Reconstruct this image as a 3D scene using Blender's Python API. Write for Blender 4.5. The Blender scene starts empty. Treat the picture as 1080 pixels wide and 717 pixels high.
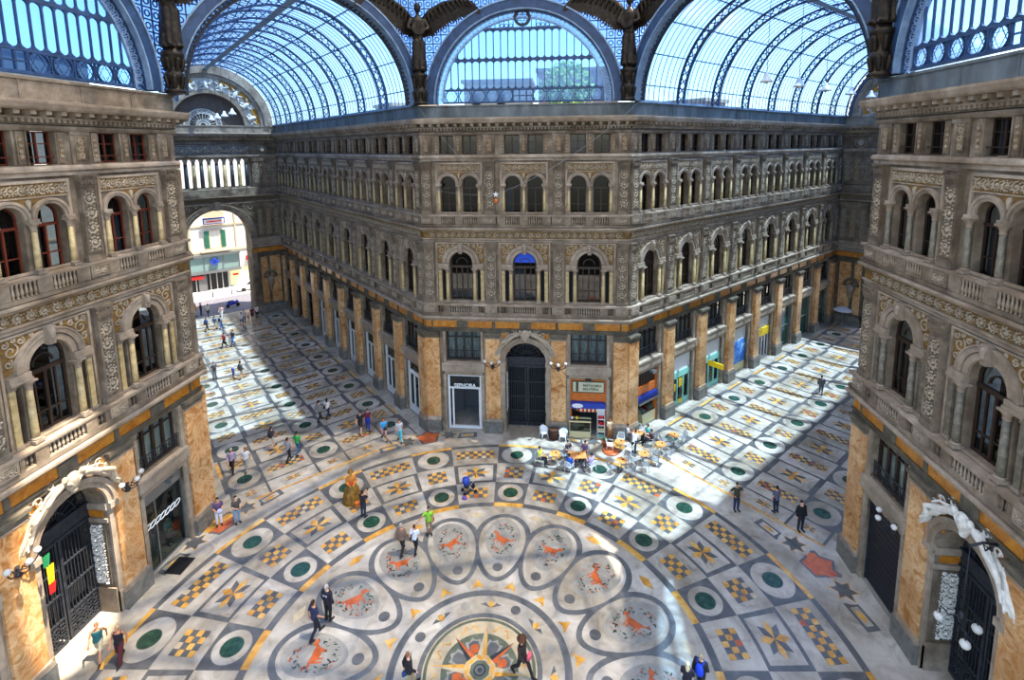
import bpy, bmesh, math, random
from math import sin, cos, pi, sqrt, radians as rad
from mathutils import Vector, Matrix
random.seed(7)
C = bpy.context.scene.collection
K = 2 ** -.5
D = 18.25                    # inradius of the octagonal crossing
W = D * math.tan(pi / 8)     # half side of the octagon
T8 = math.tan(pi / 8)
ARM = 40.0                   # length of the two arcades
AE = (W + D) * K + ARM       # distance of the end walls along the arcade axes
VZ = 25.1                    # springing of the glass vaults

# ------------------------------------------------------------------ mesh builder
class MB:
    def __init__(s): s.v = []; s.f = []; s.m = []; s.sm = []
    def face(s, idx, m=0, sm=False): s.f.append(tuple(idx)); s.m.append(m); s.sm.append(sm)
    def add(s, pts): n = len(s.v); s.v += [tuple(p) for p in pts]; return n
    def box(s, x0, x1, y0, y1, z0, z1, m=0):
        n = s.add([(x, y, z) for z in (z0, z1) for y in (y0, y1) for x in (x0, x1)])
        for q in ((0,2,3,1),(4,5,7,6),(0,1,5,4),(2,6,7,3),(0,4,6,2),(1,3,7,5)): s.face([n+i for i in q], m)
    def obox(s, c, size, ang=0, m=0, tilt=0):
        # box centred at c, rotated ang about z
        R = Matrix.Rotation(ang, 3, 'Z') @ Matrix.Rotation(tilt, 3, 'X'); h = [q/2 for q in size]
        n = s.add([Vector(c) + R @ Vector((x*h[0], y*h[1], z*h[2])) for z in (-1,1) for y in (-1,1) for x in (-1,1)])
        for q in ((0,2,3,1),(4,5,7,6),(0,1,5,4),(2,6,7,3),(0,4,6,2),(1,3,7,5)): s.face([n+i for i in q], m)
    def prism(s, pts, y0, y1, m=0):
        # polygon in the x-z plane, extruded along y
        k = len(pts); n = s.add([(x, y0, z) for x, z in pts] + [(x, y1, z) for x, z in pts])
        s.face([n+i for i in range(k)], m); s.face([n+k+i for i in reversed(range(k))], m)
        for i in range(k): j = (i+1) % k; s.face([n+i, n+k+i, n+k+j, n+j], m)
    def flat(s, pts, z, m=0):
        n = s.add([(x, y, z) for x, y in pts]); s.face(range(n, n+len(pts)), m)
    def vprism(s, pts, z0, z1, m=0):
        k = len(pts); n = s.add([(x, y, z0) for x, y in pts] + [(x, y, z1) for x, y in pts])
        s.face([n+i for i in reversed(range(k))], m); s.face([n+k+i for i in range(k)], m)
        for i in range(k): j = (i+1) % k; s.face([n+i, n+j, n+k+j, n+k+i], m)
    def arch(s, xc, zc, r0, r1, y0, y1, a0=0, a1=pi, k=16, m=0):
        # ring section in the x-z plane (angle from +x), extruded along y
        n = len(s.v)
        for i in range(k+1):
            a = a0 + (a1-a0)*i/k
            for r in (r0, r1):
                for y in (y0, y1): s.v.append((xc + r*cos(a), y, zc + r*sin(a)))
        for i in range(k):
            b = n + 4*i
            for p, q in ((0,1),(1,3),(3,2),(2,0)): s.face([b+p, b+q, b+4+q, b+4+p], m)
        s.face([n, n+2, n+3, n+1], m); b = n+4*k; s.face([b, b+1, b+3, b+2], m)
    def lathe(s, prof, cx, cy, k=10, m=0, a0=0, cz=0):
        n = len(s.v)
        for r, z in prof:
            for i in range(k):
                a = a0 + 2*pi*i/k; s.v.append((cx + r*cos(a), cy + r*sin(a), cz + z))
        for j in range(len(prof)-1):
            for i in range(k):
                h = (i+1) % k; s.face([n+j*k+i, n+j*k+h, n+(j+1)*k+h, n+(j+1)*k+i], m, k > 6)
        s.face([n+i for i in reversed(range(k))], m); e = n+(len(prof)-1)*k; s.face([e+i for i in range(k)], m)
    def tube(s, path, r, k=6, m=0, flat=1.0, closed=False):
        P = [Vector(p) for p in path]; n = len(s.v); N = len(P)
        up0 = None
        for i, p in enumerate(P):
            a = P[(i-1) % N] if closed else P[max(i-1, 0)]; b = P[(i+1) % N] if closed else P[min(i+1, N-1)]
            d = (b-a); d = d.normalized() if d.length > 1e-9 else Vector((0,0,1))
            if up0 is None:
                up0 = Vector((0,0,1)) if abs(d.z) < .9 else Vector((0,1,0))
            u = (up0 - d*up0.dot(d)); u = u.normalized() if u.length > 1e-6 else d.orthogonal().normalized(); up0 = u; w = d.cross(u)
            rr = r[i] if isinstance(r, (list, tuple)) else r
            for j in range(k):
                t = 2*pi*j/k + pi/k; s.v.append(tuple(p + u*cos(t)*rr + w*sin(t)*rr*flat))
        for i in range(N if closed else N-1):
            i2 = (i+1) % N
            for j in range(k): h = (j+1) % k; s.face([n+i*k+j, n+i*k+h, n+i2*k+h, n+i2*k+j], m, k > 4)
        if not closed:
            s.face([n+j for j in reversed(range(k))], m); s.face([n+(N-1)*k+j for j in range(k)], m)
    def sweep(s, prof, xl, xr, el, er, m=0):
        # closed profile (p, z), swept along x; the ends shift outward by el / er times p (mitres)
        k = len(prof); n = s.add([(xl - el*p, p, z) for p, z in prof] + [(xr + er*p, p, z) for p, z in prof])
        for i in range(k): j = (i+1) % k; s.face([n+i, n+j, n+k+j, n+k+i], m)
        s.face([n+i for i in range(k)], m); s.face([n+k+i for i in reversed(range(k))], m)
    def capsule(s, a, b, ra, rb, k=8, m=0, sx=1.0, ref=None):
        a = Vector(a); b = Vector(b); d = b-a; L = d.length
        d = d/L if L > 1e-6 else Vector((0,0,1))
        u = Vector(ref) if ref else (Vector((1,0,0)) if abs(d.x) < .9 else Vector((0,1,0)))
        u = (u - d*u.dot(d)).normalized(); w = d.cross(u); n = len(s.v); rows = []
        for t in (0, .35, .7, 1): rows.append((a - d*ra*cos(t*pi/2), max(ra*sin(t*pi/2), ra*.03)))
        for t in (1, .7, .35, 0): rows.append((b + d*rb*cos(t*pi/2), max(rb*sin(t*pi/2), rb*.03)))
        for c, r in rows:
            for j in range(k): t = 2*pi*j/k; s.v.append(tuple(c + u*cos(t)*r*sx + w*sin(t)*r))
        for i in range(len(rows)-1):
            for j in range(k): h = (j+1) % k; s.face([n+i*k+j, n+i*k+h, n+(i+1)*k+h, n+(i+1)*k+j], m, True)
        s.face([n+j for j in reversed(range(k))], m); e = n+(len(rows)-1)*k; s.face([e+j for j in range(k)], m)
    def loft(s, secs, k=14, m=0):
        # elliptical sections (cx, cy, z, rx, ry)
        n = len(s.v)
        for cx, cy, z, rx, ry in secs:
            for j in range(k): t = 2*pi*j/k; s.v.append((cx + rx*cos(t), cy + ry*sin(t), z))
        for i in range(len(secs)-1):
            for j in range(k): h = (j+1) % k; s.face([n+i*k+j, n+i*k+h, n+(i+1)*k+h, n+(i+1)*k+j], m, True)
        s.face([n+j for j in reversed(range(k))], m); e = n+(len(secs)-1)*k; s.face([e+j for j in range(k)], m)
    def mesh(s, name, mats, flip=False, recalc=True):
        me = bpy.data.meshes.new(name)
        v = [(x, -y, z) for x, y, z in s.v] if flip else s.v
        me.from_pydata(v, [], s.f)
        me.polygons.foreach_set('material_index', s.m); me.polygons.foreach_set('use_smooth', s.sm)
        for mt in mats: me.materials.append(mt)
        if recalc:
            bm = bmesh.new(); bm.from_mesh(me); bmesh.ops.recalc_face_normals(bm, faces=bm.faces); bm.to_mesh(me); bm.free()
        me.update(); return me

def link(name, data, parent=None, loc=(0,0,0), rz=0):
    o = bpy.data.objects.new(name, data); C.objects.link(o)
    o.location = loc; o.rotation_euler = (0, 0, rz)
    if parent: o.parent = parent
    return o
def tag(o, label=None, cat=None, group=None, kind=None):
    for k, v in (('label', label), ('category', cat), ('group', group), ('kind', kind)):
        if v: o[k] = v
    return o
def thing(name, label, cat, loc=(0,0,0), rz=0, group=None, kind=None):
    return tag(link(name, None, None, loc, rz), label, cat, group, kind)
def recolour(o, mats):
    for i, m in enumerate(mats):
        o.material_slots[i].link = 'OBJECT'; o.material_slots[i].material = m

# ------------------------------------------------------------------ materials
def newmat(name):
    m = bpy.data.materials.new(name); m.use_nodes = True; nt = m.node_tree
    b = nt.nodes['Principled BSDF']; return m, nt, b
def srgb(h):
    h = h.lstrip('#'); c = [int(h[i:i+2], 16)/255 for i in (0,2,4)]
    return tuple(x/12.92 if x < .04045 else ((x+.055)/1.055)**2.4 for x in c) + (1,)
def plain(name, col, rough=.6, metal=0, spec=.4):
    m, nt, b = newmat(name); b.inputs['Base Color'].default_value = srgb(col); b.inputs['Roughness'].default_value = rough
    b.inputs['Metallic'].default_value = metal; b.inputs['Specular IOR Level'].default_value = spec; return m
def noisy(name, stops, scale=3, detail=6, distort=0, rough=.6, bump=0, bscale=20, metal=0, spec=.35, stretch=(1,1,1), ob=False, second=None):
    # colour ramp over distorted noise in object space, with an optional bump
    m, nt, b = newmat(name); N = nt.nodes; L = nt.links
    tc = N.new('ShaderNodeTexCoord'); mp = N.new('ShaderNodeMapping'); mp.inputs['Scale'].default_value = stretch
    if ob:
        g = N.new('ShaderNodeNewGeometry'); L.new(g.outputs['Position'], mp.inputs['Vector'])
    else: L.new(tc.outputs['Object'], mp.inputs['Vector'])
    n = N.new('ShaderNodeTexNoise'); n.inputs['Scale'].default_value = scale; n.inputs['Detail'].default_value = detail; n.inputs['Distortion'].default_value = distort
    n.inputs['Roughness'].default_value = .62
    L.new(mp.outputs[0], n.inputs['Vector'])
    r = N.new('ShaderNodeValToRGB'); e = r.color_ramp.elements
    while len(e) < len(stops): e.new(.5)
    for i, (p, c) in enumerate(stops): e[i].position = p; e[i].color = srgb(c)
    L.new(n.outputs['Fac'], r.inputs[0]); out = r.outputs[0]
    if second:   # large slow stains multiplied in
        n2 = N.new('ShaderNodeTexNoise'); n2.inputs['Scale'].default_value = second[0]; n2.inputs['Detail'].default_value = 4
        L.new(mp.outputs[0], n2.inputs['Vector'])
        r2 = N.new('ShaderNodeValToRGB'); r2.color_ramp.elements[0].position = .35; r2.color_ramp.elements[1].position = .65
        r2.color_ramp.elements[0].color = srgb(second[1]); r2.color_ramp.elements[1].color = (1,1,1,1)
        L.new(n2.outputs['Fac'], r2.inputs[0])
        mx = N.new('ShaderNodeMix'); mx.data_type = 'RGBA'; mx.blend_type = 'MULTIPLY'; mx.inputs[0].default_value = 1
        L.new(out, mx.inputs[6]); L.new(r2.outputs[0], mx.inputs[7]); out = mx.outputs[2]
    L.new(out, b.inputs['Base Color'])
    b.inputs['Roughness'].default_value = rough; b.inputs['Metallic'].default_value = metal; b.inputs['Specular IOR Level'].default_value = spec
    if bump:
        nb = N.new('ShaderNodeTexNoise'); nb.inputs['Scale'].default_value = bscale; nb.inputs['Detail'].default_value = 5
        L.new(mp.outputs[0], nb.inputs['Vector'])
        bp = N.new('ShaderNodeBump'); bp.inputs['Strength'].default_value = bump; bp.inputs['Distance'].default_value = .05
        L.new(nb.outputs['Fac'], bp.inputs['Height']); L.new(bp.outputs[0], b.inputs['Normal'])
    return m
def glass(name, tint, rough=.05, mixf=.25, haze=0.0, hazecol='FFFFFF'):
    m, nt, b = newmat(name); N = nt.nodes; L = nt.links; N.remove(b); out = N['Material Output']
    t = N.new('ShaderNodeBsdfTransparent'); t.inputs[0].default_value = srgb(tint)
    g = N.new('ShaderNodeBsdfGlossy'); g.inputs['Roughness'].default_value = rough
    f = N.new('ShaderNodeFresnel'); ge = N.new('ShaderNodeNewGeometry'); ma = N.new('ShaderNodeMath'); ma.operation = 'MULTIPLY_ADD'
    ma.inputs[1].default_value = 1/1.5-1.5; ma.inputs[2].default_value = 1.5; L.new(ge.outputs['Backfacing'], ma.inputs[0]); L.new(ma.outputs[0], f.inputs[0])   # a thin sheet reflects alike from both sides
    mx = N.new('ShaderNodeMixShader'); L.new(f.outputs[0], mx.inputs[0]); L.new(t.outputs[0], mx.inputs[1]); L.new(g.outputs[0], mx.inputs[2])
    last = mx.outputs[0]
    if haze:
        tr = N.new('ShaderNodeBsdfTranslucent'); tr.inputs[0].default_value = srgb(hazecol)
        m2 = N.new('ShaderNodeMixShader'); m2.inputs[0].default_value = haze; L.new(last, m2.inputs[1]); L.new(tr.outputs[0], m2.inputs[2]); last = m2.outputs[0]
    L.new(last, out.inputs[0]); return m

M = {}
M['stone'] = noisy('carved_stone', [(.28,'5E5347'),(.5,'817464'),(.72,'9F9180')], 1.6, 8, .3, .85, .25, 14, second=(.35,'B4ABA0'))
M['stone_light'] = noisy('pale_stone', [(.3,'84786A'),(.55,'A39584'),(.75,'B9AB99')], 1.9, 8, .3, .8, .2, 16, second=(.4,'C4BBB0'))
M['stone_dark'] = noisy('grey_stone', [(.3,'4E483E'),(.55,'696255'),(.75,'7F7668')], 2, 8, .2, .85, .2, 14, second=(.4,'C0B8AA'))
M['relief'] = noisy('relief_stone', [(.3,'85796A'),(.6,'A89B86'),(.8,'C0B49E')], 5, 5, .2, .75, .2, 30)
M['relief_gold'] = noisy('gilded_ground', [(.3,'4C3A20'),(.55,'7A5C2E'),(.8,'A27B3C')], 4, 6, .4, .7, .4, 22)
M['relief_brown'] = noisy('brown_ground', [(.3,'4E4538'),(.6,'6E6251'),(.8,'857862')], 4, 6, .3, .85, .3, 22)
M['orange'] = noisy('orange_marble', [(.25,'8E5C34'),(.38,'B5804A'),(.47,'CB9C66'),(.53,'DDBC92'),(.6,'C9935A'),(.72,'D5AC7C'),(.85,'AE7442')], 1.1, 10, 2.2, .33, 0, ob=True, second=(.6,'D6C4AE'))
M['orange_deep'] = noisy('deep_orange_marble', [(.3,'8E5218'),(.55,'BC7A28'),(.8,'D29A48')], 1.8, 8, 1.2, .35, ob=True)
M['cream_marble'] = noisy('cream_marble', [(.3,'8A7750'),(.55,'AE9A70'),(.8,'C8B890')], 2.5, 7, 1, .4)
M['green_marble'] = noisy('grey_green_marble', [(.3,'504C42'),(.55,'706A5C'),(.75,'908878')], 3, 8, 1.5, .5)
M['plinth'] = noisy('plinth_marble', [(.3,'55534E'),(.55,'6E6C66'),(.8,'8C8982')], 1.6, 8, 1.4, .45, ob=True)
M['white_relief'] = noisy('white_stucco', [(.3,'BDBAB2'),(.6,'DAD8D0'),(.8,'ECEAE4')], 4, 6, .2, .7, .15, 20)
M['stucco_white'] = noisy('weathered_stucco', [(.3,'8E877A'),(.48,'BDB8AE'),(.7,'DAD7D0')], 2.2, 8, .6, .8, .3, 12)
M['ochre'] = noisy('ochre_plaster', [(.3,'8F6424'),(.6,'B98434'),(.8,'CF9D4C')], 2, 6, .4, .8)
M['brick'] = noisy('brown_brick', [(.3,'4C4038'),(.6,'685A50'),(.8,'7D6E62')], 6, 5, .2, .9, .3, 30, stretch=(1,1,4))
M['lead'] = noisy('grey_blue_metal', [(.3,'4D565D'),(.55,'69737A'),(.8,'868F95')], 1.2, 7, .3, .6, stretch=(1,1,.4), second=(.5,'C9C4BC'))
M['steel'] = noisy('blue_steel', [(.3,'1C2F4C'),(.6,'2B466E'),(.8,'3D5C88')], 2, 5, .2, .5, spec=.4)
M['steel_pale'] = noisy('pale_blue_steel', [(.3,'5F7896'),(.6,'7F99B6'),(.8,'9DB4CC')], 2, 5, .2, .5)
M['iron'] = noisy('dark_iron', [(.3,'202329'),(.7,'393D45')], 4, 5, 0, .5, metal=.3)
M['bronze'] = noisy('dark_bronze', [(.3,'17130F'),(.55,'2B241C'),(.8,'4A3F30')], 4, 6, .3, .45, .2, 20, metal=.45)
M['wood_dark'] = noisy('dark_wood', [(.3,'241A15'),(.7,'3A2B22')], 3, 5, 0, .5, stretch=(6,6,1))
M['wood_red'] = noisy('red_brown_wood', [(.3,'4A1E12'),(.7,'6E3220')], 3, 5, 0, .45, stretch=(6,6,1))
M['pane_dark'] = glass('window_glass', '66727A', .03)
M['glass_shop'] = glass('shop_glass', 'C2CDCB', .02)
M['glass_roof'] = glass('roof_glass', '9AB9DC', .12, haze=.07, hazecol='94B8E0')
M['glass_lunette'] = glass('frosted_glass', '86B2E6', .2, haze=.25, hazecol='92BCEC')
M['glass_dome'] = glass('dome_glass', 'D8D8D6', .2, haze=.78, hazecol='D6D4D0')
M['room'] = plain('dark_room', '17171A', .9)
M['room_grey'] = plain('shop_room', '55565A', .8)
M['curtain'] = noisy('pale_curtain', [(.3,'9DB6D2'),(.7,'D2E0EE')], 6, 3, 0, .8, stretch=(8,8,.5))
M['curtain_and_reflection'] = noisy('white_curtain_and_reflection', [(.3,'B9B7B0'),(.7,'DCDAD2')], 6, 3, 0, .8, stretch=(8,8,.5))  # real curtains; in the mezzanine a painted reflection of pale stone
M['white_paint'] = plain('white_paint', 'D8DADC', .4)
M['grey_metal'] = plain('brushed_metal', '8E9396', .35, .8)
M['chair_metal'] = plain('aluminium', 'A9ADB0', .4, .5)
M['black'] = plain('black_paint', '141416', .5)
M['shutter'] = noisy('dark_roller_shutter', [(.3,'17181C'),(.7,'25262C')], 2, 3, 0, .6, stretch=(1,1,12))
M['wood_orange'] = noisy('orange_wood', [(.3,'A8541E'),(.6,'C9702E'),(.8,'DA8A44')], 2, 5, .2, .45, stretch=(1,1,6))
M['table_top'] = noisy('orange_table_top', [(.3,'C57A3E'),(.7,'E0A060')], 5, 4, .2, .35)
M['plastic_white'] = plain('white_plastic', 'E4E6E6', .35)
M['globe'] = plain('milk_glass', 'C9C8C2', .2)
M['mint'] = plain('mint_paint', '8CCBBE', .5)
M['yellow'] = plain('yellow_paint', 'E6C21C', .5)
M['blue_poster'] = noisy('blue_poster', [(.3,'1E57C0'),(.5,'3E86DE'),(.62,'8CC4F0'),(.8,'E4EEF4')], 1.1, 3, .5, .5)
M['blue'] = plain('blue_paint', '1F3C9E', .5)
M['red'] = plain('red_paint', 'B5201C', .5)
M['cream_paint'] = plain('cream_paint', 'D8CFA0', .45)
M['sign_pale'] = plain('pale_sign', 'B9B99C', .5)
M['text_dark'] = plain('dark_lettering', '3A3830', .6)
M['text_white'] = plain('white_lettering', 'EDF2F4', .4)
M['silver_sculpt'] = M['white_relief']
# floor marbles
M['f_white'] = noisy('white_floor_marble', [(.25,'878074'),(.42,'B2ABA0'),(.58,'C4BEB4'),(.8,'D2CEC6')], .9, 9, 1.4, .3, ob=True, second=(.3,'BDB7AB'), spec=.5)
M['f_grey'] = noisy('grey_floor_marble', [(.3,'474747'),(.55,'5C5D5E'),(.8,'757676')], 1.2, 8, .8, .3, ob=True, spec=.5)
M['f_blue'] = noisy('blue_grey_floor_marble', [(.3,'4B4C4E'),(.55,'626466'),(.8,'7B7D7F')], 1.3, 8, .8, .3, ob=True, spec=.5)
M['f_yellow'] = noisy('yellow_floor_marble', [(.25,'8E5F20'),(.45,'BE8A3A'),(.6,'D2A556'),(.8,'DDBE80')], 1.3, 6, 1, .28, ob=True, spec=.5)
M['f_green'] = noisy('green_floor_marble', [(.3,'14302A'),(.55,'264639'),(.8,'406453')], 3, 8, 1, .25, ob=True, spec=.5)
M['f_orange'] = noisy('orange_floor_marble', [(.3,'9A4826'),(.6,'BE6236'),(.8,'CC7E50')], 2.5, 6, .6, .3, ob=True, spec=.5)
M['f_cream'] = noisy('cream_floor_marble', [(.3,'A0917A'),(.6,'BAAC90'),(.8,'C8BCA2')], 1.5, 6, .8, .3, ob=True, spec=.5)
M['f_black'] = noisy('black_floor_marble', [(.3,'20242A'),(.7,'3A4046')], 2, 6, .8, .28, ob=True, spec=.5)
M['f_pale'] = noisy('pale_grey_floor_marble', [(.3,'7C7A74'),(.6,'96938B'),(.8,'A8A59C')], 1.2, 8, 1.2, .3, ob=True, spec=.5)
M['f_olive'] = noisy('olive_floor_marble', [(.3,'464C40'),(.6,'626A5A'),(.8,'7C8272')], 2, 6, .6, .28, ob=True, spec=.5)
M['glass_spandrel'] = glass('spandrel_glass', '86AAE6', .2, haze=.5, hazecol='7FA4E2')
M['reflection_grey'] = noisy('streaked_grey_reflection', [(.3,'5A6468'),(.5,'8A9498'),(.7,'B8C0C2')], 2, 4, .8, .7, stretch=(3,3,.6))  # reflection of a pale building put into the colour, mezzanine only
# ------------------------------------------------------------------ the inlaid marble floor
FM = ['f_white','f_grey','f_blue','f_yellow','f_green','f_orange','f_cream','f_black','f_pale','f_olive']
FI = {n: i for i, n in enumerate(FM)}
fb = MB()
LZ = .0022
MX, MY = -.42, .05
def lay(pts, mat, l): fb.flat(pts, LZ*l, FI[mat])
def pol(r, az): a = rad(az); return (MX + r*sin(a), MY + r*cos(a))
def sector(r0, r1, a0, a1, mat, l, n=6):
    lay([pol(r0, a0+(a1-a0)*i/n) for i in range(n+1)] + [pol(r1, a1+(a0-a1)*i/n) for i in range(n+1)], mat, l)
def band(r0, r1, mat, l, n=64):
    for i in range(n): sector(r0, r1, 360*i/n, 360*(i+1)/n, mat, l, 2)
def disc(x, y, r, mat, l, n=28, rx=None, ang=0):
    rx = rx or r; c, s = cos(ang), sin(ang)
    lay([(x + rx*cos(t)*c - r*sin(t)*s, y + rx*cos(t)*s + r*sin(t)*c) for t in [2*pi*i/n for i in range(n)]], mat, l)
def frame2(o, ax):
    # local 2-D frame: origin o, unit axis ax (u) and its left normal (v)
    ux, uy = ax
    return lambda u, v: (o[0] + u*ux - v*uy, o[1] + u*uy + v*ux)
def rect(f, u0, u1, v0, v1, mat, l): lay([f(u0,v0), f(u1,v0), f(u1,v1), f(u0,v1)], mat, l)
def checker(f, u0, u1, v0, v1, nu, nv, l, rng):
    rect(f, u0, u1, v0, v1, 'f_grey', l)
    for i in range(nu):
        for j in range(nv):
            if (i+j) % 2 == 0:
                a, b = u0+(u1-u0)*i/nu, u0+(u1-u0)*(i+1)/nu; c, d = v0+(v1-v0)*j/nv, v0+(v1-v0)*(j+1)/nv
                mu, mv = (a+b)/2, (c+d)/2; eu, ev = (b-a)*.03, (d-c)*.03
                lay([f(a+eu*1.5,c+ev*1.5), f(mu,c), f(b-eu*1.5,c+ev*1.5), f(b,mv), f(b-eu*1.5,d-ev*1.5), f(mu,d), f(a+eu*1.5,d-ev*1.5), f(a,mv)],
                    rng.choice(['f_yellow','f_yellow','f_yellow','f_cream','f_orange'] if rng.random() < .25 else ['f_yellow']), l+1)
def star(f, R, r, l, n=8, mats=('f_yellow','f_grey'), su=1, sv=1):
    for i in range(n):
        a = 2*pi*i/n; b = a-pi/n; c = a+pi/n
        lay([f(0,0), f(r*su*cos(b), r*sv*sin(b)), f(R*su*cos(a), R*sv*sin(a)), f(r*su*cos(c), r*sv*sin(c))], mats[i % 2], l)
frng = random.Random(3)
# base slab (octagon and both arcades) as one marble ground
fb.box(-75, 75, -30, 62, -.4, 0, 0)
# --- compass rose
ctr = (MX, MY)
disc(MX, MY, 9.95, 'f_white', 1, 96)
disc(MX, MY, 3.95, 'f_blue', 2, 80); disc(MX, MY, 3.63, 'f_white', 3, 80)
disc(MX, MY, 2.68, 'f_blue', 4, 64); disc(MX, MY, 2.46, 'f_cream', 5, 64); disc(MX, MY, 2.4, 'f_olive', 6, 64)
disc(MX, MY, 2.26, 'f_cream', 7, 64); disc(MX, MY, 1.66, 'f_olive', 8, 64)
for k in range(8):          # scrolls in the cream ring
    for s in (-1, 1):
        c = 22.5 + 45*k + s*8
        pts = []
        for i in range(9): t = i/8; pts.append((1.95 + .13*sin(t*2*pi)*s, c - 6.5 + 13*t, .018 + .035*sin(pi*t)))
        lay([pol(r+w, a) for r, a, w in pts] + [pol(r-w, a) for r, a, w in reversed(pts)], 'f_yellow', 8)
    a = 22.5 + 45*k
    lay([pol(1.0, a-20), pol(1.42, a-14), pol(1.36, a-7), pol(1.52, a), pol(1.36, a+7), pol(1.42, a+14), pol(1.0, a+20)], 'f_pale', 9)
    lay([pol(.9, a-16), pol(1.3, a-10), pol(1.36, a), pol(1.3, a+10), pol(.9, a+16)], 'f_grey', 10)
    lay([pol(.8, a-12), pol(1.15, a-9), pol(1.2, a), pol(1.15, a+9), pol(.8, a+12)], 'f_orange' if k % 2 else 'f_grey', 11)
for k in range(8):
    a = 45*k; R = 2.2 if k % 2 == 0 else 1.9
    m0, m1 = ('f_cream','f_yellow') if k % 2 == 0 else ('f_black','f_orange')
    lay([pol(.3, a), pol(.62, a-20), pol(R, a)], m0, 12 + k % 2); lay([pol(.3, a), pol(R, a), pol(.62, a+20)], m1, 12 + k % 2)
lay([pol(.7, 22.5+45*i) for i in range(8)], 'f_cream', 14)
for k in range(8): lay([pol(.7, 22.5+45*k), pol(.52, 22.5+45*k), pol(.42, 45+45*k), pol(.62, 67.5+45*k)], 'f_yellow', 15)
lay([pol(.44, 22.5+45*i) for i in range(8)], 'f_olive', 16)
disc(MX, MY, .27, 'f_black', 17); disc(MX, MY, .2, 'f_grey', 18); disc(MX, MY, .1, 'f_black', 19)
for k in range(8):
    x, y = pol(3.2, 22.5+45*k); disc(x, y, .24, 'f_pale' if k % 2 else 'f_grey', 4)
    a = 45*k
    lay([pol(3.18, a-9.5), pol(3.36, a), pol(3.18, a+9.5), pol(3.0, a)], 'f_grey', 4)
    lay([pol(3.18, a-4), pol(3.38, a), pol(3.18, a+4), pol(2.98, a)], 'f_yellow', 5)
    for s in (-2, 2): lay([pol(3.3, a+s*1.6-1.6), pol(3.3, a+s*1.6+1.6), pol(3.1, a+s*1.2)], 'f_cream', 6)
# --- sixteen petals with a small creature and leaves in each
def egg(az, c, l0, l1, w, n=40):
    a = rad(az); ux, uy = sin(a), cos(a); out = []
    for i in range(n):
        t = 2*pi*i/n; d = cos(t); u = c + (l1 if d > 0 else l0)*d
        v = w*sin(t)*(1 + .16*d - .05*d*d)
        out.append((MX + u*ux - v*uy, MY + u*uy + v*ux))
    return out
for k in range(16):
    az = 22.5*k; l = 2
    lay([pol(4.1, az+11.25-4.5), pol(4.62, az+11.25), pol(4.1, az+11.25+4.5), pol(4.2, az+11.25)], 'f_yellow', 5 )
    lay([pol(9.2, az+11.25-3.2), pol(9.5, az+11.25-.5), pol(9.3, az+11.25+3.2), pol(9.02, az+11.25+.4)], 'f_yellow' if k % 3 else 'f_cream', 2)
    lay(egg(az, 7.1, 2.62, 2.22, 1.6), 'f_blue', 2 + k % 2)
for k in range(16):
    az = 22.5*k
    lay(egg(az, 7.1, 2.34, 1.93, 1.3), 'f_white', 4)
    lay(egg(az, 7.35, 1.5, 1.5, 1.0), 'f_pale', 5)
    x, y = pol(5.38, az); disc(x, y, .27, 'f_grey', 5, 20)
    a = rad(az); f = frame2(pol(7.35, az), (cos(a), -sin(a)))      # u tangential, v radial
    rr = random.Random(100+k)
    # the creature: a body, a head, four legs and a tail as flat stone inlay
    t0 = rr.uniform(-.6, .6); sc_ = rr.uniform(1.1, 1.4); fx = rr.choice((-1, 1)); g = lambda u, v: f(sc_*(fx*u*cos(t0) - v*sin(t0)), sc_*(fx*u*sin(t0) + v*cos(t0)))
    body = [g(.36*cos(t)*(1 + .12*sin(3*t)), .15*sin(t) + .05*cos(2*t)) for t in [2*pi*i/18 for i in range(18)]]
    lay(body, 'f_orange', 7)
    lay([g(.4 + .12*cos(t), .16 + .09*sin(t)) for t in [2*pi*i/10 for i in range(10)]], 'f_orange', 8)
    for q in (-.26, -.16, .12, .24):
        e = rr.uniform(-.1, .1); lay([g(q-.035, -.05), g(q+.035, -.05), g(q+e+.03, -.34), g(q+e-.03, -.34)], 'f_orange', 6)
    lay([g(-.34, .04), g(-.5, .22), g(-.62, .2), g(-.48, .12), g(-.36, -.04)], 'f_orange', 6)
    for i in range(70):
        t = rr.uniform(0, 2*pi); q = rr.uniform(.72, 1.1); u, v = .7*q*cos(t), 1.12*q*sin(t)*.92
        b = rr.uniform(0, pi); s = rr.uniform(.06, .13); cu, cv = cos(b)*s, sin(b)*s
        lay([f(u-cu, v-cv), f(u-cv*.35, v+cu*.35), f(u+cu, v+cv), f(u+cv*.35, v-cu*.35)], rr.choice(['f_olive','f_olive','f_black','f_orange','f_green']), 6)
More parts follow.
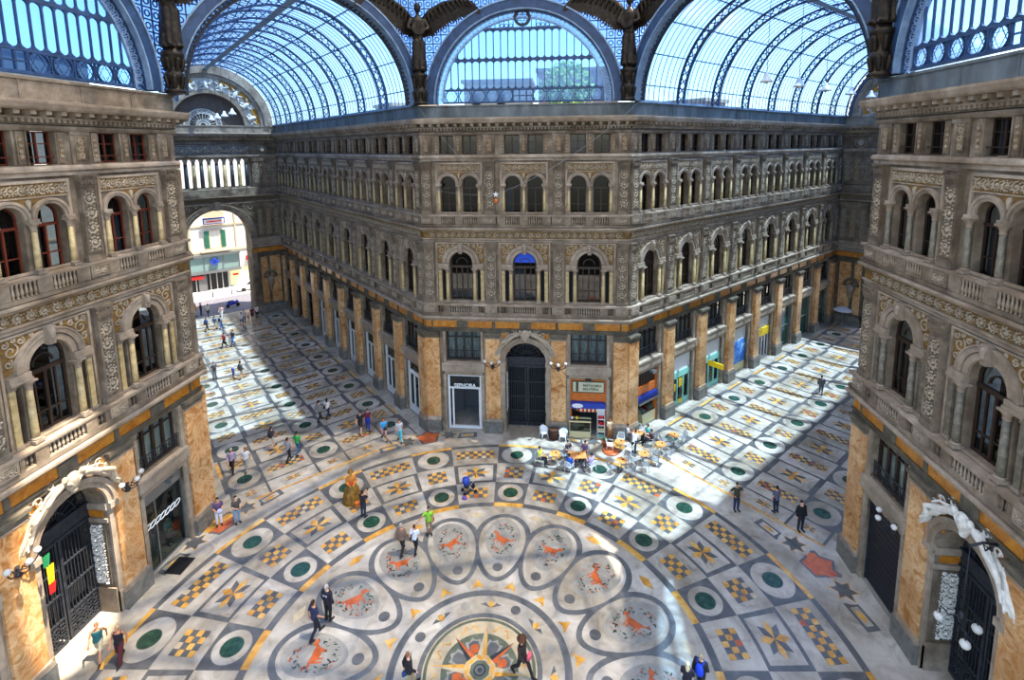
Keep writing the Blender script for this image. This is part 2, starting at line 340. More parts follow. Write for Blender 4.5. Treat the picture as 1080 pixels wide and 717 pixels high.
# --- rings of cells
for k in range(16):
    az = 22.5*k; h = 5.1
    sector(9.95, 10.3, az-h, az+h, 'f_yellow', 3); sector(9.95, 10.3, az+h, az+22.5-h, 'f_grey', 3)
    sector(16.25, 16.5, az-h, az+h, 'f_yellow', 3); sector(16.2, 16.5, az+h, az+22.5-h, 'f_grey', 3)
    # disc cells, inner and outer row
    for r0, r1, rc in ((10.3, 12.2, 11.27), (14.3, 16.25, 15.5)):
        sector(r0, r1, az-h, az+h, 'f_grey', 2); x, y = pol((r0+r1)/2, az)
        R = (r1-r0)*.43 if rc < 12 else .98
        disc(x, y, R, 'f_white', 3, 32, rx=R*(1.0 if rc < 12 else 1.12), ang=-rad(az)); disc(x, y, .47, 'f_green', 4, 24); disc(x, y, .5, 'f_yellow' if k % 5 == 0 else 'f_olive', 3.5)
    a = rad(az)
    f = frame2(pol(13.27, az), (cos(a), -sin(a)))
    checker(f, -.62, .62, -.58, .58, 4, 4, 3, frng)
    b = az+11.25; a = rad(b); w = 11.25-h
    f = frame2(pol(11.25, b), (cos(a), -sin(a))); checker(f, -.72, .72, -.46, .46, 5, 3, 3, frng)
    f = frame2(pol(15.3, b), (cos(a), -sin(a))); checker(f, -1.35, 1.35, -.44, .44, 9, 3, 3, frng)
    # star cell with a grey frame
    sector(12.25, 14.25, b-w, b+w, 'f_grey', 2); sector(12.42, 14.06, b-w+1.1, b+w-1.1, 'f_white', 3)
    f = frame2(pol(13.25, b), (cos(a), -sin(a))); star(f, .84, .5, 4, 8, su=1.15, sv=.82)
    for r in (12.22, 14.28): sector(r-.02, r+.02, az-h, az+h, 'f_grey', 3)
    for s in (-1, 1): sector(10.3, 12.22, b+s*w-.12, b+s*w+.12, 'f_grey', 3)
# --- shields, stars and boxes in front of the corner piers
for k in range(8):
    az = 22.5 + 45*k; a = rad(az); f = frame2(pol(18.35, az), (cos(a), -sin(a)))
    lay([f(-1.15,-.1), f(-.85,.55), f(-.5,.5), f(0,.95), f(.5,.5), f(.85,.55), f(1.15,-.1), f(.7,-.3), f(.55,-.85), f(-.55,-.85), f(-.7,-.3)], 'f_grey', 2)
    lay([f(-.95,-.1), f(-.72,.4), f(-.4,.38), f(0,.8), f(.4,.38), f(.72,.4), f(.95,-.1)], 'f_orange' if k % 2 else 'f_yellow', 3)
    lay([f(-.95,-.1), f(.95,-.1), f(.6,-.2), f(.45,-.72), f(-.45,-.72), f(-.6,-.2)], 'f_orange', 3.1)
    for s in (-1, 1):
        a = rad(az + s*4.9); f = frame2(pol(18.25, az + s*4.9), (cos(a), -sin(a)))
        disc(*f(0,0), .8, 'f_white', 3.6, 24); star(f, .75, .36, 4.2, 6, ('f_yellow','f_yellow')); star(f, .62, .34, 5.2, 6, ('f_grey','f_grey'))
        a = rad(az + s*9.3); f = frame2(pol(17.95, az + s*9.3), (cos(a), -sin(a)))
        rect(f, -.75, .75, -.34, .34, 'f_grey', 2.8); rect(f, -.5, .5, -.2, .2, 'f_white', 3.3); lay([f(-.4,0), f(0,.16), f(.4,0), f(0,-.16)], 'f_yellow', 4.6)
# --- arcades
def arcade_floor(sgn, pitch, n):
    ax = (sgn*K, K); f = frame2((0, 0), ax)      # u along the arcade, v to its left
    a0 = 20.9; h = pitch/4
    cols = [-5.25, 0, 5.25]
    for c in (-1, 1):                            # border: grey and yellow stretches along the walls
        for i in range(n):
            u = a0 + pitch*i
            rect(f, u-h*.9, u+h*.9, c*6.42-.13, c*6.42+.13, 'f_grey', 1.6); rect(f, u+h*1.1, u+3*h*.96, c*6.42-.13, c*6.42+.13, 'f_yellow', 1.7)
    for c0 in (-2.62, 2.62): rect(f, 18.3, 19.75, c0-1.45, c0+1.45, 'f_white', .6); 
    for c in cols + [-2.62, 2.62]:
        g = frame2(f(19.05, c), ax); star(g, .5, .3, 3, 8, su=.6, sv=1.3 if c in (-2.62, 2.62) else .9)
    rect(f, 18.15, 18.32, -6.3, 6.3, 'f_yellow', 1.3); rect(f, 19.62, 19.76, -6.3, 6.3, 'f_grey', 1.4)
    for c in (-6.28, -4.2, -1.05, 1.05, 4.2, 6.28): rect(f, 18.3, a0+pitch*(n-.5), c-.075, c+.075, 'f_grey', 2.5)
    for i in range(n):
        u = a0 + pitch*i; p = u + pitch/2
        if p > AE + 1.5: break
        for c in cols:
            rect(f, u-h, u+h, c-1.03, c+1.03, 'f_grey', 1)
            x, y = f(u, c); disc(x, y, h*.96, 'f_white', 2, 28, rx=.98, ang=math.atan2(ax[1], ax[0])+pi/2); disc(x, y, .47, 'f_green', 3, 20)
            g = frame2(f(p, c), ax); checker(g, -.46, .46, -.6, .6, 4, 4, 2, frng)
            rect(f, p-h-.03, p-h+.03, c-1.05, c+1.05, 'f_grey', 2); rect(f, p+h-.03, p+h+.03, c-1.05, c+1.05, 'f_grey', 2)
        for c in (-2.62, 2.62):
            g = frame2(f(u, c), ax); checker(g, -.36, .36, -1.2, 1.2, 3, 9, 2, frng)
            g = frame2(f(p, c), ax)
            rect(g, -h*.98, h*.98, -1.57, 1.57, 'f_grey', 2); rect(g, -h+.2, h-.2, -1.3, 1.3, 'f_white', 3); star(g, .78, .47, 4, 8, su=.82, sv=1.25)
arcade_floor(-1, 4.37, 9); arcade_floor(1, 4.68, 9)
flo = link('floor', fb.mesh('floor', [M[n] for n in FM], recalc=False))
tag(flo, 'inlaid white, grey and ochre marble floor with a compass rose ringed by oval panels', 'floor', kind='structure')
# ------------------------------------------------------------------ the arcade facades
# facade frame: x along the wall (to the right as seen), p towards the viewer, z up; meshes are flipped so that y = -p
CACHE = {}
def cached(key, mats, fn):
    if key not in CACHE:
        b = MB(); fn(b); CACHE[key] = b.mesh(key if isinstance(key, str) else key[0], mats, flip=True)
    return CACHE[key]
def scroll_strip(b, x0, x1, z0, z1, p, m=0, step=None, r=None):
    # carved foliage: spirals turning to alternate sides along the longer direction, with leaves between
    horiz = (x1-x0) >= (z1-z0); L = (x1-x0) if horiz else (z1-z0); w = (z1-z0) if horiz else (x1-x0)
    n = max(1, round(L/(step or w*.95))); s = L/n; r = r or w*.085
    def P(u, v, q=0): return (x0+u, p+q, (z0+z1)/2+v) if horiz else ((x0+x1)/2+v, p+q, z0+u)
    for i in range(n):
        c = s*(i+.5); sg = 1 if i % 2 else -1; R = min(s, w)*.44; pts = []; rr = []
        for j in range(13):
            t = j/12; a = sg*(pi*.5 + t*pi*2.6); q = R*(1-.8*t)
            pts.append(P(c + q*cos(a), q*sin(a)*sg*-sg)); rr.append(r*(1.1-.5*t))
        b.tube(pts, rr, 4, m)
        for a in (0, .7, 1.4, 2.2, 3.0, 3.7, 4.4, 5.1, 5.8):
            u, v = c + R*1.04*cos(a), R*1.04*sin(a)*1.0; e = R*.24
            k = b.add([P(u-e, v-e*.5), P(u+e*.3, v-e), P(u+e, v+e*.5), P(u-e*.3, v+e), P(u, v, r*1.6)])
            for q in range(4): b.face([k+q, k+(q+1) % 4, k+4], m)
        for sv in (-1, 1):
            for du in (-.5, .5):
                u, v = c + du*s, sv*w*.34; e = w*.1
                k = b.add([P(u-e, v-e*.6), P(u+e*.6, v-e), P(u+e, v+e*.6), P(u-e*.6, v+e), P(u, v, r*1.5)])
                for q in range(4): b.face([k+q, k+(q+1) % 4, k+4], m)
        k = b.add([P(c-r*2, 0), P(c, -r*2), P(c+r*2, 0), P(c, r*2), P(c, 0, r*2)])
        for q in range(4): b.face([k+q, k+(q+1) % 4, k+4], m)
def frame_rect(b, x0, x1, z0, z1, p0, p1, w, m=0):
    b.box(x0, x1, p0, p1, z0, z0+w, m); b.box(x0, x1, p0, p1, z1-w, z1, m)
    b.box(x0, x0+w, p0, p1, z0+w, z1-w, m); b.box(x1-w, x1, p0, p1, z0+w, z1-w, m)
def spandrel(b, c, h, zs, r, zt, p0, p1, m=0, n=14):
    b.prism([(c-h, zs), (c-r, zs)] + [(c - r*cos(pi*i/n), zs + r*sin(pi*i/n)) for i in range(1, n)] + [(c+r, zs), (c+h, zs), (c+h, zt), (c-h, zt)], p0, p1, m)

Z1, Z2, ZA = 9.4, 16.2, 21.5          # tops of the two balcony ledges, foot of the attic
def pilaster_fn(z0, z1, cap, hw=.37):
    def fn(b):
        b.box(-hw-.05, hw+.05, 0, .26, z0, z0+.22, 0); b.box(-hw, hw, 0, .2, z0+.22, z1-cap, 0)
        frame_rect(b, -hw, hw, z0+.4, z1-cap-.12, .2, .245, .09, 0)
        b.box(-hw-.03, hw+.03, 0, .24, z1-cap, z1-cap+.08, 0)
        for s in (-1, 1): b.tube([(s*hw*.55, .24, z1-cap*.3), (s*hw*.95, .28, z1-cap*.22), (s*hw*1.12, .28, z1-cap*.42), (s*hw*.85, .27, z1-cap*.52), (s*hw*.75, .26, z1-cap*.36)], .05, 4, 0)
        b.prism([(-hw, z1-cap+.08), (hw, z1-cap+.08), (hw*1.15, z1-.1), (-hw*1.15, z1-.1)], 0, .24, 0)
        for i in range(-2, 3): b.prism([(i*hw*.42-.06, z1-cap+.1), (i*hw*.42+.06, z1-cap+.1), (i*hw*.42+.08, z1-cap*.5), (i*hw*.42, z1-cap*.4), (i*hw*.42-.08, z1-cap*.5)], .24, .29, 0)
        b.box(-hw-.09, hw+.09, 0, .32, z1-.1, z1, 0)
    return fn
def pil_relief_fn(z0, z1, cap, hw=.37):
    def fn(b):
        b.box(-hw+.09, hw-.09, .2, .21, z0+.49, z1-cap-.21, 0); scroll_strip(b, -hw+.1, hw-.1, z0+.5, z1-cap-.22, .215, 1, step=.62, r=.045)
    return fn
def baluster_fn(x0, x1, z0, z1):
    def fn(b):
        n = max(3, round((x1-x0)/.17)); h = z1-z0
        for i in range(n):
            x = x0 + (x1-x0)*(i+.5)/n
            b.lathe([(.05,0),(.05,.06*h),(.03,.12*h),(.062,.32*h),(.05,.48*h),(.028,.72*h),(.045,.88*h),(.05,h)], x, .3, 6, 0, cz=z0)
    return fn
def column_fn(z0, z1, r):
    def fn(b):
        h = z1-z0
        b.box(-r*1.5, r*1.5, .12-r*1.5, .12+r*1.5, z0, z0+.12, 1); b.lathe([(r*1.35,.12),(r*1.35,.17),(r*1.1,.22)], 0, .12, 10, 1, cz=z0)
        b.lathe([(r*1.05,.2),(r,.5),(r*.88,h-.36)], 0, .12, 12, 0, cz=z0)
        b.lathe([(r*.9,h-.38),(r*1.1,h-.34),(r*.95,h-.3),(r*1.05,h-.22),(r*1.5,h-.1),(r*1.55,h-.08)], 0, .12, 8, 1, cz=z0)
        b.box(-r*1.6, r*1.6, .12-r*1.6, .12+r*1.6, z1-.08, z1, 1)
    return fn
def half_pier_fn(z0, z1):
    def fn(b):
        b.box(-.15, .15, 0, .1, z0, z0+.15, 1); b.box(-.12, .12, 0, .08, z0+.15, z1-.2, 0); b.box(-.15, .15, 0, .11, z1-.2, z1, 1)
    return fn
WN = [0]
def win_name(): WN[0] += 1; return 'window_%d' % WN[0]
DN = [0]
def door_name(): DN[0] += 1; return 'door_%d' % DN[0]
def arch_pts(r, zs, z0, n=16): return [(-r, z0)] + [(-r*cos(pi*i/n), zs + r*sin(pi*i/n)) for i in range(n+1)] + [(r, z0)]
def win_frame_1(b):
    r, z0, zs = .87, 10.52, 13.45
    b.arch(0, zs, r-.1, r, -.42, -.3, k=16); b.box(-r, -r+.1, -.42, -.3, z0, zs); b.box(r-.1, r, -.42, -.3, z0, zs); b.box(-r, r, -.42, -.3, z0, z0+.1)
    b.box(-r, r, -.42, -.27, 13.02, 13.2); b.box(-.05, .05, -.42, -.28, z0, 13.02)
    for x in (-.43, .43): b.box(x-.03, x+.03, -.41, -.31, z0, 13.02)
    b.box(-r, r, -.41, -.31, 11.3, 11.36); b.arch(0, zs-.1, .38, .44, -.41, -.31, k=12)
def win_frame_2(b):
    r, z0, zs = .57, 17.15, 19.4
    b.arch(0, zs, r-.07, r, -.42, -.3, k=14); b.box(-r, -r+.07, -.42, -.3, z0, zs); b.box(r-.07, r, -.42, -.3, z0, zs); b.box(-r, r, -.42, -.3, z0, z0+.08)
    b.box(-r, r, -.42, -.27, 19.02, 19.14); b.box(-.04, .04, -.42, -.28, z0, 19.02); b.box(-r, r, -.41, -.31, 17.85, 17.9)
def win_frame_a(b):
    frame_rect(b, -.56, .56, 21.58, 22.92, -.34, -.24, .06); b.box(-.035, .035, -.34, -.23, 21.6, 22.9); b.box(-.56, .56, -.33, -.25, 22.4, 22.44)
    b.box(-.56, .56, -.1, -.06, 21.86, 21.9)
def win_frame_m(b):
    frame_rect(b, -1.34, 1.34, 5.75, 8.12, -.4, -.28, .1)
    for x in (-.64, 0.0, .64): b.box(x-.07, x+.07, -.4, -.27, 5.8, 8.1)
    b.box(-1.34, 1.34, -.4, -.29, 7.5, 7.56)
def rail_m(b):
    b.box(-1.34, 1.34, -.12, -.08, 6.5, 6.55); b.box(-1.34, 1.34, -.12, -.08, 5.82, 5.86)
    for i in range(19): x = -1.28 + 2.56*i/18; b.box(x-.012, x+.012, -.11, -.09, 5.84, 6.52)
    for i in range(6): b.arch(-1.07 + .43*i, 6.2, .1, .13, -.115, -.085, 0, 2*pi*.999, 10)
def pane_fn(pts, p):
    def fn(b): n = b.add([(x, p, z) for x, z in pts]); b.face(range(n, n+len(pts)), 0)
    return fn
def curtain_fn(x0, x1, z0, z1, p):
    def fn(b):
        n = 15; k = b.add([(x0+(x1-x0)*i/(n-1), p + .03*(i % 2), z) for z in (z0, z1) for i in range(n)])
        for i in range(n-1): b.face([k+i, k+i+1, k+n+i+1, k+n+i], 0)
    return fn
CURT = random.Random(11)
def window(fac, kind, x, label, group, wood='wood_dark', curtain=None):
    spec = {'1': (win_frame_1, arch_pts(.83, 13.45, 10.55), .83, 10.6, 13.0), '2': (win_frame_2, arch_pts(.54, 19.4, 17.2), .54, 17.2, 19.0),
            'a': (win_frame_a, [(-.54,21.6),(-.54,22.9),(.54,22.9),(.54,21.6)], .54, 21.6, 22.9), 'm': (win_frame_m, [(-1.3,5.8),(-1.3,8.1),(1.3,8.1),(1.3,5.8)], 1.3, 5.8, 8.1)}[kind]
    o = link(win_name(), None); o.matrix_world = fac['mw'] @ Matrix.Translation((x, 0, 0))
    tag(o, label, 'window', group, 'structure')
    link('window_frame', cached(('window_frame', kind, wood), [M[wood]], spec[0]), o)
    link('pane', cached(('pane', kind), [M['pane_dark' if kind != 'm' else 'glass_shop']], pane_fn(spec[1], -.36 if kind != 'a' else -.29)), o)
    if curtain:
        w = spec[2]; x0, x1 = {'full': (-w, w), 'left': (-w, -.05), 'right': (.05, w)}[curtain[0]]
        link('curtain', cached(('curtain', kind) + curtain, [M[curtain[1]]], curtain_fn(x0, x1, spec[3], spec[4], -.52)), o)  # in mezzanine windows this sheet is a painted reflection
    if kind == 'm': link('railing', cached(('railing',), [M['iron']], rail_m), o)
    return o
ORD = ['first', 'second', 'third', 'fourth', 'fifth', 'sixth', 'seventh', 'eighth', 'ninth', 'tenth', 'eleventh', 'twelfth']

def facade(name, label, ox, oy, rot, centers, pitch, xl, xr, el, er, ground, colmat='cream_marble', bounds=None, where='', pier_p=.2, pier_w=.575, wood='wood_dark', order=None, gold='relief_gold', par='lead', count='from the left'):
    h = pitch/2; mats = [M['stone'], M['room']]
    fac = {'mw': Matrix.Translation((ox, oy, 0)) @ Matrix.Rotation(rot, 4, 'Z'), 'rot': rot}
    b = MB(); nb = len(centers)
    lo, hi = centers[0]-h, centers[-1]+h
    # masonry, one mesh with all the openings
    for c, g in zip(centers, ground):
        T = -.5
        ho = 1.57 if g == 'arch' else 1.36
        dp = -1.5 if g == 'arch' else T
        b.box(c-h, c-ho, dp if g == 'arch' else T, 0, 0, 5.75); b.box(c+ho, c+h, dp if g == 'arch' else T, 0, 0, 5.75)
        if g == 'arch':
            spandrel(b, c, h, 5.75, 1.57, 8.4, dp, 0)
        else:
            b.box(c-ho, c+ho, T, 0, 4.55, 5.72); b.box(c-h, c-1.34, T, 0, 5.75, 8.4); b.box(c+1.34, c+h, T, 0, 5.75, 8.4); b.box(c-1.34, c+1.34, T, 0, 8.12, 8.4)
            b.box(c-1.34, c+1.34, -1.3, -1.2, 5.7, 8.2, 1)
        b.box(c-h, c+h, T, 0, 8.4, 10.52)
        # first floor
        b.box(c-h, c-1.46, T, 0, 10.52, 13.45); b.box(c+1.46, c+h, T, 0, 10.52, 13.45)
        for s in (-1, 1):
            x0, x1 = sorted((c+s*.87, c+s*1.2)); b.box(x0, x1, T, 0, 10.52, 13.45)
            x0, x1 = sorted((c+s*1.2, c+s*1.46)); b.box(x0, x1, T, 0, 12.9, 13.45); b.box(x0, x1, T, -.3, 10.52, 12.9, 1)
        spandrel(b, c, h, 13.45, .87, 15.1, T, 0)
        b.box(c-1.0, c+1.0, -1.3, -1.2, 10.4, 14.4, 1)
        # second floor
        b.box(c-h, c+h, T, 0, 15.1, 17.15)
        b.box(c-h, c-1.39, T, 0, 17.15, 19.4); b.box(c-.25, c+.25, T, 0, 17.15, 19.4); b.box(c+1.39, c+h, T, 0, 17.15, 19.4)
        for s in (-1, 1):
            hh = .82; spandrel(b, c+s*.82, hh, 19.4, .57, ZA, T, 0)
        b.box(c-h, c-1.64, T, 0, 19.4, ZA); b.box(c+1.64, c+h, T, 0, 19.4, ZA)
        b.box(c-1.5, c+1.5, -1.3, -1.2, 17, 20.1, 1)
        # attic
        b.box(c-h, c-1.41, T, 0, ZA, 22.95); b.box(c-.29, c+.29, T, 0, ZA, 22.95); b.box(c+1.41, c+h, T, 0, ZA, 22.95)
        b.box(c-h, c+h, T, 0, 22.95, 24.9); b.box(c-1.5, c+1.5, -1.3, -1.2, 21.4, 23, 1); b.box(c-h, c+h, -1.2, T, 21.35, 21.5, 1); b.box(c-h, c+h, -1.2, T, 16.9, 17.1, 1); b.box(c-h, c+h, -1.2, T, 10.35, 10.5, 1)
    b.box(xl, lo, -.5, 0, 0, 24.9); b.box(hi, xr, -.5, 0, 0, 24.9)
    root = link(name, b.mesh(name, mats, flip=True), None, (ox, oy, 0), rot); tag(root, label, 'wall', kind='structure')
    def part(nm, key, ml, fn, x=0): return link(nm, cached(key, [M[q] for q in ml], fn), root, (x, 0, 0))
    # ---- horizontal mouldings
    def sw(nm, prof, ml): bb = MB(); bb.sweep(prof, xl, xr, el, er); return link(nm, bb.mesh(nm, [M[ml]], flip=True), root)
    sw('architrave', [(0,8.1),(.12,8.1),(.12,8.3),(.18,8.34),(.18,8.44),(0,8.44)], 'stone_dark')
    sw('orange_band', [(0,8.44),(.1,8.44),(.1,8.96),(0,8.96)], 'orange_deep')
    sw('cornice', [(0,8.96),(.14,8.96),(.18,9.06),(.34,9.14),(.44,9.2),(.5,9.24),(.5,9.36),(.46,9.4),(0,9.46)], 'stone_light')
    sw('plinth_course', [(0,9.46),(.38,9.46),(.38,9.66),(.34,9.7),(0,9.7)], 'stone')
    sw('handrail', [(0,10.22),(.4,10.22),(.42,10.28),(.42,10.38),(0,10.42)], 'stone_light')
    sw('architrave', [(0,15.08),(.1,15.08),(.1,15.2),(.2,15.28),(.2,15.36),(0,15.36)], 'stone_light')
    sw('frieze', [(0,15.36),(.08,15.36),(.08,15.86),(0,15.86)], gold)
    sw('cornice', [(0,15.86),(.12,15.86),(.2,15.96),(.36,16.02),(.4,16.06),(.4,16.16),(0,16.22)], 'stone_light')
    sw('plinth_course', [(0,16.22),(.32,16.22),(.32,16.4),(0,16.44)], 'stone')
    sw('handrail', [(0,17.0),(.32,17.0),(.34,17.04),(.34,17.14),(0,17.17)], 'stone_light')
    sw('string_course', [(0,21.08),(.1,21.08),(.1,21.22),(.22,21.3),(.22,21.4),(.16,21.5),(0,21.52)], 'stone_light')
    sw('attic_moulding', [(0,22.95),(.1,22.95),(.16,23.05),(.16,23.15),(0,23.2)], 'stone')
    bb = MB(); bb.sweep([(0,23.2),(.14,23.2),(.14,23.3),(0,23.3)], xl, xr, el, er, 1)
    bb.sweep([(0,23.42),(.3,23.42),(.3,23.5),(0,23.5)], xl, xr, el, er, 0); bb.sweep([(0,23.74),(.72,23.74),(.78,23.82),(.84,24.0),(.84,24.1),(0,24.2)], xl, xr, el, er, 0)
    n = int((xr-xl)/.24)
    for i in range(n): x = xl + (xr-xl)*(i+.5)/n; bb.box(x-.06, x+.06, .1, .26, 23.28, 23.42, 0)
    n = int((xr-xl)/.6)
    for i in range(n): x = xl + (xr-xl)*(i+.5)/n; bb.box(x-.11, x+.11, .1, .64, 23.56, 23.76, 0); bb.box(x-.09, x+.09, .1, .4, 23.5, 23.58, 0); bb.box(x+.16, x+.44, .1, .2, 23.5, 23.74, 1)
    link('main_cornice', bb.mesh('main_cornice', [M['stone_light'], M['relief_brown']], flip=True), root)
    bb = MB(); bb.sweep([(-.3,24.18),(.14,24.18),(.14,24.9),(.2,24.95),(.2,25.06),(-.3,25.1)], xl, xr, el, er, 0)
    n = max(2, round((xr-xl)/2.4))
    for i in range(n+1): x = xl + (xr-xl)*i/n; bb.box(x-.04, x+.04, .1, .165, 24.2, 24.92, 0)
    link('parapet', bb.mesh('parapet', [M[par]], flip=True), root)
    # frieze carving
    # ---- vertical divisions
    bounds = bounds or [centers[0]-h] + [c+h for c in centers]
    for i, x in enumerate(bounds):
        part('pilaster', ('pilaster', 1), ['stone'], pilaster_fn(10.42, 15.08, .65), x); part('pilaster_relief', ('pilaster_relief', 1), ['relief_brown', 'relief'], pil_relief_fn(10.42, 15.08, .65), x)
        part('pilaster', ('pilaster', 2), ['stone'], pilaster_fn(17.17, 21.08, .55), x); part('pilaster_relief', ('pilaster_relief', 2), ['relief_brown', 'relief'], pil_relief_fn(17.17, 21.08, .55), x)
        def ped(b):
            for z0, z1, p in ((9.7,10.24,.42), (16.44,17.0,.36)):
                b.box(-.46, .46, 0, p, z0, z1, 0); frame_rect(b, -.4, .4, z0+.04, z1-.04, p, p+.03, .07, 0); scroll_strip(b, -.3, .3, z0+.12, z1-.12, p+.01, 1, r=.03)
        part('pedestal', ('pedestal',), ['stone', 'relief'], ped, x)
        def atp(b):
            b.box(-.4, .4, 0, .08, ZA, 22.95, 0); b.box(-.2, .2, .08, .1, 21.75, 22.75, 1); frame_rect(b, -.24, .24, 21.7, 22.8, .08, .13, .05, 0); scroll_strip(b, -.17, .17, 21.78, 22.72, .105, 2, step=.3, r=.03)
            b.box(-.45, .45, .08, .14, 22.8, 22.95, 0)
        part('attic_panel', ('attic_panel',), ['stone', 'relief_gold', 'relief'], atp, x)
        w = pier_w; pp = pier_p
        def pier(b):
            b.box(-w-.14, w+.14, 0, pp+.16, 0, .95, 1); b.prism([(-w-.14,.95),(w+.14,.95),(w+.04,1.18),(-w-.04,1.18)], 0, pp+.12, 2)
            b.box(-w, w, 0, pp, 1.18, 7.6, 0)
            b.box(-w-.02, w+.02, 0, pp+.03, 7.6, 7.7, 2); b.box(-w-.04, w+.04, 0, pp+.05, 7.74, 7.95, 3); b.box(-w-.12, w+.12, 0, pp+.14, 7.95, 8.12, 3)
            for s in (-1, 1): b.box(min(s*w, s*(w+.13)), max(s*w, s*(w+.13)), 0, .06, 1.0, 8.1, 2)
        if not (x-w < xl or x+w > xr): part('pier', ('pier', round(w, 3), pp), ['orange', 'plinth', 'stone_light', 'stone_dark'], pier, x)
        else:   # corner pier: its face runs on round the mitred corner of the block
            left = x-w < xl; a, e = (xl, x+w) if left else (x-w, xr); L, Rr = (el, 0) if left else (0, er)
            bb = MB()
            for prof, m in (([(0,0),(pp+.16,0),(pp+.16,.95),(0,.95)],1), ([(0,.95),(pp+.16,.95),(pp+.06,1.18),(0,1.18)],2), ([(0,1.18),(pp,1.18),(pp,7.6),(0,7.6)],0), ([(0,7.6),(pp+.03,7.6),(pp+.03,7.7),(pp+.05,7.74),(pp+.05,7.95),(0,7.95)],3), ([(0,7.95),(pp+.14,7.95),(pp+.14,8.12),(0,8.12)],3)):
                bb.sweep(prof, a, e, L, Rr, m)
            link('pier', bb.mesh('corner_pier', [M[q] for q in ('orange', 'plinth', 'stone_light', 'stone_dark')], flip=True), root)
    hl = min(h-.42, 1.9)
    for bi, (c, g) in enumerate(zip(centers, ground)):
        oi = bi if count == 'from the left' else nb-1-bi
        bay = f'{ORD[oi]} bay {count}'
        # first floor surround
        def surround1(b):
            frame_rect(b, -hl, hl, 10.45, 15.02, 0, .07, .1, 0)
            b.arch(0, 13.45, .88, 1.12, 0, .1, k=18, m=0); b.arch(0, 13.45, 1.16, 1.36, 0, .15, k=18, m=0); b.arch(0, 13.45, 1.36, 1.42, 0, .19, k=18, m=0)
            for s in (-1, 1): x0, x1 = sorted((s*.9, s*min(1.72, hl))); b.box(x0, x1, 0, .26, 13.08, 13.2, 0); b.box(x0, x1, 0, .2, 13.2, 13.42, 0)
            b.prism([(-.12, 14.2), (.12, 14.2), (.17, 14.95), (-.17, 14.95)], 0, .3, 0); b.capsule((0,.3,14.75), (0,.32,14.5), .13, .1, 6, 0)
        part('arch_surround', ('arch_surround', 1, round(hl,2)), ['stone_light'], surround1, c)
        def relief1(b):
            for s in (-1, 1):
                pts = [(s*1.44*cos(t), 13.45 + 1.44*sin(t)) for t in [(.06 + 1.32*i/8) for i in range(9)]]
                x1 = hl-.14; poly = pts + [(s*.2, 14.9), (s*x1, 14.9), (s*x1, 13.5)]
                k = b.add([(x, .03, z) for x, z in poly]); b.face(range(k, k+len(poly)), 0)
                for u, v, q in ((1.42,14.42,.3), (1.02,14.72,.15), (x1-.2,13.95,.18), (x1-.16,14.72,.14), (.62,14.82,.08), (1.3,14.82,.09)):
                    if u + q*.5 > x1: u = x1 - q*.6
                    pt = []
                    for j in range(12): t = j/11; a = s*(t*pi*2.5) + 1; pt.append((s*u + q*(1-.8*t)*cos(a), .05, v + q*(1-.8*t)*sin(a)))
                    b.tube(pt, .035, 4, 1)
        part('spandrel_relief', ('spandrel_relief', 1, round(hl,2), gold), [gold, 'relief'], relief1, c)
        for x in (-1.03, 1.03): part('column', ('column', 1, colmat), [colmat, 'stone_light'], column_fn(10.45, 13.08, .135), c+x)
        if hl > 1.6:
            for x in (-1.6, 1.6): part('engaged_column', ('engaged_column', colmat), [colmat, 'stone_light'], half_pier_fn(10.45, 13.08), c+x)
        part('balustrade', ('balustrade', 1), ['stone_light'], baluster_fn(-.8, .8, 9.7, 10.24), c)
        def dado1(b):
            for s in (-1, 1): x0, x1 = sorted((s*.82, s*1.35)); b.box(x0, x1, 0, .38, 9.68, 10.24, 0); x0, x1 = sorted((s*1.75, s*(h-.46))); b.box(x0, x1, 0, .38, 9.68, 10.24, 0)
            b.box(-.8, .8, 0, .05, 9.68, 10.24, 1)
            for s in (-1, 1):
                for q in (1.45, 1.63): b.lathe([(.045,0),(.03,.1),(.06,.2),(.03,.4),(.045,.54)], s*q, .28, 6, 0, cz=9.7)
        part('balcony_dado', ('balcony_dado', 1, round(h,2)), ['stone', 'relief_brown'], dado1, c)
        # second floor surround
        def surround2(b):
            q = min(hl, 1.74); frame_rect(b, -q, q, 17.2, 20.95, 0, .08, .12, 0)
            for s in (-1, 1):
                b.arch(s*.82, 19.4, .58, .7, 0, .09, k=14); b.arch(s*.82, 19.4, .7, .81, 0, .14, k=14); x0, x1 = sorted((s*.58, s*.3)); 
            for x in (-1.5, 0, 1.5): b.box(x-.2, x+.2, 0, .24, 19.28, 19.4, 0)
            b.box(-q+.12, q-.12, 0, .06, 20.24, 20.3, 0)
        part('arch_surround', ('arch_surround', 2, round(hl,2)), ['stone_light'], surround2, c)
        def relief2(b):
            q = min(hl, 1.74)-.14; k = b.add([(-q,.03,20.3),(q,.03,20.3),(q,.03,20.82),(-q,.03,20.82)]); b.face(range(k,k+4), 0)
            scroll_strip(b, -q, q, 20.33, 20.8, .05, 1, step=.42, r=.035)
            pts = [(-.82 + .84*cos(pi*(.5-.45*i/6)), 19.4 + .84*sin(pi*(.5-.45*i/6))) for i in range(7)]
            poly = pts + [(-x, z) for x, z in reversed(pts)]
            k = b.add([(x,.03,z) for x, z in poly]); b.face(range(k, k+len(poly)), 0)
            b.capsule((0,.04,20.1), (0,.06,19.8), .1, .06, 6, 1)
        part('frieze_relief', ('frieze_relief', round(hl,2), gold), [gold, 'relief'], relief2, c)
        for x in (-1.5, 0, 1.5): part('column', ('column', 2, colmat), [colmat, 'stone_light'], column_fn(17.17, 19.28, .115), c+x)
        for s in (-1, 1): part('balustrade', ('balustrade', 2), ['stone_light'], baluster_fn(-.5, .5, 16.42, 17.02), c+s*.82)
